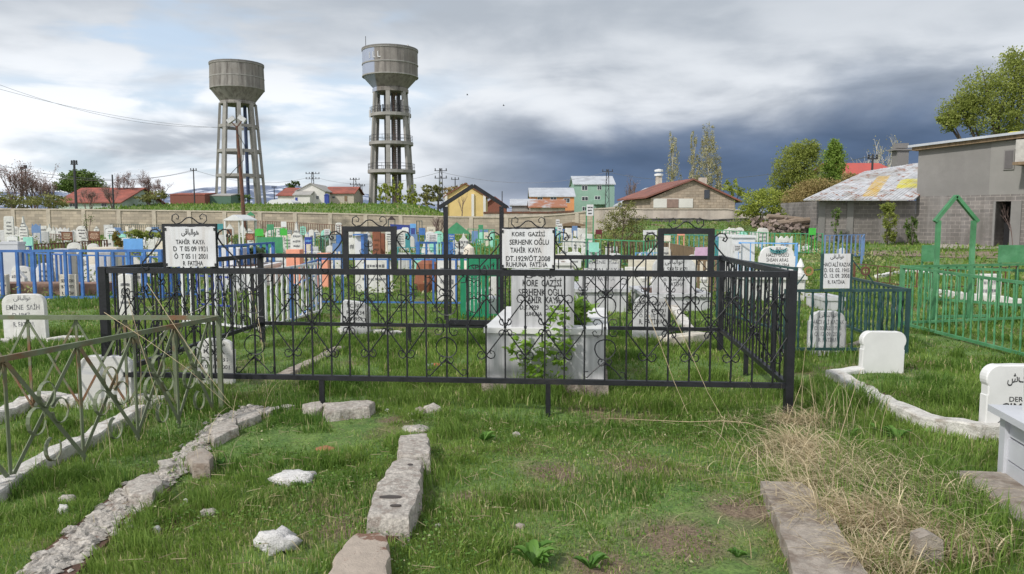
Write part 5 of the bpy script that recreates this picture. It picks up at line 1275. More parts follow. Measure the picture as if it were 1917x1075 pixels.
house(555, 608, 357, 343, 128, 10, M_cream, M_grayr, 'white gabled house on the far bank between the water towers', 'y', wins=((592, 366, 597, 374, 'w'), (566, 368, 571, 376, 'w')), ext=.25)
house(550, 580, 365, 358, 126, 4, M_cream, M_grayr, 'low white lean-to with a grey roof and blue door before the white gabled house', wins=((553, 370, 557, 379, 'd'),), ext=.2)
house(520, 566, 366, 352, 134, 12, M_cream, M_redroof, 'house with a red roof partly behind the white gabled house')
house(608, 662, 362, 350, 132, 8, mat('beige_render', (.45, .40, .33)), M_redroof, 'beige house with a red roof right of the white gabled house', wins=((645, 367, 650, 377, 'd'), (622, 367, 627, 372, 'w')))
def blue_box():
    Y = 122; a = at(608, 380, Y); o = thing('kiosk', 'small bright blue kiosk between the white gabled house and the beige house', 'kiosk', (a.x+.35, Y, Hf(a.x, Y))); MB().box((0, 0, .8), (.68*1, .6, 1.7)).build('body', M_blued, o); MB().prism([(-.45, 1.65), (.45, 1.65), (0, 1.95)], .7).build('roof', M_blued, o)
blue_box()
def tent():
    Y = 118; a = at(499, 380, Y); b = at(549, 380, Y); r = (b.x-a.x)/2; k = MB(); n = 14; rings = []
    for y in (0, 1, 2, 3):
        k0 = len(k.v)
        for i in range(n+1): t = math.pi*i/n; k.v.append(Vector((-r*math.cos(t), y*1.6, 1.05*math.sin(t)**.55+.03*math.sin(i*2.+y))))
        rings.append(list(range(k0, k0+n+1)))
    for i in range(3): k.quadstrip(rings[i], rings[i+1], False)
    k.f.append(tuple(rings[0])); k.f.append(tuple(reversed(rings[-1]))); c = Vector(((a.x+b.x)/2, Y, Hf(a.x, Y)-.02)); k.v = [v+c for v in k.v]
    one(k, 'polytunnel', M_wpaint, 'long white plastic tunnel tent on the far bank right of the left water tower', 'tent')
tent()
house(834, 908, 366, 343, 84, 9, M_yel, mat('red_brown_roof', (.20, .07, .045)), 'yellow shed with a red brown gable behind the wall, framed by the black gate', 'y', ext=.2, wins=())
def yellow_col():
    Y = 83.9; o = [x for x in bpy.data.objects if x.get('label', '').startswith('yellow shed')][0]
    for x in (835, 885, 907): p = at(x, 366, Y); MB().box((p.x, Y, p.z/2+1), (.28, .16, p.z-1.7)).build('pilaster', M_cream, o, world=True)
yellow_col()
M_rtin = mat('rust_patched_tin', (.42, .42, .43), .6, .1, .5, .1, col2=(.30, .12, .06), t=(.44, .5))
house(1075, 1150, 345, 330, 165, 11, M_gren, M_tin, 'three storey sage green house with a silver roof', wins=((1089, 347, 1100, 357, 'w'), (1118, 347, 1126, 356, 'w'), (1089, 368, 1101, 376, 'w'), (1113, 367, 1124, 374, 'w'), (1090, 387, 1099, 395, 'w')))
def green_extra():
    o = [x for x in bpy.data.objects if x.get('label', '').startswith('three storey')][0]; Y = 164; a = at(1112, 377, Y); b = at(1136, 366, Y)
    MB().box(((a.x+b.x)/2, Y+.4, a.z-.2), (b.x-a.x, 1.4, .9)).build('balcony', M_gren, o, world=True); c = at(1134, 350, 163.4); d = at(1150, 392, 163.4)
    MB().box(((c.x+d.x)/2, 163.6, (c.z+d.z)/2), (d.x-c.x, .5, c.z-d.z)).build('side_bay', mat('shade_green', (.22, .34, .29)), o, world=True)
green_extra()
house(993, 1075, 368, 352, 150, 11, M_oran, M_tin, 'orange two storey house with a silver roof left of the sage green one', wins=((1006, 369, 1016, 375, 'w'), (1055, 371, 1067, 380, 'w'), (1030, 369, 1042, 374, 'w')))
house(993, 1058, 388, 374, 104, 8, M_plast, M_rtin, 'low shed with a rust patched tin roof in front of the orange house', wins=())
house(958, 1000, 384, 373, 112, 7, M_grayr, M_tin, 'low shed with a pale tin roof left of the rust patched one', wins=())
house(905, 948, 384, 368, 104, 10, mat('red_brown_roof', (.20, .07, .045)), M_redroof, 'dull red hipped outbuilding seen through the black gate roof', 'y')
wall([(905, 396.5), (960, 396), (1030, 396), (1075, 394)], 74., .3, M_plast, M_rustm, 'pale low yard wall in front of the sheds behind the perimeter wall', cap=.2)
# stone gable house
M_gstone = mat('gable_stone', (.40, .33, .26), .92, .16, 1.4, .5, col2=(.28, .22, .17), t=(.5, .65), brick=(.45, .2, .014, (.55, .5, .45)))
def gable_house():
    Y = 58.; l = at(1218, 372, Y); r = at(1376, 374, Y); pk = at(1297, 337, Y); g = min(Hf(l.x, Y), Hf(r.x, Y))-.8; el = at(1208, 371, Y)
    o = thing('stone_house', 'old stone house with a wide gable and a rust brown roof, right of centre', 'house', ((l.x+r.x)/2, Y, g)); D_ = Vector((-1.0, 8, 0))
    k = MB(); pts = [Vector((l.x, Y, g)), Vector((r.x, Y, g)), Vector((r.x, Y, r.z)), Vector((pk.x, Y, pk.z)), Vector((l.x, Y, l.z))]; n = 5
    k.v = pts+[p+D_ for p in pts]; k.f = [(0, 1, 2, 3, 4), (9, 8, 7, 6, 5)]+[(i, (i+1) % 5, (i+1) % 5+5, i+5) for i in range(5)]; k.build('wall', M_gstone, o, world=True)
    up = Vector((0, -.25, .10)); sx = Vector((.5, 0, -.2))
    MB().slab([pk+up, pk+up+D_*1.03, el+D_*1.03+up, el+up-sx*0], .12).build('roof', M_ribrust, o, world=True)
    MB().slab([pk+up+Vector((0, 0, .01)), r+up+sx, r+up+sx+D_*1.03, pk+up+D_*1.03+Vector((0, 0, .01))], .12).build('roof', M_ribrust, o, world=True)
    def panel(x0, y0, x1, y1, m, nm, dy=-.03):
        p = at(x0, y1, Y); q = at(x1, y0, Y); return MB().box(((p.x+q.x)/2, Y+dy, (p.z+q.z)/2), (q.x-p.x, .06, q.z-p.z)).build(nm, m, o, world=True)
    panel(1223, 372, 1297, 389, M_cream, 'whitewashed_band'); panel(1248, 373, 1270, 389, mat('shutter_brown', (.25, .17, .14)), 'shutter', -.06); panel(1318, 355.5, 1328, 372, mat('shutter_dark', (.05, .055, .07)), 'window', -.04)
    c = at(1315, 345, Y+3); MB().box((c.x, Y+3, c.z), (.55, .5, 1.0)).build('chimney', M_plast, o, world=True)
gable_house()
def chimney_house():
    Y = 72.; o = thing('tin_roofed_house', 'pale tin roofed house with a round white chimney cowl behind the stone gable house', 'house', (at(1200, 380, Y).x, Y, Hf(at(1200, 380, Y).x, Y)-.3))
    a, b, c, d = at(1148, 385, Y), at(1215, 368, Y), at(1245, 344, Y+6), at(1208, 352, Y+6)
    MB().slab([a, b+Vector((3, 0, 0)), c+Vector((1, 0, 0)), d], .15).build('roof', M_tin, o, world=True)
    g = Hf(a.x, Y)-.3; MB().box(((a.x+b.x)/2+1, Y+3, (g+a.z)/2-.1), (b.x-a.x+2, 5, a.z-g)).build('wall', M_plast, o, world=True)
    p = at(1233, 345, Y+3); ch = MB().box((p.x, Y+3, p.z), (.55, .5, 1.5)).build('chimney', M_plast, o, world=True)
    k = MB()
    for dz in (.8, 1.2): k.lathe([(.1, dz-.05), (.42, dz), (.43, dz+.18), (.1, dz+.26)], 12, (p.x, Y+3, p.z))
    k.build('cowl', M_wpaint, o, world=True)
chimney_house()

# ------------------------------------------------------------------ block building on the right
M_block = mat('grey_block', (.185, .17, .162), .93, .15, 1.2, .6, col2=(.12, .11, .10), t=(.45, .62), brick=(.45, .2, .015, (1.65, 1.6, 1.55)), streak=(1.2, .45, (.31, .29, .28)))
M_render = mat('grey_cement_render', (.215, .205, .195), .93, .12, .5, .4, col2=(.165, .158, .15), t=(.5, .66), streak=(.8, .35, (.17, .16, .155)))
M_render2 = mat('lighter_cement_render', (.245, .235, .22), .93, .12, .5, .4, streak=(.8, .35, (.22, .21, .20)))
def ex_yel(N, L, c, tc, mix, mr, noise):
    s = N.new('ShaderNodeSeparateXYZ'); L.new(tc.outputs['Object'], s.inputs[0])
    def band(a, b): # stripes of old yellow paint across the sheets
        ad = N.new('ShaderNodeMath'); ad.operation = 'MULTIPLY_ADD'; L.new(s.outputs[1], ad.inputs[0]); ad.inputs[1].default_value = -.71; L.new(s.outputs[0], ad.inputs[2])
        m = N.new('ShaderNodeMath'); m.operation = 'MULTIPLY'; L.new(mr(ad.outputs[0], a-.03, a+.03), m.inputs[0]); L.new(mr(ad.outputs[0], b+.03, b-.03), m.inputs[1]); return m.outputs[0]
    n = noise(2.2, 8, .7)
    c = mix(mr(n, .54, .60), c, (.28, .13, .08)); c = mix(mr(noise(.7, 6, .6), .5, .6), c, mix(1.0, c, (.72, .68, .62), 'MULTIPLY'))
    def lim(v, lo, hi):
        m = N.new('ShaderNodeMath'); m.operation = 'MULTIPLY'; L.new(mr(s.outputs[1], lo-.05, lo+.05), m.inputs[0]); L.new(mr(s.outputs[1], hi+.05, hi-.05), m.inputs[1]); m2 = N.new('ShaderNodeMath'); m2.operation = 'MULTIPLY'; L.new(m.outputs[0], m2.inputs[0]); L.new(v, m2.inputs[1]); m3 = N.new('ShaderNodeMath'); m3.operation = 'MULTIPLY'; L.new(m2.outputs[0], m3.inputs[0]); L.new(mr(noise(3.5, 8, .7), .36, .54, .25, .9), m3.inputs[1]); return m3.outputs[0]
    c = mix(lim(band(-.25, .5), -.3, 3.0), c, (.50, .33, .07)); return mix(lim(band(1.3, 2.6), .7, 2.0), c, (.60, .54, .06))
M_ytin = mat('patched_tin', (.47, .475, .49), .5, .14, 2, .1, extra=ex_yel)
def block_building():
    YL = 41.; gx = at(1711, 468, YL).x
    # upper two storey part: front face slightly turned towards the viewer on the right
    A = Vector((gx, YL, 0)); YR = 34.5; Rr = at(2050, 470, YR); B = Vector((Rr.x, YR, 0)); d = (B-A).normalized(); back = Vector((-d.y, d.x, 0))
    g = Hf(A.x, A.y)-.2; zt = at(1711, 276, YL).z; zm = at(1711, 368, YL).z; L_ = (B-A).length; ang = math.atan2(d.y, d.x)
    o = thing('block_building', 'grey two storey building of rendered and bare blocks with a dark doorway, right edge', 'building', (A.x, A.y, g), ang)
    hz = zt-g; hm = zm-g
    def ux(px):
        k = (px-CX)/F; D0 = (A-Vector((0, 0, EYE))).dot(FW); D1 = (B-Vector((0, 0, EYE))).dot(FW)
        return (k*D0-A.x)/((B.x-A.x)-k*(D1-D0))*L_
    def zat(px, py): u = ux(px); q = A+d*u; return at(px, py, q.y).z-g
    dpt = 7.
    # lower storey in pieces round the doorway
    u0, u1 = ux(1858), ux(1889); zd = zat(1873, 377)
    lo = MB(); lo.box((u0/2, dpt/2, hm/2), (u0, dpt, hm)); lo.box(((u1+L_)/2, dpt/2, hm/2), (L_-u1, dpt, hm)); lo.box(((u0+u1)/2, dpt/2, (zd+hm)/2), (u1-u0, dpt, hm-zd)); lo.build('block_storey', M_block, o)
    MB().box(((u0+u1)/2, 1.2, zd/2), (u1-u0-.01, .1, zd-.01)).build('door', mat('doorway_shade', (.012, .012, .014)), o)  # near-black sheet set back in the doorway, standing in for the shade inside
    for u, w in ((u0, .10), (u1+.22, .45)): MB().box((u, -.02, zd/2), (w, .1, zd)).build('door_jamb', M_render, o)
    us = ux(1845)
    MB().box((us/2, dpt/2+.02, (hm+hz)/2), (us, dpt, hz-hm)).build('rendered_storey', M_render, o)
    MB().box(((us+L_)/2, dpt/2+.0, (hm+hz)/2), (L_-us, dpt, hz-hm)).build('rendered_storey', M_render2, o)
    w0, w1 = ux(1870), ux(1890); z0, z1 = zat(1880, 318), zat(1880, 280)
    wf = MB().box(((w0+w1)/2, -.03, (z0+z1)/2), (w1-w0, .07, z1-z0)).build('window', M_render, o); MB().box(((w0+w1)/2, -.075, (z0+z1)/2), (w1-w0-.12, .03, z1-z0-.12)).build('pane', mat('shutter_grey', (.12, .11, .11)), wf)
    b0 = ux(1908); zb0, zb1 = zat(1912, 305), zat(1912, 264); MB().box(((b0+L_)/2, -.55, (zb0+zb1)/2), (L_-b0, 1.1, zb1-zb0)).build('balcony', mat('pale_render', (.42, .40, .37)), o); MB().box(((b0+L_)/2, -.6, zb0-.08), (L_-b0+.1, 1.25, .14)).build('balcony_floor', M_wood, o)
    hr = zat(1917, 250); uR = ux(1917); sl_ = (hr-hz)/uR
    r = MB().slab([(-.35, -.45, hz-sl_*.35+.12), (L_+.2, -.45, hz+sl_*L_+.12), (L_+.2, dpt+.4, hz+sl_*L_+.15), (-.35, dpt+.4, hz+.15)], .12).build('roof', M_tin, o)
    MB().slab([(-.2, -.3, hz+.02), (L_, -.3, hz+sl_*L_), (L_, dpt, hz+sl_*L_), (-.2, dpt, hz+.02)], .2).build('roof_timber', M_wood, o)
    k = MB(); k.slab([(ux(1803), 1.5, zat(1803, 258)+.1), (ux(1845), 1.5, zat(1845, 257)+.15), (ux(1845), 4, zat(1845, 254)+.4), (ux(1800), 4, zat(1803, 253)+.3)], .12); k.build('loose_sheet', M_tin, o)
    k = MB().box((ux(1848), 2.5, zat(1848, 252)+.15), (.5, .8, .3), .2, .15); k.build('yellow_sheet', mat('yellow_plastic', (.6, .55, .04)), o)
    k = MB().box((ux(1925), 3, zat(1910, 244)+.15), (2.2, 2, 1.0)); k.build('brick_parapet', M_redroof, o)
    # lower tin roofed wing on the left
    lx = at(1535, 376, YL); o2 = thing('tin_shed', 'grey block shed with a pale tin roof patched in yellow, left of the grey building', 'shed', ((lx.x+gx)/2, YL, g)); w = gx-lx.x; hw_ = at(1600, 376, YL).z-g
    MB().box((-.0, 3.0, hw_/2), (w-.01, 6, hw_)).build('wall', M_block, o2)
    for px in (1538, 1591, 1655): x = at(px, 400, YL).x-o2.location.x; MB().box((x, -.02, hw_/2-.02), (.34, .08, hw_-.04)).build('pilaster', M_render, o2)
    e0, e1 = at(1504, 373.5, YL-.7), at(1711, 373.5, YL-.7); r0, r1 = at(1618, 321, YL+5), at(1815, 290, YL+5); m0, m1 = at(1545, 368, YL), at(1700, 368, YL)
    off = o2.location
    rb = MB(); n = 8
    for i in range(n):
        t0, t1 = i/n, (i+1)/n
        a, b = e0.lerp(e1, t0), e0.lerp(e1, t1); c, dd = r0.lerp(r1, t1), r0.lerp(r1, t0); dz = .008*(i % 2)
        rb.slab([a-off+Vector((0, 0, dz)), b-off+Vector((0, 0, dz)), c-off+Vector((0, 0, dz)), dd-off+Vector((0, 0, dz))], .06)
        for q in (.25, .5, .75): a_, c_ = a.lerp(b, q)-off, dd.lerp(c, q)-off; rb.beam(a_+Vector((0, 0, dz+.01)), c_+Vector((0, 0, dz+.002)), .04, .03)
    rb.build('roof', M_ytin, o2)
    p = at(1685, 298, YL+7)-off; MB().box((p.x, p.y, p.z), (.7, .7, 1.0)).box((p.x, p.y, p.z+.55), (1.2, .9, .1)).box((p.x, p.y, p.z+.8), (.7, .6, .3)).build('chimney', M_render, o2)
block_building()
house(1597, 1700, 336, 306, 66, 12, M_grayr, mat('bright_red_sheet', (.42, .07, .05), .6, .1, 2), 'building with a bright red sheet roof behind the tin shed')

# logs and rubble beside the shed
def logs():
    rd = random.Random(5); Y = 42.
    for px, py, l, a, r in ((1490, 415, 3.2, .25, .19), (1470, 408, 2.2, -.2, .14), (1500, 424, 2.4, .1, .14)):
        p = at(px, py, Y+rd.uniform(-.5, .5)); d = Vector((math.cos(a), .3, math.sin(a)*.35)); b = MB().tube([p-d*l/2, p, p+d*l/2], [r, r*.95, r*.8], 8)
        one(b, 'log', mat('pale_log', (.26, .20, .15), .9, .2, 3, .5, stretch=(1, 1, 1)), {1490: 'large pale log on the heap left of the tin shed', 1470: 'short brown log at the top of the heap left of the tin shed', 1500: 'thin log low on the heap left of the tin shed'}[px], 'log')
    V = MB()
    for i in range(260):
        p = at(rd.uniform(1440, 1535), 0, Y+rd.uniform(-1, 1.5)); x = p.x; y = Y+rd.uniform(-1, 1.5); z = Hf(x, y)+rd.random()*.75*rd.random(); s = rd.uniform(.08, .3); V.box((x, y, z), (s, s*.8, s*.6), rd.random()*3, rd.random(), rd.random())
    V.v = [v for v in V.v]; o = V.build('rubble_heap', mat('rubble_mix', (.22, .17, .145), .95, .3, 3, .5)); tag(o, 'heap of brown rubble left of the tin shed', 'rubble', kind='stuff')
logs()

# ------------------------------------------------------------------ trees and shrubs
def leaf_cloud(name, lobes, n, size, m, parent, seed=0, flat=0., aspect=1.6):
    """many small leaves spread through the lobes ((x,y,z),(rx,ry,rz),weight), clumped and with gaps"""
    r = np.random.default_rng(seed); P = []; w = np.array([l[2] for l in lobes], float); w /= w.sum(); A = []
    for (c, rad, _), f in zip(lobes, w):
        k = int(n*f); nc = max(4, k//22); d = r.normal(size=(nc, 3)); d /= np.linalg.norm(d, axis=1)[:, None]
        cl = d*(r.random((nc, 1))**.42); shade = r.random(nc)
        pick = r.integers(0, nc, k); q = cl[pick]+r.normal(size=(k, 3))*.115
        P.append(np.array(c)+q*np.array(rad)); A.append(np.clip(shade[pick]*.7+r.random(k)*.35, 0, 1))
    P = np.concatenate(P); A = np.concatenate(A); k = len(P)
    u = r.normal(size=(k, 3)); u /= np.linalg.norm(u, axis=1)[:, None]; v = r.normal(size=(k, 3)); v -= (v*u).sum(1)[:, None]*u; v /= np.linalg.norm(v, axis=1)[:, None]
    s = size*(.6+.8*r.random((k, 1))); u *= s*aspect; v *= s
    V = np.stack([P-u*.5, P+v*.42-u*.05, P+u*.5, P-v*.42-u*.05], 1).reshape(-1, 3); Fc = np.arange(k*4).reshape(-1, 4)
    o = mesh_np(name, V-np.array(parent.location), Fc, m, np.repeat(A, 4)); o.parent = parent; return o
def branches(b, p, d, l, r, depth, rd, spread=.5, up=.25, ends=None, nseg=3, kids=(2, 4)):
    pts = [p]; q = p; dd = d
    for i in range(nseg): dd = (dd+Vector((rd.uniform(-1, 1), rd.uniform(-1, 1), rd.uniform(-.5, 1)))*.14).normalized(); q = q+dd*l/nseg; pts.append(q)
    b.tube(pts, [r*(1-.45*i/nseg) for i in range(nseg+1)], 5 if r > .03 else 3, cap=False)
    if ends is not None and depth <= 1: ends += [pts[-1], pts[-2]]
    if depth <= 0: return
    for i in range(rd.randint(*kids)):
        t = rd.uniform(.4, 1); k = min(int(t*nseg), nseg-1); s = pts[k].lerp(pts[k+1], t*nseg-k)
        nd = (dd+Vector((rd.uniform(-1, 1), rd.uniform(-1, 1), rd.uniform(-.6, 1)))*spread+Vector((0, 0, up))).normalized()
        branches(b, s, nd, l*rd.uniform(.55, .8), r*.55, depth-1, rd, spread, up, ends, nseg, kids)
L_g1 = leafmat('poplar_leaf', (.16, .205, .035), (.40, .44, .12), .6, .5)
L_g2 = leafmat('yellow_green_leaf', (.18, .24, .03), (.42, .46, .10), .6, .4)
L_g3 = leafmat('dark_green_leaf', (.06, .11, .025), (.17, .25, .06), .6, .3)
L_ol = leafmat('olive_leaf', (.11, .12, .035), (.27, .27, .09), .6, .3)
L_red = leafmat('bud_brown', (.17, .10, .09), (.34, .24, .21), .7, .2)
L_pop = leafmat('catkin_leaf', (.26, .25, .13), (.46, .43, .25), .7, .3)
L_or = leafmat('orange_bud', (.22, .16, .06), (.40, .32, .14), .7, .3)
def tree(px, Y, crown, n, size, m, label, trunk_r=.12, name='tree', seed=1, bark=None, cat='tree', group=None, aspect=1.6, bare=0):
    """crown: list of (px, py, rx px, ry px, weight)"""
    b0 = at(px, 400, Y); g = Hf(b0.x, Y); o = thing(name, label, cat, (b0.x, Y, g), 0, group); rd = random.Random(seed); lobes = []; t = MB(); base = Vector((b0.x, Y, g-.2))
    for (x, y, rx, ry, w) in crown:
        dy = rd.uniform(-.4, .4)*wpx(rx, Y); c = at(x, y, Y+dy); lobes.append(((c.x, c.y, c.z), (wpx(rx, Y), wpx(max(rx, ry*.5), Y)*.85, wpx(ry, Y)), w))
        mid = base.lerp(c, .45)+Vector((rd.uniform(-.2, .2), 0, wpx(ry, Y)*.1)); mid.x = base.x+(mid.x-base.x)*.6
        t.tube([base+Vector((rd.uniform(-.5, .5)*trunk_r, 0, 0)), mid, c], [trunk_r, trunk_r*.6, trunk_r*.18], 6)
        for k in range(3+bare):
            s = mid.lerp(c, rd.uniform(.0, .9)); e = c+Vector((rd.uniform(-1, 1)*wpx(rx, Y), rd.uniform(-.7, .7)*wpx(rx, Y), rd.uniform(-.4, 1)*wpx(ry, Y)))*.9
            t.tube([s, s.lerp(e, .5)+Vector((0, 0, .05)), e], [trunk_r*.35, trunk_r*.2, trunk_r*.06], 4, cap=False)
    t.build('trunk', bark or M_bark, o, world=True, smooth=True)
    leaf_cloud('crown', lobes, n, size, m, o, seed, aspect=aspect); return o
def bare_tree(px, Y, ytop, spread_px, label, m=None, buds=None, seed=1, n=900, name='bare_tree', depth=4, cat='tree', stems=3, group=None, rk=1.):
    p = at(px, ytop, Y); g = Hf(p.x, Y); h = p.z-g; o = thing(name, label, cat, (p.x, Y, g), 0, group); rd = random.Random(seed); b = MB(); ends = []
    for s in range(stems):
        d = Vector((rd.uniform(-1, 1)*wpx(spread_px, Y)/max(h, .1)*.9, rd.uniform(-.3, .3), 1)).normalized()
        branches(b, Vector((p.x+rd.uniform(-.25, .25)*wpx(spread_px, Y)*.5, Y, g-.1)), d, h*.47, (h*.018+.01)*rk, depth, rd, .5, .22, ends)
    b.build('branches', m or M_twig, o, world=True)
    if buds and ends:
        r = np.random.default_rng(seed); E = np.array([tuple(e) for e in ends]); E = E[r.integers(0, len(E), n)]+r.normal(size=(n, 3))*h*.03
        u = r.normal(size=(n, 3)); u /= np.linalg.norm(u, axis=1)[:, None]; v = np.cross(u, r.normal(size=(n, 3))); v /= np.linalg.norm(v, axis=1)[:, None]; s = h*.011+.012
        V = np.stack([E-u*s, E+v*s*.6, E+u*s, E-v*s*.6], 1).reshape(-1, 3); k = mesh_np('buds', V-np.array(o.location), np.arange(n*4).reshape(-1, 4), buds, np.repeat(r.random(n), 4)); k.parent = o
    return o
tree(1880, 52, [(1850, 175, 55, 42, 3), (1915, 150, 55, 60, 3), (1800, 205, 38, 30, 2), (1870, 225, 60, 32, 2.4), (1775, 228, 22, 18, .8), (1960, 180, 60, 80, 2), (1905, 110, 30, 22, .7)], 26000, .10, L_g1, 'big leafy green tree rising behind the grey building at the right edge', .25, seed=3, aspect=1.4)
tree(1497, 60, [(1492, 308, 44, 36, 3), (1510, 282, 28, 20, 1.4), (1468, 345, 30, 30, 1.6), (1515, 350, 36, 30, 2), (1480, 375, 36, 20, 1)], 17000, .10, L_g1, 'leafy green tree left of the red sheet roof, with a rounded top', .15, seed=5)
tree(1560, 62, [(1560, 308, 24, 36, 2.5), (1563, 280, 13, 20, 1), (1552, 345, 32, 28, 1.8)], 10000, .10, leafmat('fresh_green_leaf', (.14, .23, .03), (.33, .45, .10), .6, .5), 'fresh green pointed tree just left of the red sheet roof', .14, seed=6)
tree(1540, 57, [(1545, 352, 52, 20, 2), (1500, 375, 46, 22, 2), (1590, 338, 20, 15, .7)], 9000, .09, L_or, 'orange brown budding thicket above the log heap', .1, name='thicket', seed=7)
tree(1423, 44, [(1425, 378, 42, 24, 3), (1400, 400, 22, 16, 1.2), (1450, 398, 20, 16, 1.2), (1440, 368, 24, 16, 1.2), (1415, 415, 26, 9, .8)], 6500, .07, L_g2, 'yellow green young tree with a pale trunk before the pale wall', .06, seed=8, bark=M_barkw, aspect=1.8)
tree(1165, 36, [(1168, 408, 38, 20, 3), (1140, 425, 24, 18, 1.5), (1190, 430, 24, 22, 1.5), (1165, 445, 34, 18, 1.2), (1172, 388, 22, 12, .8)], 3800, .05, L_ol, 'budding olive shrub with many thin stems behind the green fence', .035, name='shrub', seed=9, bark=M_twig, bare=9, cat='shrub')
for px, w, yt, lab, sd_ in ((1259, 9, 250, 'pale slender poplar, leftmost of the group behind the stone gable', 1), (1298, 7, 255, 'thin pale poplar, second of the group behind the stone gable', 2), (1325, 14, 238, 'tallest yellowish poplar behind the stone gable', 3), (1345, 6, 305, 'short bare poplar at the right of the group behind the stone gable', 4)):
    tree(px, 88, [(px, yt+22, w, 28, 1), (px+1, yt+58, w*1.5, 34, 1.5), (px+2, yt+92, w*1.7, 30, 1.3)], 3600 if w > 10 else 1800, .10, L_pop, lab, .12, name='poplar', seed=sd_+20, bark=M_barkw, aspect=2.2)
tree(1372, 80, [(1370, 350, 16, 14, 1), (1385, 362, 16, 12, 1)], 900, .14, L_g2, 'small green bush tree between the stone gable and the yellow green young tree', .08, seed=31)
tree(152, 104, [(150, 338, 34, 18, 3), (125, 350, 25, 12, 1.5), (178, 350, 24, 14, 1.5), (150, 326, 20, 9, .8)], 9000, .17, L_g3, 'round dark green tree above the red tiled roof, far left', .3, seed=10)
for i, (px, Y, yt, sp, lab) in enumerate(((20, 78, 312, 40, 'bare reddish tree at the left edge behind the wall'), (60, 80, 320, 36, 'bare reddish tree left of the thin double pole'), (95, 84, 334, 30, 'bare thorny tree in front of the dark green tree'), (235, 100, 325, 32, 'bare tree right of the red tiled roof, tall'), (275, 102, 330, 34, 'bare tree with pale blossom right of the red tiled roof'), (300, 105, 338, 30, 'low bare tree near the dark red building'), (165, 88, 356, 26, 'low bare tree in front of the red tiled roof'), (210, 90, 352, 22, 'low bare bush in front of the red roofed house'))):
    bare_tree(px, Y, yt, sp, lab, buds=L_red, seed=40+i, n=1700, stems=4, depth=4)
tree(78, 70, [(90, 376, 40, 14, 2), (30, 378, 44, 14, 2), (-20, 370, 30, 20, 1)], 3000, .13, L_ol, 'brown green bushes along the wall, far left', .06, name='hedge', seed=12, cat='hedge')
tree(287, 98, [(290, 366, 24, 9, 1), (270, 372, 20, 7, 1)], 1200, .16, L_ol, 'low olive bush on the bank left of the dark red building', .06, name='shrub', seed=13, cat='shrub')
for i, (px, yt) in enumerate(((712, 345), (722, 338), (735, 334), (748, 342), (765, 350), (776, 348))):
    tree(px, 130, [(px, yt+14, 7, 15, 1), (px+2, yt+28, 9, 10, 1)], 420, .24, L_g2, ['thin green sapling at the left foot', 'fresh sapling left of the middle leg', 'tallest sapling over the middle leg', 'sapling right of the middle leg', 'low sapling near the right foot', 'outermost sapling at the right foot'][i]+' of the taller water tower', .06, name='sapling', seed=60+i)
for i, (px, yt, w, m_) in enumerate(((800, 348, 16, L_ol), (820, 342, 14, L_ol), (845, 346, 18, L_or), (870, 340, 14, L_ol))):
    tree(px, 112, [(px, yt+12, w, 12, 1), (px, yt+26, w*1.1, 12, 1)], 900, .2, m_, ['olive tree right of the taller water tower, first', 'taller olive tree left of the black gate post', 'orange brown tree behind the left half of the gate roof', 'olive tree behind the peak of the gate roof'][i], .09, seed=70+i)
tree(452, 124, [(450, 370, 22, 7, 1), (440, 372, 14, 6, 1)], 900, .2, L_g3, 'dark green bushes at the foot of the left water tower', .05, name='shrub', seed=15, cat='shrub')
tree(536, 150, [(540, 350, 12, 8, 1), (552, 345, 8, 8, 1)], 700, .2, L_g3, 'small dark green tree behind the red roof between the towers', .1, seed=16)
bare_tree(822, 50, 402, 26, 'bare grey sapling against the perimeter wall left of the gate post', seed=80, stems=5, n=0, name='bare_sapling')
bare_tree(865, 80, 362, 8, 'thin bare sapling in front of the yellow shed', seed=81, stems=1, n=0, name='bare_sapling', depth=3)
bare_tree(163, 36, 400, 10, 'spiky dark sapling before the wall above the striped brown board', seed=82, stems=1, n=120, buds=L_g3, name='conifer_sapling', depth=3)
bare_tree(1904, 34, 352, 12, 'leafless sapling in front of the dark doorway', m=M_twig, seed=83, stems=1, n=0, name='bare_sapling', depth=3, rk=.4)
bare_tree(1655, 100, 262, 14, 'far bare poplar above the red sheet roof', m=M_barkw, seed=84, stems=3, n=300, buds=L_pop, name='poplar', depth=3)
bare_tree(1178, 190, 335, 8, 'far bare tree between the sage green house and the chimney', seed=85, stems=3, n=200, buds=L_red, depth=3)
bare_tree(1500, 46, 385, 60, 'tangle of bare stems above the log heap', seed=86, stems=7, n=0, depth=3, name='bare_thicket')
tree(222, 18.5, [(219, 446, 9, 13, 1), (224, 456, 9, 8, 1)], 900, .035, leafmat('bronze_leaf', (.12, .11, .02), (.28, .22, .05)), 'small bronze green bush left of the big sky blue sign', .02, name='shrub', seed=17, cat='shrub')
tree(262, 21, [(250, 436, 16, 7, 1), (275, 440, 20, 7, 1), (300, 440, 14, 6, 1)], 1100, .05, L_g1, 'green flowering bushes among the pale stones above the big sky blue sign', .02, name='shrub', seed=18, cat='shrub')
tree(455, 19, [(452, 466, 20, 8, 1), (478, 470, 22, 9, 1)], 1800, .05, leafmat('grey_green_leaf', (.10, .16, .08), (.20, .28, .14)), 'grey green low shrub right of the left name sign', .02, name='shrub', seed=19, cat='shrub')
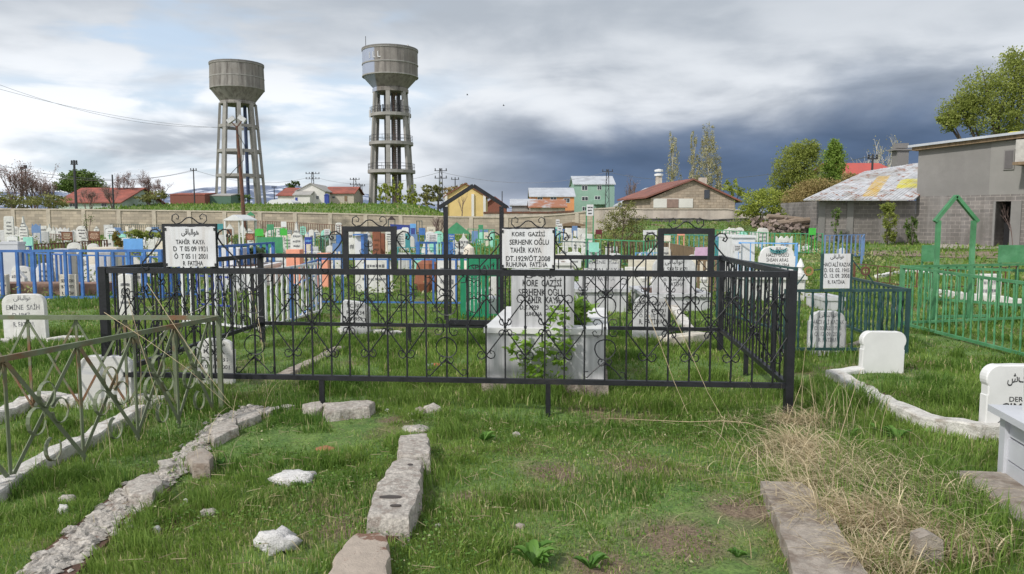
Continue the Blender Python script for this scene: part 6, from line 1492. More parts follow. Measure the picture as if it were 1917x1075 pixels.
for i, (px, Y, yt, w, yb) in enumerate(((1664, 39.6, 382, 16, 452), (1566, 40, 395, 9, 455), (1700, 39.4, 420, 7, 462), (1712, 39.2, 408, 5, 460))):
    tree(px, Y, [(px, (yt+yb)/2-12, w, 24, 1), (px-3, yt+6, w*.8, 10, .8), (px+3, yb-10, w*.8, 14, .7)], 3200 if i == 0 else 800, .06, L_g3 if i else L_g1, ['large green climber on the block wall of the tin shed', 'thin climber at the left corner of the tin shed', 'small climber low on the wall beside the green gate arch', 'thin climber at the seam of shed and grey building'][i], .02, name='climber', seed=90+i, cat='climber', bare=3)

# ------------------------------------------------------------------ poles and wires
def pole(px, ytop, Y, label, arms=1, w=.2, lattice=False, ins=3, aw=1.6, m=None, lamp=False):
    p = at(px, ytop, Y); g = Hf(p.x, Y); o = thing('power_pole', label, 'pole', (p.x, Y, g)); h = p.z-g
    if lattice:
        k = MB()
        for s in (-1, 1): k.beam((s*w*1.1, 0, 0), (s*w*.5, 0, h), .10)
        n = int(h/.9)
        for i in range(n): z0, z1 = h*i/n, h*(i+1)/n; s = 1 if i % 2 else -1; k.beam((s*w*(1.1-.6*i/n), 0, z0), (-s*w*(1.1-.6*(i+1)/n), 0, z1), .06)
        k.build('lattice_mast', m or M_wire, o)
    else: MB().tube([(0, 0, -.2), (0, 0, h)], [w*.6, w*.4], 8).build('mast', m or M_wire, o)
    for a in range(arms):
        z = h-.35-a*1.0; MB().box((0, 0, z), (aw, .09, .09)).build('crossarm', m or M_wire, o)
        for i in range(ins): x = -aw/2+.1+(aw-.2)*i/max(1, ins-1); MB().lathe([(.05, 0), (.09, .08), (.06, .15), (.09, .22), (.03, .3)], 6, (x, 0, z+.05)).build('insulator', M_wire, o)
    return o
pole(138.5, 300, 66, 'dark power pole in front of the far left red roofed house', w=.22, aw=.6)
for px, Y, yt in ((40, 82, 312), (47, 83, 309)): pole(px, yt, Y, 'thin dark pole at the far left, %s of a close pair' % ('left' if px < 45 else 'right'), w=.14, aw=.45 if px > 45 else .4)
pole(210, 327, 88, 'plain thin dark post between the green tree and the bare trees', arms=0, w=.2)
pole(362, 315, 116, 'grey power pole left of the left water tower', aw=1.0, w=.2)
pole(585, 322, 150, 'lattice pylon behind the white gabled house', arms=2, w=.3, lattice=True, ins=5, aw=2.7)
pole(664, 333, 150, 'lattice pylon right of the beige house, nearer the tower', arms=2, w=.4, lattice=True, ins=4, aw=1.9)
pole(676, 345, 155, 'shorter lattice pylon touching the taller water tower', arms=1, w=.3, lattice=True, ins=4, aw=1.6)
pole(825, 315, 105, 'tall lattice pole with two crossarms right of the taller water tower', arms=2, w=.3, lattice=True, ins=3, aw=1.7)
pole(852, 332, 125, 'lower pole with one crossarm above the gate roof', arms=1, w=.18, aw=1.3)
pole(1137.5, 317, 120, 'lattice pole in front of the sage green house', arms=1, w=.32, lattice=True, ins=3, aw=1.7)
pole(1634, 289, 62, 'dark pole with insulators above the red sheet roof', arms=1, w=.2, aw=.85)
pole(513, 348, 160, 'tiny far pole between the left water tower and the red roof', arms=1, w=.2, aw=1)
pole(940, 358, 150, 'far thin pole left of the orange house', arms=0, w=.2)
def lamp_pole():
    Y = 50.; t = at(443, 236, Y); bx = at(459, 440, Y); g = Hf(bx.x, Y); o = thing('lamp_pole', 'leaning rusty floodlight pole in front of the left water tower', 'pole', (bx.x, Y, g))
    MB().tube([(bx.x, Y, g-.2), ((t.x+bx.x)/2+.02, Y, (t.z+g)/2), (t.x, Y, t.z)], [.15, .12, .07], 8).build('mast', M_rustm, o, world=True)
    for px, py, s in ((431, 226, -1), (455, 224, 1)):
        q = at(px, py, Y); MB().beam((t.x, Y, t.z-.1), (q.x, Y, q.z), .06).build('arm', M_rustm, o, world=True); k = MB().box((q.x-.05*s, Y, q.z+.05), (.5, .25, .28), 0, 0, .6*s); k.build('floodlight', mat('lamp_housing', (.5, .5, .5), .5), o, world=True)
    q0, q1 = at(449, 262, Y), at(455, 330, Y); MB().tube([(t.x, Y-.12, t.z-.3), (t.x+.5, Y-.15, t.z-1.2), (q1.x+.1, Y-.15, q1.z+1), (q1.x-.9, Y-.1, q1.z)], .02, 4).build('loose_cable', M_wire, o, world=True)
    return t
LT = lamp_pole()
def wire(a, b, sag, label, r=.012, n=24):
    k = MB(); P = [a.lerp(b, t/n)-Vector((0, 0, sag*4*(t/n)*(1-t/n))) for t in range(n+1)]; k.tube(P, r, 3, cap=False); one(k, 'cable', M_cable, label, 'cable')
wire(at(-60, 136, 38), LT, .9, 'upper overhead cable from the left edge to the floodlight pole', .009)
wire(at(-60, 150, 37), LT-Vector((0, 0, .15)), .5, 'lower overhead cable from the left edge to the floodlight pole', .009)
for k_, (pa, Ya, pb, Yb, lab) in enumerate((((-60, 297), 66, (362, 318), 116, 'upper thin line passing the dark power pole on the left'), ((-60, 307), 82, (362, 320), 116, 'lower thin line passing the close pair of poles'), ((362, 318), 116, (585, 330), 150, 'thin line running behind the left water tower'), ((825, 322), 105, (1137, 322), 120, 'faint line across the storm cloud to the sage green house'), ((1137, 322), 120, (1634, 292), 62, 'faint line from the sage green house to the red roof'), ((585, 330), 150, (825, 322), 105, 'thin line crossing between the two pylons'))):
    wire(at(*pa, Ya), at(*pb, Yb), 1.6, lab, .025)
for i, (px, py) in enumerate(((875, 178), (943, 198))):
    p = at(px, py, 110); b = MB(); b.tube([p-Vector((.16, 0, 0)), p, p+Vector((.14, 0, .02))], [.01, .05, .015], 6)
    for s in (-1, 1): b.slab([p+Vector((-.05, 0, .02)), p+Vector((.07, 0, .02)), p+Vector((.02, -.2*s*.3, .16)), p+Vector((-.10, -.32*s, .10))], .01)
    one(b, 'bird', M_wire, ['small dark bird in flight, the left of two over the storm cloud', 'small dark bird in flight, the right of two over the storm cloud'][i], 'bird')

# dirt track and pale strip in front of the building
def strip(name, pts, m, lab=None):
    P = [G(*p) for p in pts]; n = 12; V = []; 
    top = pts[:len(pts)//2]; bot = pts[len(pts)//2:][::-1]
    for row, src in ((0, bot), (1, top)):
        xs = [q[0] for q in src]; ys = [q[1] for q in src]
        for i in range(n+1): x = xs[0]+(xs[-1]-xs[0])*i/n; y = np.interp(x, xs, ys); g = G(x, y); V.append((g.x, g.y, Hf(g.x, g.y)+.03))
    Fc = [(i, i+1, n+2+i, n+1+i) for i in range(n)]; o = mesh_np(name, np.array(V), np.array(Fc), m); o['kind'] = 'structure'; return o
strip('path', [(1580, 478), (1750, 479), (2050, 481), (2050, 492), (1750, 487), (1580, 484)], mat('dirt', (.22, .16, .12), .97, .2, 2, .5, col2=(.13, .12, .06), t=(.5, .6)))
strip('pavement', [(1745, 470), (1900, 470), (2050, 470), (2050, 474), (1900, 475), (1745, 476)], mat('cement_apron', (.36, .32, .28), .95, .15, 2, .4))

# ------------------------------------------------------------------ stones, kerb ruins and rubble in the foreground
def lump(b, c, sx, sy, sz, rd, rz=0., sub=2, rough=.16, flat=.0):
    """a broken stone: a subdivided box pushed about by noise"""
    n = 5; k0 = len(b.v); idx = {}
    ph = [rd.uniform(0, 9) for _ in range(6)]
    def vert(x, y, z):
        key = (round(x, 4), round(y, 4), round(z, 4))
        if key in idx: return idx[key]
        l = math.sqrt(x*x+y*y+z*z); e = max(abs(x), abs(y), abs(z)); f = 1-(1-flat)*.45*(l/e-1)/.73
        q = Vector((x*f, y*f, z*f))
        nz = math.sin(q.x*5+ph[0])*math.cos(q.y*4+ph[1])+.6*math.sin(q.z*7+q.x*6+ph[2])+.5*math.sin(q.y*11+ph[3])*math.cos(q.x*9+ph[4])
        q *= 1+rough*nz*.5; q = Vector((q.x*sx/2, q.y*sy/2, q.z*sz/2)); ca, sa = math.cos(rz), math.sin(rz)
        idx[key] = len(b.v); b.v.append(Vector(c)+Vector((q.x*ca-q.y*sa, q.x*sa+q.y*ca, q.z))); return idx[key]
    for ax in range(3):
        for s in (-1, 1):
            for i in range(n):
                for j in range(n):
                    f = []
                    for u, v in ((i, j), (i+1, j), (i+1, j+1), (i, j+1)):
                        p = [0, 0, 0]; p[ax] = s; p[(ax+1) % 3] = -1+2*u/n; p[(ax+2) % 3] = -1+2*v/n; f.append(vert(*p))
                    b.f.append(tuple(f if s > 0 else f[::-1]))
    return b
rdl = random.Random(77)
def rock(px, py, w, h, m, label, name='stone', rz=None, deep=None, rough=.2, flat=.0, sink=.3, cat='stone'):
    g = G(px, py+h*.4); W_ = wpx(w, g.y); Hh = wpx(h, g.y); dp = deep or W_*.7; gz = Hf(g.x, g.y)
    b = MB(); lump(b, (g.x, g.y+dp*.3, gz+Hh*(.5-sink)), W_, dp, Hh*1.25, rdl, rdl.uniform(-.4, .4) if rz is None else rz, rough=rough, flat=flat)
    excl(g.x, g.y+dp*.3, W_*.42, dp*.42); return one(b, name, m, label, cat, smooth=True)
rock(515, 1013, 74, 38, M_rockw, 'white lumpy piece of lime in the grass, bottom left of centre', rough=.5)
rock(545, 900, 84, 20, M_rockw, 'long low white broken stone in the grass, middle left', rough=.35, rz=.15)
rock(387, 962, 32, 14, M_rubble, 'small grey stone right of the rubble strip'); rock(292, 992, 18, 14, M_rockw, 'small white pebble beside the rubble strip'); rock(347, 942, 10, 16, M_rockw, 'tiny white upright chip right of the rubble strip')
rock(122, 937, 34, 20, M_rubble, 'pale stone on the left of the rubble strip, upper'); rock(117, 956, 24, 24, M_rockw, 'white knobbly stone on the left of the rubble strip, lower')
rock(198, 952, 22, 14, M_rockw, 'round white stone on the bare soil at the rubble strip'); rock(606, 847, 40, 10, mat('orange_stone', (.33, .15, .07), .9, .2, 9, .5), 'flat orange stone sunk in the grass')
rock(967, 812, 16, 12, M_rubble, 'small grey stone in the grass below the marble tomb, upper'); rock(974, 985, 20, 10, M_conc, 'small brown stone in the grass bottom centre')
rock(808, 768, 36, 22, M_rubble, 'rounded grey stone at the top of the right kerb ruin'); rock(786, 772, 24, 18, M_conc, 'brown stone left of the rounded one at the top of the right kerb ruin'); rock(770, 780, 20, 12, M_conc, 'little reddish stone at the top of the right kerb ruin')
rock(725, 772, 12, 9, M_rockw, 'tiny white stone in the grass right of the fallen slab'); rock(776, 808, 56, 14, M_rubble, 'thin broken stone between the top stones and the first block of the right kerb ruin')
rock(922, 745, 18, 8, M_rubble, 'pale chip in the grass just below the black enclosure'); rock(820, 985, 14, 8, M_rubble, 'pale chip beside the right kerb ruin')
def block(pix, hgt, m, label, name='concrete_block', rough=.06, n=9, hole_shades=()):
    """a kerb block whose top outline is given in pixels on the ground plane raised by hgt"""
    P = [G(x, y, hgt+Hf(G(x, y).x, G(x, y).y)) for x, y in pix]; c = sum(P, Vector())/len(P); rd = random.Random(len(label)); Q = []
    for i in range(len(P)):
        a, d = P[i], P[(i+1) % len(P)]; k = max(2, int((d-a).length/.035))
        for j in range(k):
            q = a.lerp(d, j/k); o_ = (q-c).normalized(); q = q+o_*(.010*math.sin(len(Q)*1.1+len(label))+rd.uniform(-.004, .004)); Q.append(q)
    b = MB(); rings = []; N_ = len(Q)
    for s, dz in ((1.06, -hgt-.05), (1.03, -hgt*.5), (1.0, -.014), (.965, -.002), (.86, .0), (.55, .003)):
        k = len(b.v)
        for i, q in enumerate(Q):
            v = c+(q-c)*s; v.z = q.z+dz; 
            if s > 1.01: v += (q-c).normalized()*rd.uniform(-.006, .006)
            b.v.append(v)
        r = list(range(k, k+N_)); 
        if rings: b.quadstrip(rings[-1], r)
        rings.append(r)
    k = len(b.v); b.v.append(Vector((c.x, c.y, c.z+.003)))
    for i in range(N_): b.f.append((rings[-1][i], rings[-1][(i+1) % N_], k))
    POLY.append([(p.x, p.y) for p in P]); o = one(b, name, m, label, 'kerb block', smooth=False)
    for hx, hy, hw, hh in hole_shades:
        g = G(hx, hy, hgt+.006); w_ = wpx(hw, g.y); q = MB(); q.prism([(w_/2*math.cos(a*.45), wpx(hh, g.y)*1.6*math.sin(a*.45)) for a in range(14)], .006); q.v = [Vector((v.x+g.x, v.z+g.y, v.y+g.z+.001)) for v in q.v]
        q.v = [v-o.location for v in q.v]; q.build('hollow', mat('hollow_shade', (.06, .05, .045), .95), o)  # flat dark discs on a solid top, the shade of hollows painted on
    return o
M_lime = mat('lime_block', (.52, .475, .42), .95, .32, 42, 1., col2=(.33, .28, .24), t=(.5, .62), bscale=70)
M_slabc = mat('soiled_concrete', (.40, .335, .275), .93, .12, 12, .6, col2=(.19, .105, .07), t=(.56, .60), bscale=80)
block([(748, 814), (800, 810), (806, 850), (745, 852)], .13, M_lime, 'upper lime concrete block of the right kerb ruin')
block([(735, 862), (760, 855), (790, 860), (785, 925), (765, 965), (688, 965), (700, 920)], .12, M_lime, 'long hollow lime concrete block in the middle of the right kerb ruin', hole_shades=((768, 871, 11, 4), (731, 931, 44, 5), (741, 947, 22, 3)))
block([(640, 1020), (668, 998), (712, 994), (728, 1015), (724, 1100), (600, 1100)], .11, M_slabc, 'lowest concrete block of the right kerb ruin, cut by the bottom edge')
block([(565, 756), (600, 750), (605, 762), (590, 770)], .10, M_lime, 'short broken piece at the left end of the fallen concrete slab')
block([(605, 754), (690, 748), (700, 752), (690, 762), (610, 770)], .12, M_lime, 'fallen pale concrete slab below the black enclosure')
block([(392, 800), (440, 780), (445, 800), (400, 822)], .08, M_lime, 'jagged stone block high on the left kerb ruin')
block([(440, 778), (480, 766), (490, 775), (445, 792)], .07, M_rubble, 'flat stone at the top of the left kerb ruin')
block([(480, 766), (540, 756), (560, 758), (500, 770)], .05, M_rubble, 'low stone strip leading up to the fallen slab')
block([(350, 846), (378, 838), (398, 846), (392, 868), (360, 868)], .09, M_conc, 'brown jagged block in the middle of the left kerb ruin')
block([(296, 862), (322, 858), (330, 868), (300, 876)], .06, M_rubble, 'small brown grey block left of the jagged one'); block([(238, 900), (265, 888), (300, 888), (300, 905), (285, 925), (240, 925)], .09, M_lime, 'pale chunky block at the upper end of the rubble strip')
rock(330, 878, 34, 12, M_rockw, 'white flat stone beside the chunky block, right'); rock(303, 880, 20, 12, M_rubble, 'grey stone beside the chunky block, left'); rock(345, 860, 30, 16, M_rubble, 'leaning grey stone above the chunky block')
def rubble():
    b = MB(); rd = random.Random(9); path = [(480, 772), (430, 795), (395, 822), (355, 862), (300, 905), (250, 940), (200, 985), (140, 1035), (70, 1090)]
    for i in range(2600):
        t = rd.random()**.9*(len(path)-1); k = min(int(t), len(path)-2); f = t-k; x = path[k][0]*(1-f)+path[k+1][0]*f+rd.gauss(0, 9 if t < 4 else 15); y = path[k][1]*(1-f)+path[k+1][1]*f+rd.gauss(0, 5)
        g = G(x, y); s = rd.uniform(.008, .034)*(1.5 if rd.random() < .1 else 1); z = Hf(g.x, g.y)+.022+.012*rd.random(); q = Vector((g.x, g.y, z)); kk = len(b.v)
        for v in ((1, 0, 0), (-1, 0, 0), (0, 1, 0), (0, -1, 0), (0, 0, 1), (0, 0, -1)): b.v.append(q+Vector((v[0], v[1]+.3*v[0], v[2]*.5+.2*v[1]))*s*rd.uniform(.6, 1.2))
        for f_ in ((0, 2, 4), (2, 1, 4), (1, 3, 4), (3, 0, 4), (2, 0, 5), (1, 2, 5), (3, 1, 5), (0, 3, 5)): b.f.append(tuple(kk+j for j in f_))
    for i in range(110):
        t = rd.random()*(len(path)-1); k = min(int(t), len(path)-2); f = t-k; x = path[k][0]*(1-f)+path[k+1][0]*f+rd.gauss(0, 7 if t < 4 else 14); y = path[k][1]*(1-f)+path[k+1][1]*f+rd.gauss(0, 4); g = G(x, y); s = rd.uniform(.04, .10); lump(b, (g.x, g.y, Hf(g.x, g.y)+.03), s, s*rd.uniform(.6, 1), s*.6, rd, rd.random()*3, rough=.3)
    tag(b.build('rubble_strip', M_rubble), 'strip of pale crushed mortar running to the bottom left corner', 'rubble', kind='stuff')
    P = [G(*p) for p in ((310, 895), (235, 915), (150, 985), (20, 1090), (130, 1095), (215, 1010), (320, 925))]; POLY.append([(p.x, p.y) for p in P])
    m = MB(); c = sum(P, Vector())/len(P); k = MB()
    k.slab([Vector((p.x, p.y, Hf(p.x, p.y)+.022)) for p in P], .05); o = k.build('soil_patch', M_soil); o['kind'] = 'structure'
    P = [G(*p) for p in ((225, 925), (240, 900), (255, 925), (232, 958), (212, 955))]
rubble()
def soil(pts, name='soil_patch'):
    P = [G(*p) for p in pts]; POLY.append([(p.x, p.y) for p in P]); k = MB(); k.slab([Vector((p.x, p.y, Hf(p.x, p.y)+.026)) for p in P], .04); o = k.build(name, M_soil); o['kind'] = 'structure'
soil([(728, 985), (752, 980), (764, 1000), (740, 1018), (722, 1012)])
soil([(1600, 712), (1625, 722), (1690, 765), (1760, 797), (1745, 802), (1670, 770)])
# litter
def bottle():
    g = G(815, 693); b = MB(); b.lathe([(.01, -.11), (.03, -.10), (.032, .03), (.012, .08), (.012, .11)], 10); b.v = [Vector((v.z, v.y, v.x*.9))+Vector((g.x, g.y, .045)) for v in b.v]; o = thing('plastic_bottle', 'crushed clear plastic bottle with a red label lying inside the enclosure', 'bottle', (g.x, g.y, .0))
    b.build('bottle_body', mat('clear_plastic', (.55, .60, .62), .25), o, world=True, smooth=True); k = MB(); k.lathe([(.033, -.02), (.034, .0), (.033, .045)], 10, cap=False); k.v = [Vector((v.z, v.y, v.x*.9))+Vector((g.x, g.y, .046)) for v in k.v]; k.build('label_band', mat('red_label', (.55, .10, .08)), o, world=True)
bottle()
g = G(742, 716); b_ = MB(); lump(b_, (g.x, g.y, .03), .13, .07, .05, rdl, .2, rough=.3); one(b_, 'plastic_bag', mat('pale_plastic', (.5, .6, .62), .3), 'pale crumpled plastic scrap under the front rail of the enclosure', 'litter')

# ------------------------------------------------------------------ grass
L_grass = leafmat('grass_blade', (.075, .170, .026), (.265, .375, .080), .55, .45, c3=(.52, .47, .24))
L_straw = leafmat('dry_straw', (.34, .26, .15), (.74, .63, .42), .75, .3)
def inside(x, y, cx, cy, hx, hy, rz):
    c, s = math.cos(-rz), math.sin(-rz); dx, dy = x-cx, y-cy; return (np.abs(dx*c-dy*s) < hx) & (np.abs(dx*s+dy*c) < hy)
def in_poly(x, y, P):
    r = np.zeros(len(x), bool); n = len(P); j = n-1
    for i in range(n):
        xi, yi = P[i]; xj, yj = P[j]
        if yi != yj: r ^= ((yi > y) != (yj > y)) & (x < (xj-xi)*(y-yi)/(yj-yi)+xi)
        j = i
    return r
def ground_px(x, y):
    d = y*math.cos(PITCH)+EYE*math.sin(PITCH); v = -EYE*math.cos(PITCH)+y*math.sin(PITCH); return CX+F*x/d, CY-F*v/d
def blades(x, y, h, w, lean, az, rnd, z0=None, curve=.35):
    n = len(x); z = H(x, y)+.0 if z0 is None else z0
    dx, dy = np.cos(az), np.sin(az); sx, sy = -np.sin(az+RNG.normal(size=n)*.6), np.cos(az+RNG.normal(size=n)*.6); L_ = np.sqrt(np.maximum(h*h-(lean*h)**2*.5, 0))
    P0 = np.stack([x, y, z-.01], 1); P1 = np.stack([x+dx*lean*h*(1-curve)*.45, y+dy*lean*h*(1-curve)*.45, z+L_*.58], 1); P2 = np.stack([x+dx*lean*h, y+dy*lean*h, z+L_*(1-.35*lean)], 1)
    S = np.stack([sx, sy, np.zeros(n)], 1)*w[:, None]/2
    V = np.stack([P0-S, P0+S, P1-S*.8, P1+S*.8, P2], 1).reshape(-1, 3); k = np.arange(n)[:, None]*5
    Fc = np.concatenate([k+np.array([[0, 1, 3]]), k+np.array([[0, 3, 2]]), k+np.array([[2, 3, 4]])], 1).reshape(-1, 3); return V, Fc, np.repeat(rnd, 5)
def grass():
    Vs, Fs, As, off = [], [], [], 0
    for (y0, y1, dens, hh, ww) in ((3.0, 4.4, 10500, .075, .0045), (4.4, 6, 8000, .085, .0052), (6, 8, 5000, .095, .0065), (8, 11, 2500, .10, .009), (11, 16, 750, .10, .014), (16, 25, 240, .12, .025), (25, 52, 45, .14, .05), (57, 125, 5, .30, .16)):
        xm = .78*y1+2.7; n = int(dens*(y1-y0)*2*xm); x = RNG.uniform(-xm, xm, n); y = RNG.uniform(y0, y1, n); keep = np.abs(x) < .78*y+2.7
        x, y = x[keep], y[keep]; px, py = ground_px(x, y)
        cl = vn(x, y, .35, 1)*.6+vn(x, y, .12, 2)*.4; big = vn(x, y, 1.4, 4)
        hs = np.ones(len(x)); dn = np.ones(len(x))
        # trampled, sparser turf in the open middle and bottom right; long grass under the fence
        bare = sm(880, 1050, px)*(1-sm(1400, 1480, px))*sm(780, 860, py); hs *= 1-.6*bare*(.55+.6*vn(x, y, .4, 15)); dn *= 1-.5*bare*(.3+vn(x, y, .35, 6))
        bare2 = sm(960, 1100, px)*(1-sm(1430, 1500, px))*sm(930, 1040, py); dn *= 1-.75*bare2*sm(.42, .62, vn(x, y, .5, 8)); hs *= 1-.3*bare2
        lf = sm(330, 520, px)*(1-sm(650, 720, px))*sm(850, 960, py); hs *= 1-.3*lf; dn *= 1-.5*lf*sm(.45, .6, vn(x, y, .35, 9))
        hs *= 1+.55*np.exp(-((py-740)/30.)**2)*(1-sm(1380, 1480, px))
        dn *= 1-.7*sm(.60, .72, vn(x, y, .45, 12))*(y < 9)
        rt = sm(1480, 1560, px)*sm(700, 760, py); hs *= 1+.45*rt
        dn *= .62+.6*cl
        ex = np.zeros(len(x), bool)
        for e in EXCL:
            if e[2] > 0 and y0-2.5 < e[1] < y1+2.5: ex |= inside(x, y, *e)
        if y0 < 9:
            for P in POLY: ex |= in_poly(x, y, P)
        keep = (RNG.random(len(x)) < dn) & ~ex & ((H(x, y) < 2.2) | (y0 > 50)); x, y, cl, hs, big = x[keep], y[keep], cl[keep], hs[keep], big[keep]; n = len(x)
        tuft = sm(.50, .75, cl)
        h = .9*hh*hs*(.35+.95*tuft+.35*big)*np.clip(RNG.normal(1, .3, n), .35, 2.1)
        rnd = np.clip(.02+.62*vn(x, y, .8, 7)+.2*vn(x, y, .2, 14)+RNG.normal(0, .17, n)+.12*(1-tuft), 0, .93); dry = RNG.random(n) < .03+.05*(1-tuft)+.14*(hs < .8); rnd = np.where(dry, 1., rnd)
        az = RNG.uniform(0, 2*math.pi, n)*.7+vn(x, y, .3, 3)*4; V, Fc, A = blades(x, y, h, ww*RNG.uniform(.6, 1.4, n), RNG.uniform(.15, .75, n), az, rnd)
        Vs.append(V); Fs.append(Fc+off); As.append(A); off += len(V)
    o = mesh_np('grass', np.concatenate(Vs), np.concatenate(Fs), L_grass, np.concatenate(As)); tag(o, 'fresh green spring grass covering the graveyard', 'grass', kind='stuff'); print('grass blades', off//5)
grass()
def arcs(x, y, h, w, lean, az, rnd, z0=None, n=5):
    N_ = len(x); z = H(x, y)+.0 if z0 is None else z0; dx, dy = np.cos(az), np.sin(az); b = az+RNG.normal(size=N_)*.25; L_ = np.sqrt(np.maximum(h*h-(lean*h)**2*.6, 0)); S = np.stack([-np.sin(az+RNG.normal(size=N_)*.7), np.cos(az+RNG.normal(size=N_)*.7), np.zeros(N_)], 1); rows = []
    for i in range(n+1):
        t = i/n; r = lean*h*(t**1.7); P = np.stack([x+np.cos(az+(b-az)*t)*r, y+np.sin(az+(b-az)*t)*r, z-.01+L_*(1.35*t-.35*t*t)*(1-.55*lean*t*t)*.95], 1); ww = (w*(1-.75*t*t)/2)[:, None]; rows += [P-S*ww, P+S*ww]
    V = np.stack(rows, 1).reshape(-1, 3); m = 2*(n+1); k = np.arange(N_)[:, None]*m; q = []
    for i in range(n): a = 2*i; q += [k+np.array([[a, a+1, a+3]]), k+np.array([[a, a+3, a+2]])]
    return V, np.concatenate(q, 1).reshape(-1, 3), np.repeat(rnd, m)
def straw():
    Vs, Fs, As, off = [], [], [], 0; r = RNG
    def add(x, y, h, w, lean, az, rnd, curve=.35, z0=None):
        nonlocal off
        V, Fc, A = arcs(x, y, h, w, lean, az, rnd, z0); Vs.append(V); Fs.append(Fc+off); As.append(A); off += len(V)
    for px, py, n, sp, h, lf in ((1500, 845, 260, .16, .22, .8), (1560, 880, 420, .20, .24, .85), (1500, 800, 200, .15, .20, .9), (1640, 920, 420, .22, .25, .85), (1590, 985, 500, .18, .22, .95), (1680, 1000, 500, .20, .24, .9), (1760, 960, 300, .2, .24, .85), (1800, 1040, 350, .18, .22, .9), (1640, 1070, 350, .15, .2, .95), (1440, 790, 120, .2, .12, .95), (1530, 930, 350, .12, .18, .98), (1380, 790, 60, .2, .1, .98)):
        g = G(px, py); n = int(n*1.9); x = g.x+r.normal(size=n)*sp*.7; y = g.y+r.normal(size=n)*sp*.5; add(x, y, h*r.uniform(.5, 1.5, n), .0048*r.uniform(.5, 1.3, n), r.uniform(.5, lf+.1, n), np.where(r.random(n) < .6, math.pi+r.normal(0, .7, n), r.uniform(0, 6.28, n)), r.random(n), .6)
    n = 420; g = G(1600, 930); x = g.x+r.normal(size=n)*.28; y = g.y+r.normal(size=n)*.38; add(x, y, r.uniform(.28, .52, n), .0042*r.uniform(.7, 1.2, n), r.uniform(.65, .95, n), np.where(r.random(n) < .65, math.pi+r.normal(0, .8, n), r.uniform(0, 6.28, n)), r.uniform(.4, 1, n), .65)
    n = 46; g = G(1540, 800); x = g.x+r.normal(size=n)*.25; y = g.y+r.normal(size=n)*.25; add(x, y, r.uniform(.25, .50, n), .0032*np.ones(n), r.uniform(.05, .4, n), r.uniform(0, 6.28, n), r.random(n))
    n = 160; x = r.uniform(.2, 2.6, n); y = r.uniform(3.4, 6.0, n); add(x, y, r.uniform(.06, .22, n), .0032*np.ones(n), np.full(n, .97), r.uniform(0, 6.28, n), r.random(n), z0=H(x, y)+.03)
    n = 60; x = r.uniform(-3.2, -1.6, n); y = r.uniform(4.6, 7, n); add(x, y, r.uniform(.15, .5, n), .0035*np.ones(n), r.uniform(.1, .8, n), r.uniform(0, 6.28, n), r.random(n))
    o = mesh_np('dry_grass', np.concatenate(Vs), np.concatenate(Fs), L_straw, np.concatenate(As)); tag(o, 'tangled pale straw and dead stems, thickest at the bottom right', 'dry grass', kind='stuff')
    # green blades growing through the straw
    n = 3400; g = G(1680, 930); x = g.x+r.normal(size=n)*.35; y = g.y+r.normal(size=n)*.4; x2 = G(1840, 1000).x+r.normal(size=n//2)*.25; y2 = G(1840, 1000).y+r.normal(size=n//2)*.3; x = np.concatenate([x, x2]); y = np.concatenate([y, y2]); n = len(x)
    k = x > .40*y+.05
    for P in POLY[:1]: k &= ~in_poly(x, y, P)
    x, y = x[k], y[k]; n = len(x)
    V, Fc, A = blades(x, y, r.uniform(.12, .26, n), .006*r.uniform(.7, 1.3, n), r.uniform(.1, .6, n), r.uniform(0, 6.28, n), r.uniform(.1, .8, n)); o = mesh_np('tall_grass', V, Fc, L_grass, A); tag(o, 'taller green grass growing through the straw on the right', 'grass', kind='stuff')
straw()
def scrub():
    n0 = 520; x0 = RNG.uniform(-26, 15, n0); y0 = RNG.uniform(13, 46, n0); k = np.abs(x0) < .72*y0; x0, y0 = x0[k], y0[k]; m = 42; hh = RNG.uniform(.12, .5, len(x0)); x = np.repeat(x0, m)+RNG.normal(size=len(x0)*m)*np.repeat(hh, m)*.5; y = np.repeat(y0, m)+RNG.normal(size=len(x0)*m)*.2
    z = H(x, y)+RNG.random(len(x))*np.repeat(hh, m); n = len(x); u = RNG.normal(size=(n, 3)); u /= np.linalg.norm(u, axis=1)[:, None]; v = np.cross(u, RNG.normal(size=(n, 3))); v /= np.linalg.norm(v, axis=1)[:, None]; s = (.022+.0012*y)[:, None]; P = np.stack([x, y, z], 1)
    o = mesh_np('low_scrub', np.stack([P-u*s, P+v*s*.5, P+u*s, P-v*s*.5], 1).reshape(-1, 3), np.arange(n*4).reshape(-1, 4), leafmat('scrub_leaf', (.10, .15, .04), (.34, .36, .14), .7, .3, c3=(.55, .52, .38)), np.repeat(np.clip(np.repeat(RNG.random(len(x0)), m)*.8+RNG.random(n)*.25, 0, 1), 4)); tag(o, 'low scrub and dead stalks between the far graves', 'scrub', kind='stuff')
scrub()
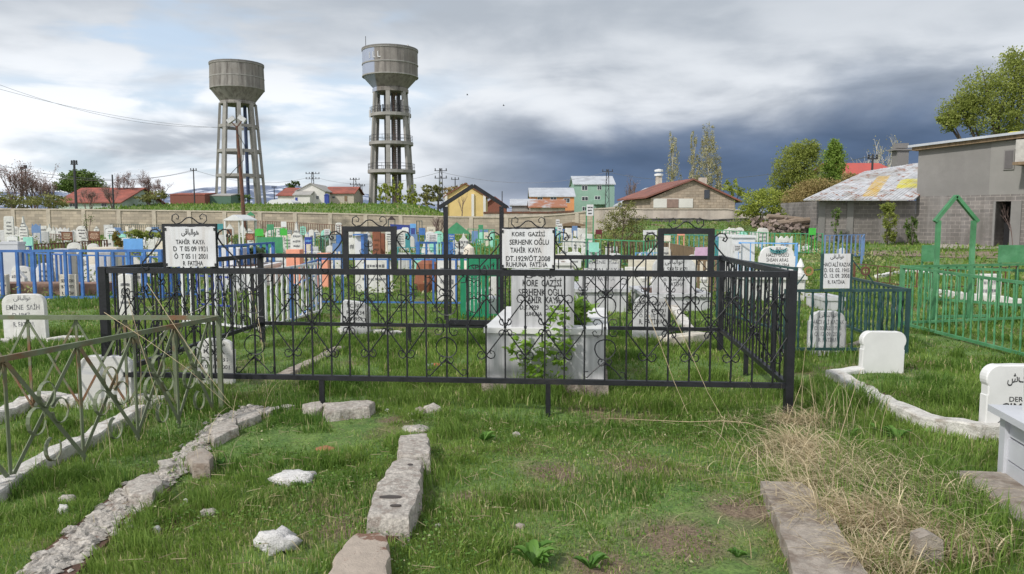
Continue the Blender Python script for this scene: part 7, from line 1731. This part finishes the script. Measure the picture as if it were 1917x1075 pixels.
def cover():
    n = 30000; x = RNG.uniform(-2.6, 2.6, n); y = RNG.uniform(3.2, 6.2, n); k = vn(x, y, .28, 31)*.6+vn(x, y, .07, 32)*.4 > .55; x, y = x[k], y[k]; ex = np.zeros(len(x), bool)
    for P in POLY: ex |= in_poly(x, y, P)
    x, y = x[~ex], y[~ex]; n = len(x); u = RNG.normal(size=(n, 3))*[1, 1, .25]; u /= np.linalg.norm(u, axis=1)[:, None]; v = np.cross(u, RNG.normal(size=(n, 3))*[.3, .3, 1]); v /= np.linalg.norm(v, axis=1)[:, None]; s = RNG.uniform(.004, .011, n)[:, None]; P = np.stack([x, y, H(x, y)+RNG.uniform(.02, .06, n)], 1)
    o = mesh_np('clover', np.stack([P-u*s, P-u*s*.2+v*s*.7, P+u*s, P-u*s*.2-v*s*.7], 1).reshape(-1, 3), np.arange(n*4).reshape(-1, 4), leafmat('clover_leaf', (.055, .13, .02), (.17, .28, .06), .6, .3, c3=(.5, .46, .3)), np.repeat(RNG.random(n), 4)); tag(o, 'clover and small broad leaves low in the turf', 'ground cover', kind='stuff')
    n = 900; x = RNG.uniform(-2.2, 2.6, n); y = RNG.uniform(3.3, 6.2, n); a = RNG.uniform(0, 6.28, n); l = RNG.uniform(.02, .11, n); w = .0013; z = H(x, y)+RNG.uniform(.028, .06, n); dx, dy = np.cos(a)*l/2, np.sin(a)*l/2; ox, oy = -np.sin(a)*w, np.cos(a)*w; t = RNG.uniform(-.015, .015, n)
    V = np.stack([np.stack([x-dx-ox, y-dy-oy, z-t], 1), np.stack([x+dx-ox, y+dy-oy, z+t], 1), np.stack([x+dx+ox, y+dy+oy, z+t+.002], 1), np.stack([x-dx+ox, y-dy+oy, z-t+.002], 1)], 1).reshape(-1, 3)
    o = mesh_np('dead_grass_litter', V, np.arange(n*4).reshape(-1, 4), leafmat('dull_straw', (.17, .13, .07), (.42, .36, .22)), np.repeat(RNG.random(n), 4)); tag(o, 'bits of dead grass lying in the turf', 'litter', kind='stuff')
cover()
def stems(lines, label, m=L_straw, r0=.0024, name='dry_stem'):
    for i, (pts, lab) in enumerate(lines):
        b = MB(); b.tube([at(*p) for p in pts], [r0*(1-.5*j/(len(pts)-1)) for j in range(len(pts))], 4); one(b, name, mat('straw_stem', (.48, .38, .24), .8, .15, 9), lab, 'dry stem')
stems([([(1245, 560, 5.75), (1275, 620, 5.72), (1325, 735, 5.6), (1356, 788, 5.5)], 'long dry stem leaning against the front rail of the enclosure'), ([(1215, 590, 5.85), (1238, 650, 5.75), (1262, 715, 5.7), (1288, 775, 5.6)], 'thinner dry stem just left of the long leaning one'), ([(1356, 788, 5.5), (1290, 790, 5.45), (1200, 786, 5.5), (1135, 783, 5.5)], 'dry stem lying flat in the grass left of the leaning stems'), ([(1356, 788, 5.5), (1350, 815, 5.25), (1338, 838, 5.1)], 'short broken dry stem at the foot of the leaning ones'), ([(1356, 788, 5.5), (1400, 792, 5.4), (1440, 806, 5.3), (1495, 830, 5.1)], 'dry stem curving right towards the straw clump'), ([(478, 572, 7.6), (488, 620, 7.4), (493, 670, 7.2), (500, 733, 6.95)], 'pale dead stalk standing before the left bars of the enclosure'), ([(470, 545, 7.5), (480, 600, 7.4), (492, 650, 7.3)], 'upper twig of the pale dead stalk'), ([(195, 585, 5.2), (280, 640, 5.2), (350, 690, 5.2), (440, 770, 5.25)], 'long dry weed stem slanting across the olive fence'), ([(275, 530, 5.6), (320, 600, 5.5), (380, 690, 5.4), (430, 755, 5.35)], 'second dry weed stem slanting down to the right behind the olive fence'), ([(240, 560, 5.2), (262, 640, 5.2), (300, 760, 5.1)], 'upright dry weed stem beside the blank marble headstone'), ([(262, 762, 4.9), (264, 700, 4.85), (263, 654, 4.8)], 'short stiff straw in front of the blank marble headstone'), ([(1470, 800, 5.5), (1500, 720, 5.45), (1508, 650, 5.4)], 'tall thin straw beside the right corner post'), ([(1560, 860, 5), (1590, 760, 5), (1612, 690, 5)], 'tall thin straw in front of the curved kerb'), ([(1530, 850, 5), (1524, 760, 5), (1515, 700, 5)], 'tall straw bending left near the corner post')], None)
# broad-leaved weeds
L_dock = leafmat('dock_leaf', (.06, .15, .025), (.14, .27, .05), .5, .3)
def dock(px, py, n, size, label, seed):
    g = G(px, py); rd = random.Random(seed); V = []; Fc = []; A = []; c = Vector((g.x, g.y, Hf(g.x, g.y)))
    for i in range(n):
        a = rd.uniform(0, 6.28); l = size*rd.uniform(.6, 1.1); w = l*rd.uniform(.26, .36); el = rd.uniform(.6, 1.3); d = Vector((math.cos(a), math.sin(a), 0)); s = Vector((-d.y, d.x, 0)); k = len(V); rn = rd.random()
        for j, (t, f) in enumerate(((.02, .08), (.25, .6), (.5, 1), (.78, .75), (1., .05))):
            p = d*(l*t*math.cos(el*(1-.35*t)))+Vector((0, 0, l*t*math.sin(el)*(1-.28*t*t)))
            for q in (-1, 1): V.append(tuple(p+s*(q*w/2*f)+Vector((0, 0, .02*f)))); A.append(rn)
            V.append(tuple(p)); A.append(rn*.8)
        for j in range(4): b0 = k+j*3; Fc += [(b0, b0+2, b0+5, b0+3), (b0+2, b0+1, b0+4, b0+5)]
    o = mesh_np('broadleaf_weed', np.array(V), np.array(Fc), L_dock, np.array(A), smooth=True); o.location = c; tag(o, label, 'weed')
for i, a in enumerate(((1000, 1062, 13, .13, 'broad leaved dock plant at the bottom edge, slightly right of centre'), (1105, 1066, 9, .10, 'smaller dock plant at the bottom edge, right of the broad one'), (985, 1050, 4, .15, 'dock rosette with one tall pale leaf at the bottom edge'), (905, 828, 9, .11, 'upright dock plant right of the kerb ruin'), (1680, 830, 12, .13, 'dark dock plant below the curved white kerb'), (1590, 825, 9, .11, 'dock plant left of the dark one below the curved kerb'), (1640, 815, 8, .10, 'dock leaves between the two plants below the curved kerb'), (640, 860, 7, .07, 'low dock leaves in the turf left of the kerb ruin'), (415, 880, 6, .07, 'low dock leaves right of the jagged block'), (1380, 1046, 8, .06, 'low clover like weed on the bare soil, bottom right of centre'))): dock(*a, seed=i)
leafy('ground_weed', [[at(1690, 845, 5.5), at(1730, 815, 5.5)], [at(1780, 842, 5.45), at(1800, 818, 5.45)], [at(1830, 850, 5.4), at(1842, 820, 5.4)]], 18, .035, L_dock, 'low leafy weed creeping along the foot of the curved white kerb', seed=2)
leafy('wire_weed', [[at(205, 700, 6.9), at(230, 600, 6.8), at(210, 570, 6.8)], [at(205, 700, 6.9), at(270, 590, 6.8), at(300, 560, 6.8)], [at(220, 700, 6.9), at(330, 600, 6.9), at(420, 555, 6.9)], [at(420, 640, 7.4), at(445, 580, 7.4), at(440, 540, 7.4)]], 14, .028, L_vine, 'straggly climbing weed in the left end of the black enclosure', seed=3)

# every stuff / structure object and each loose mesh is now in place
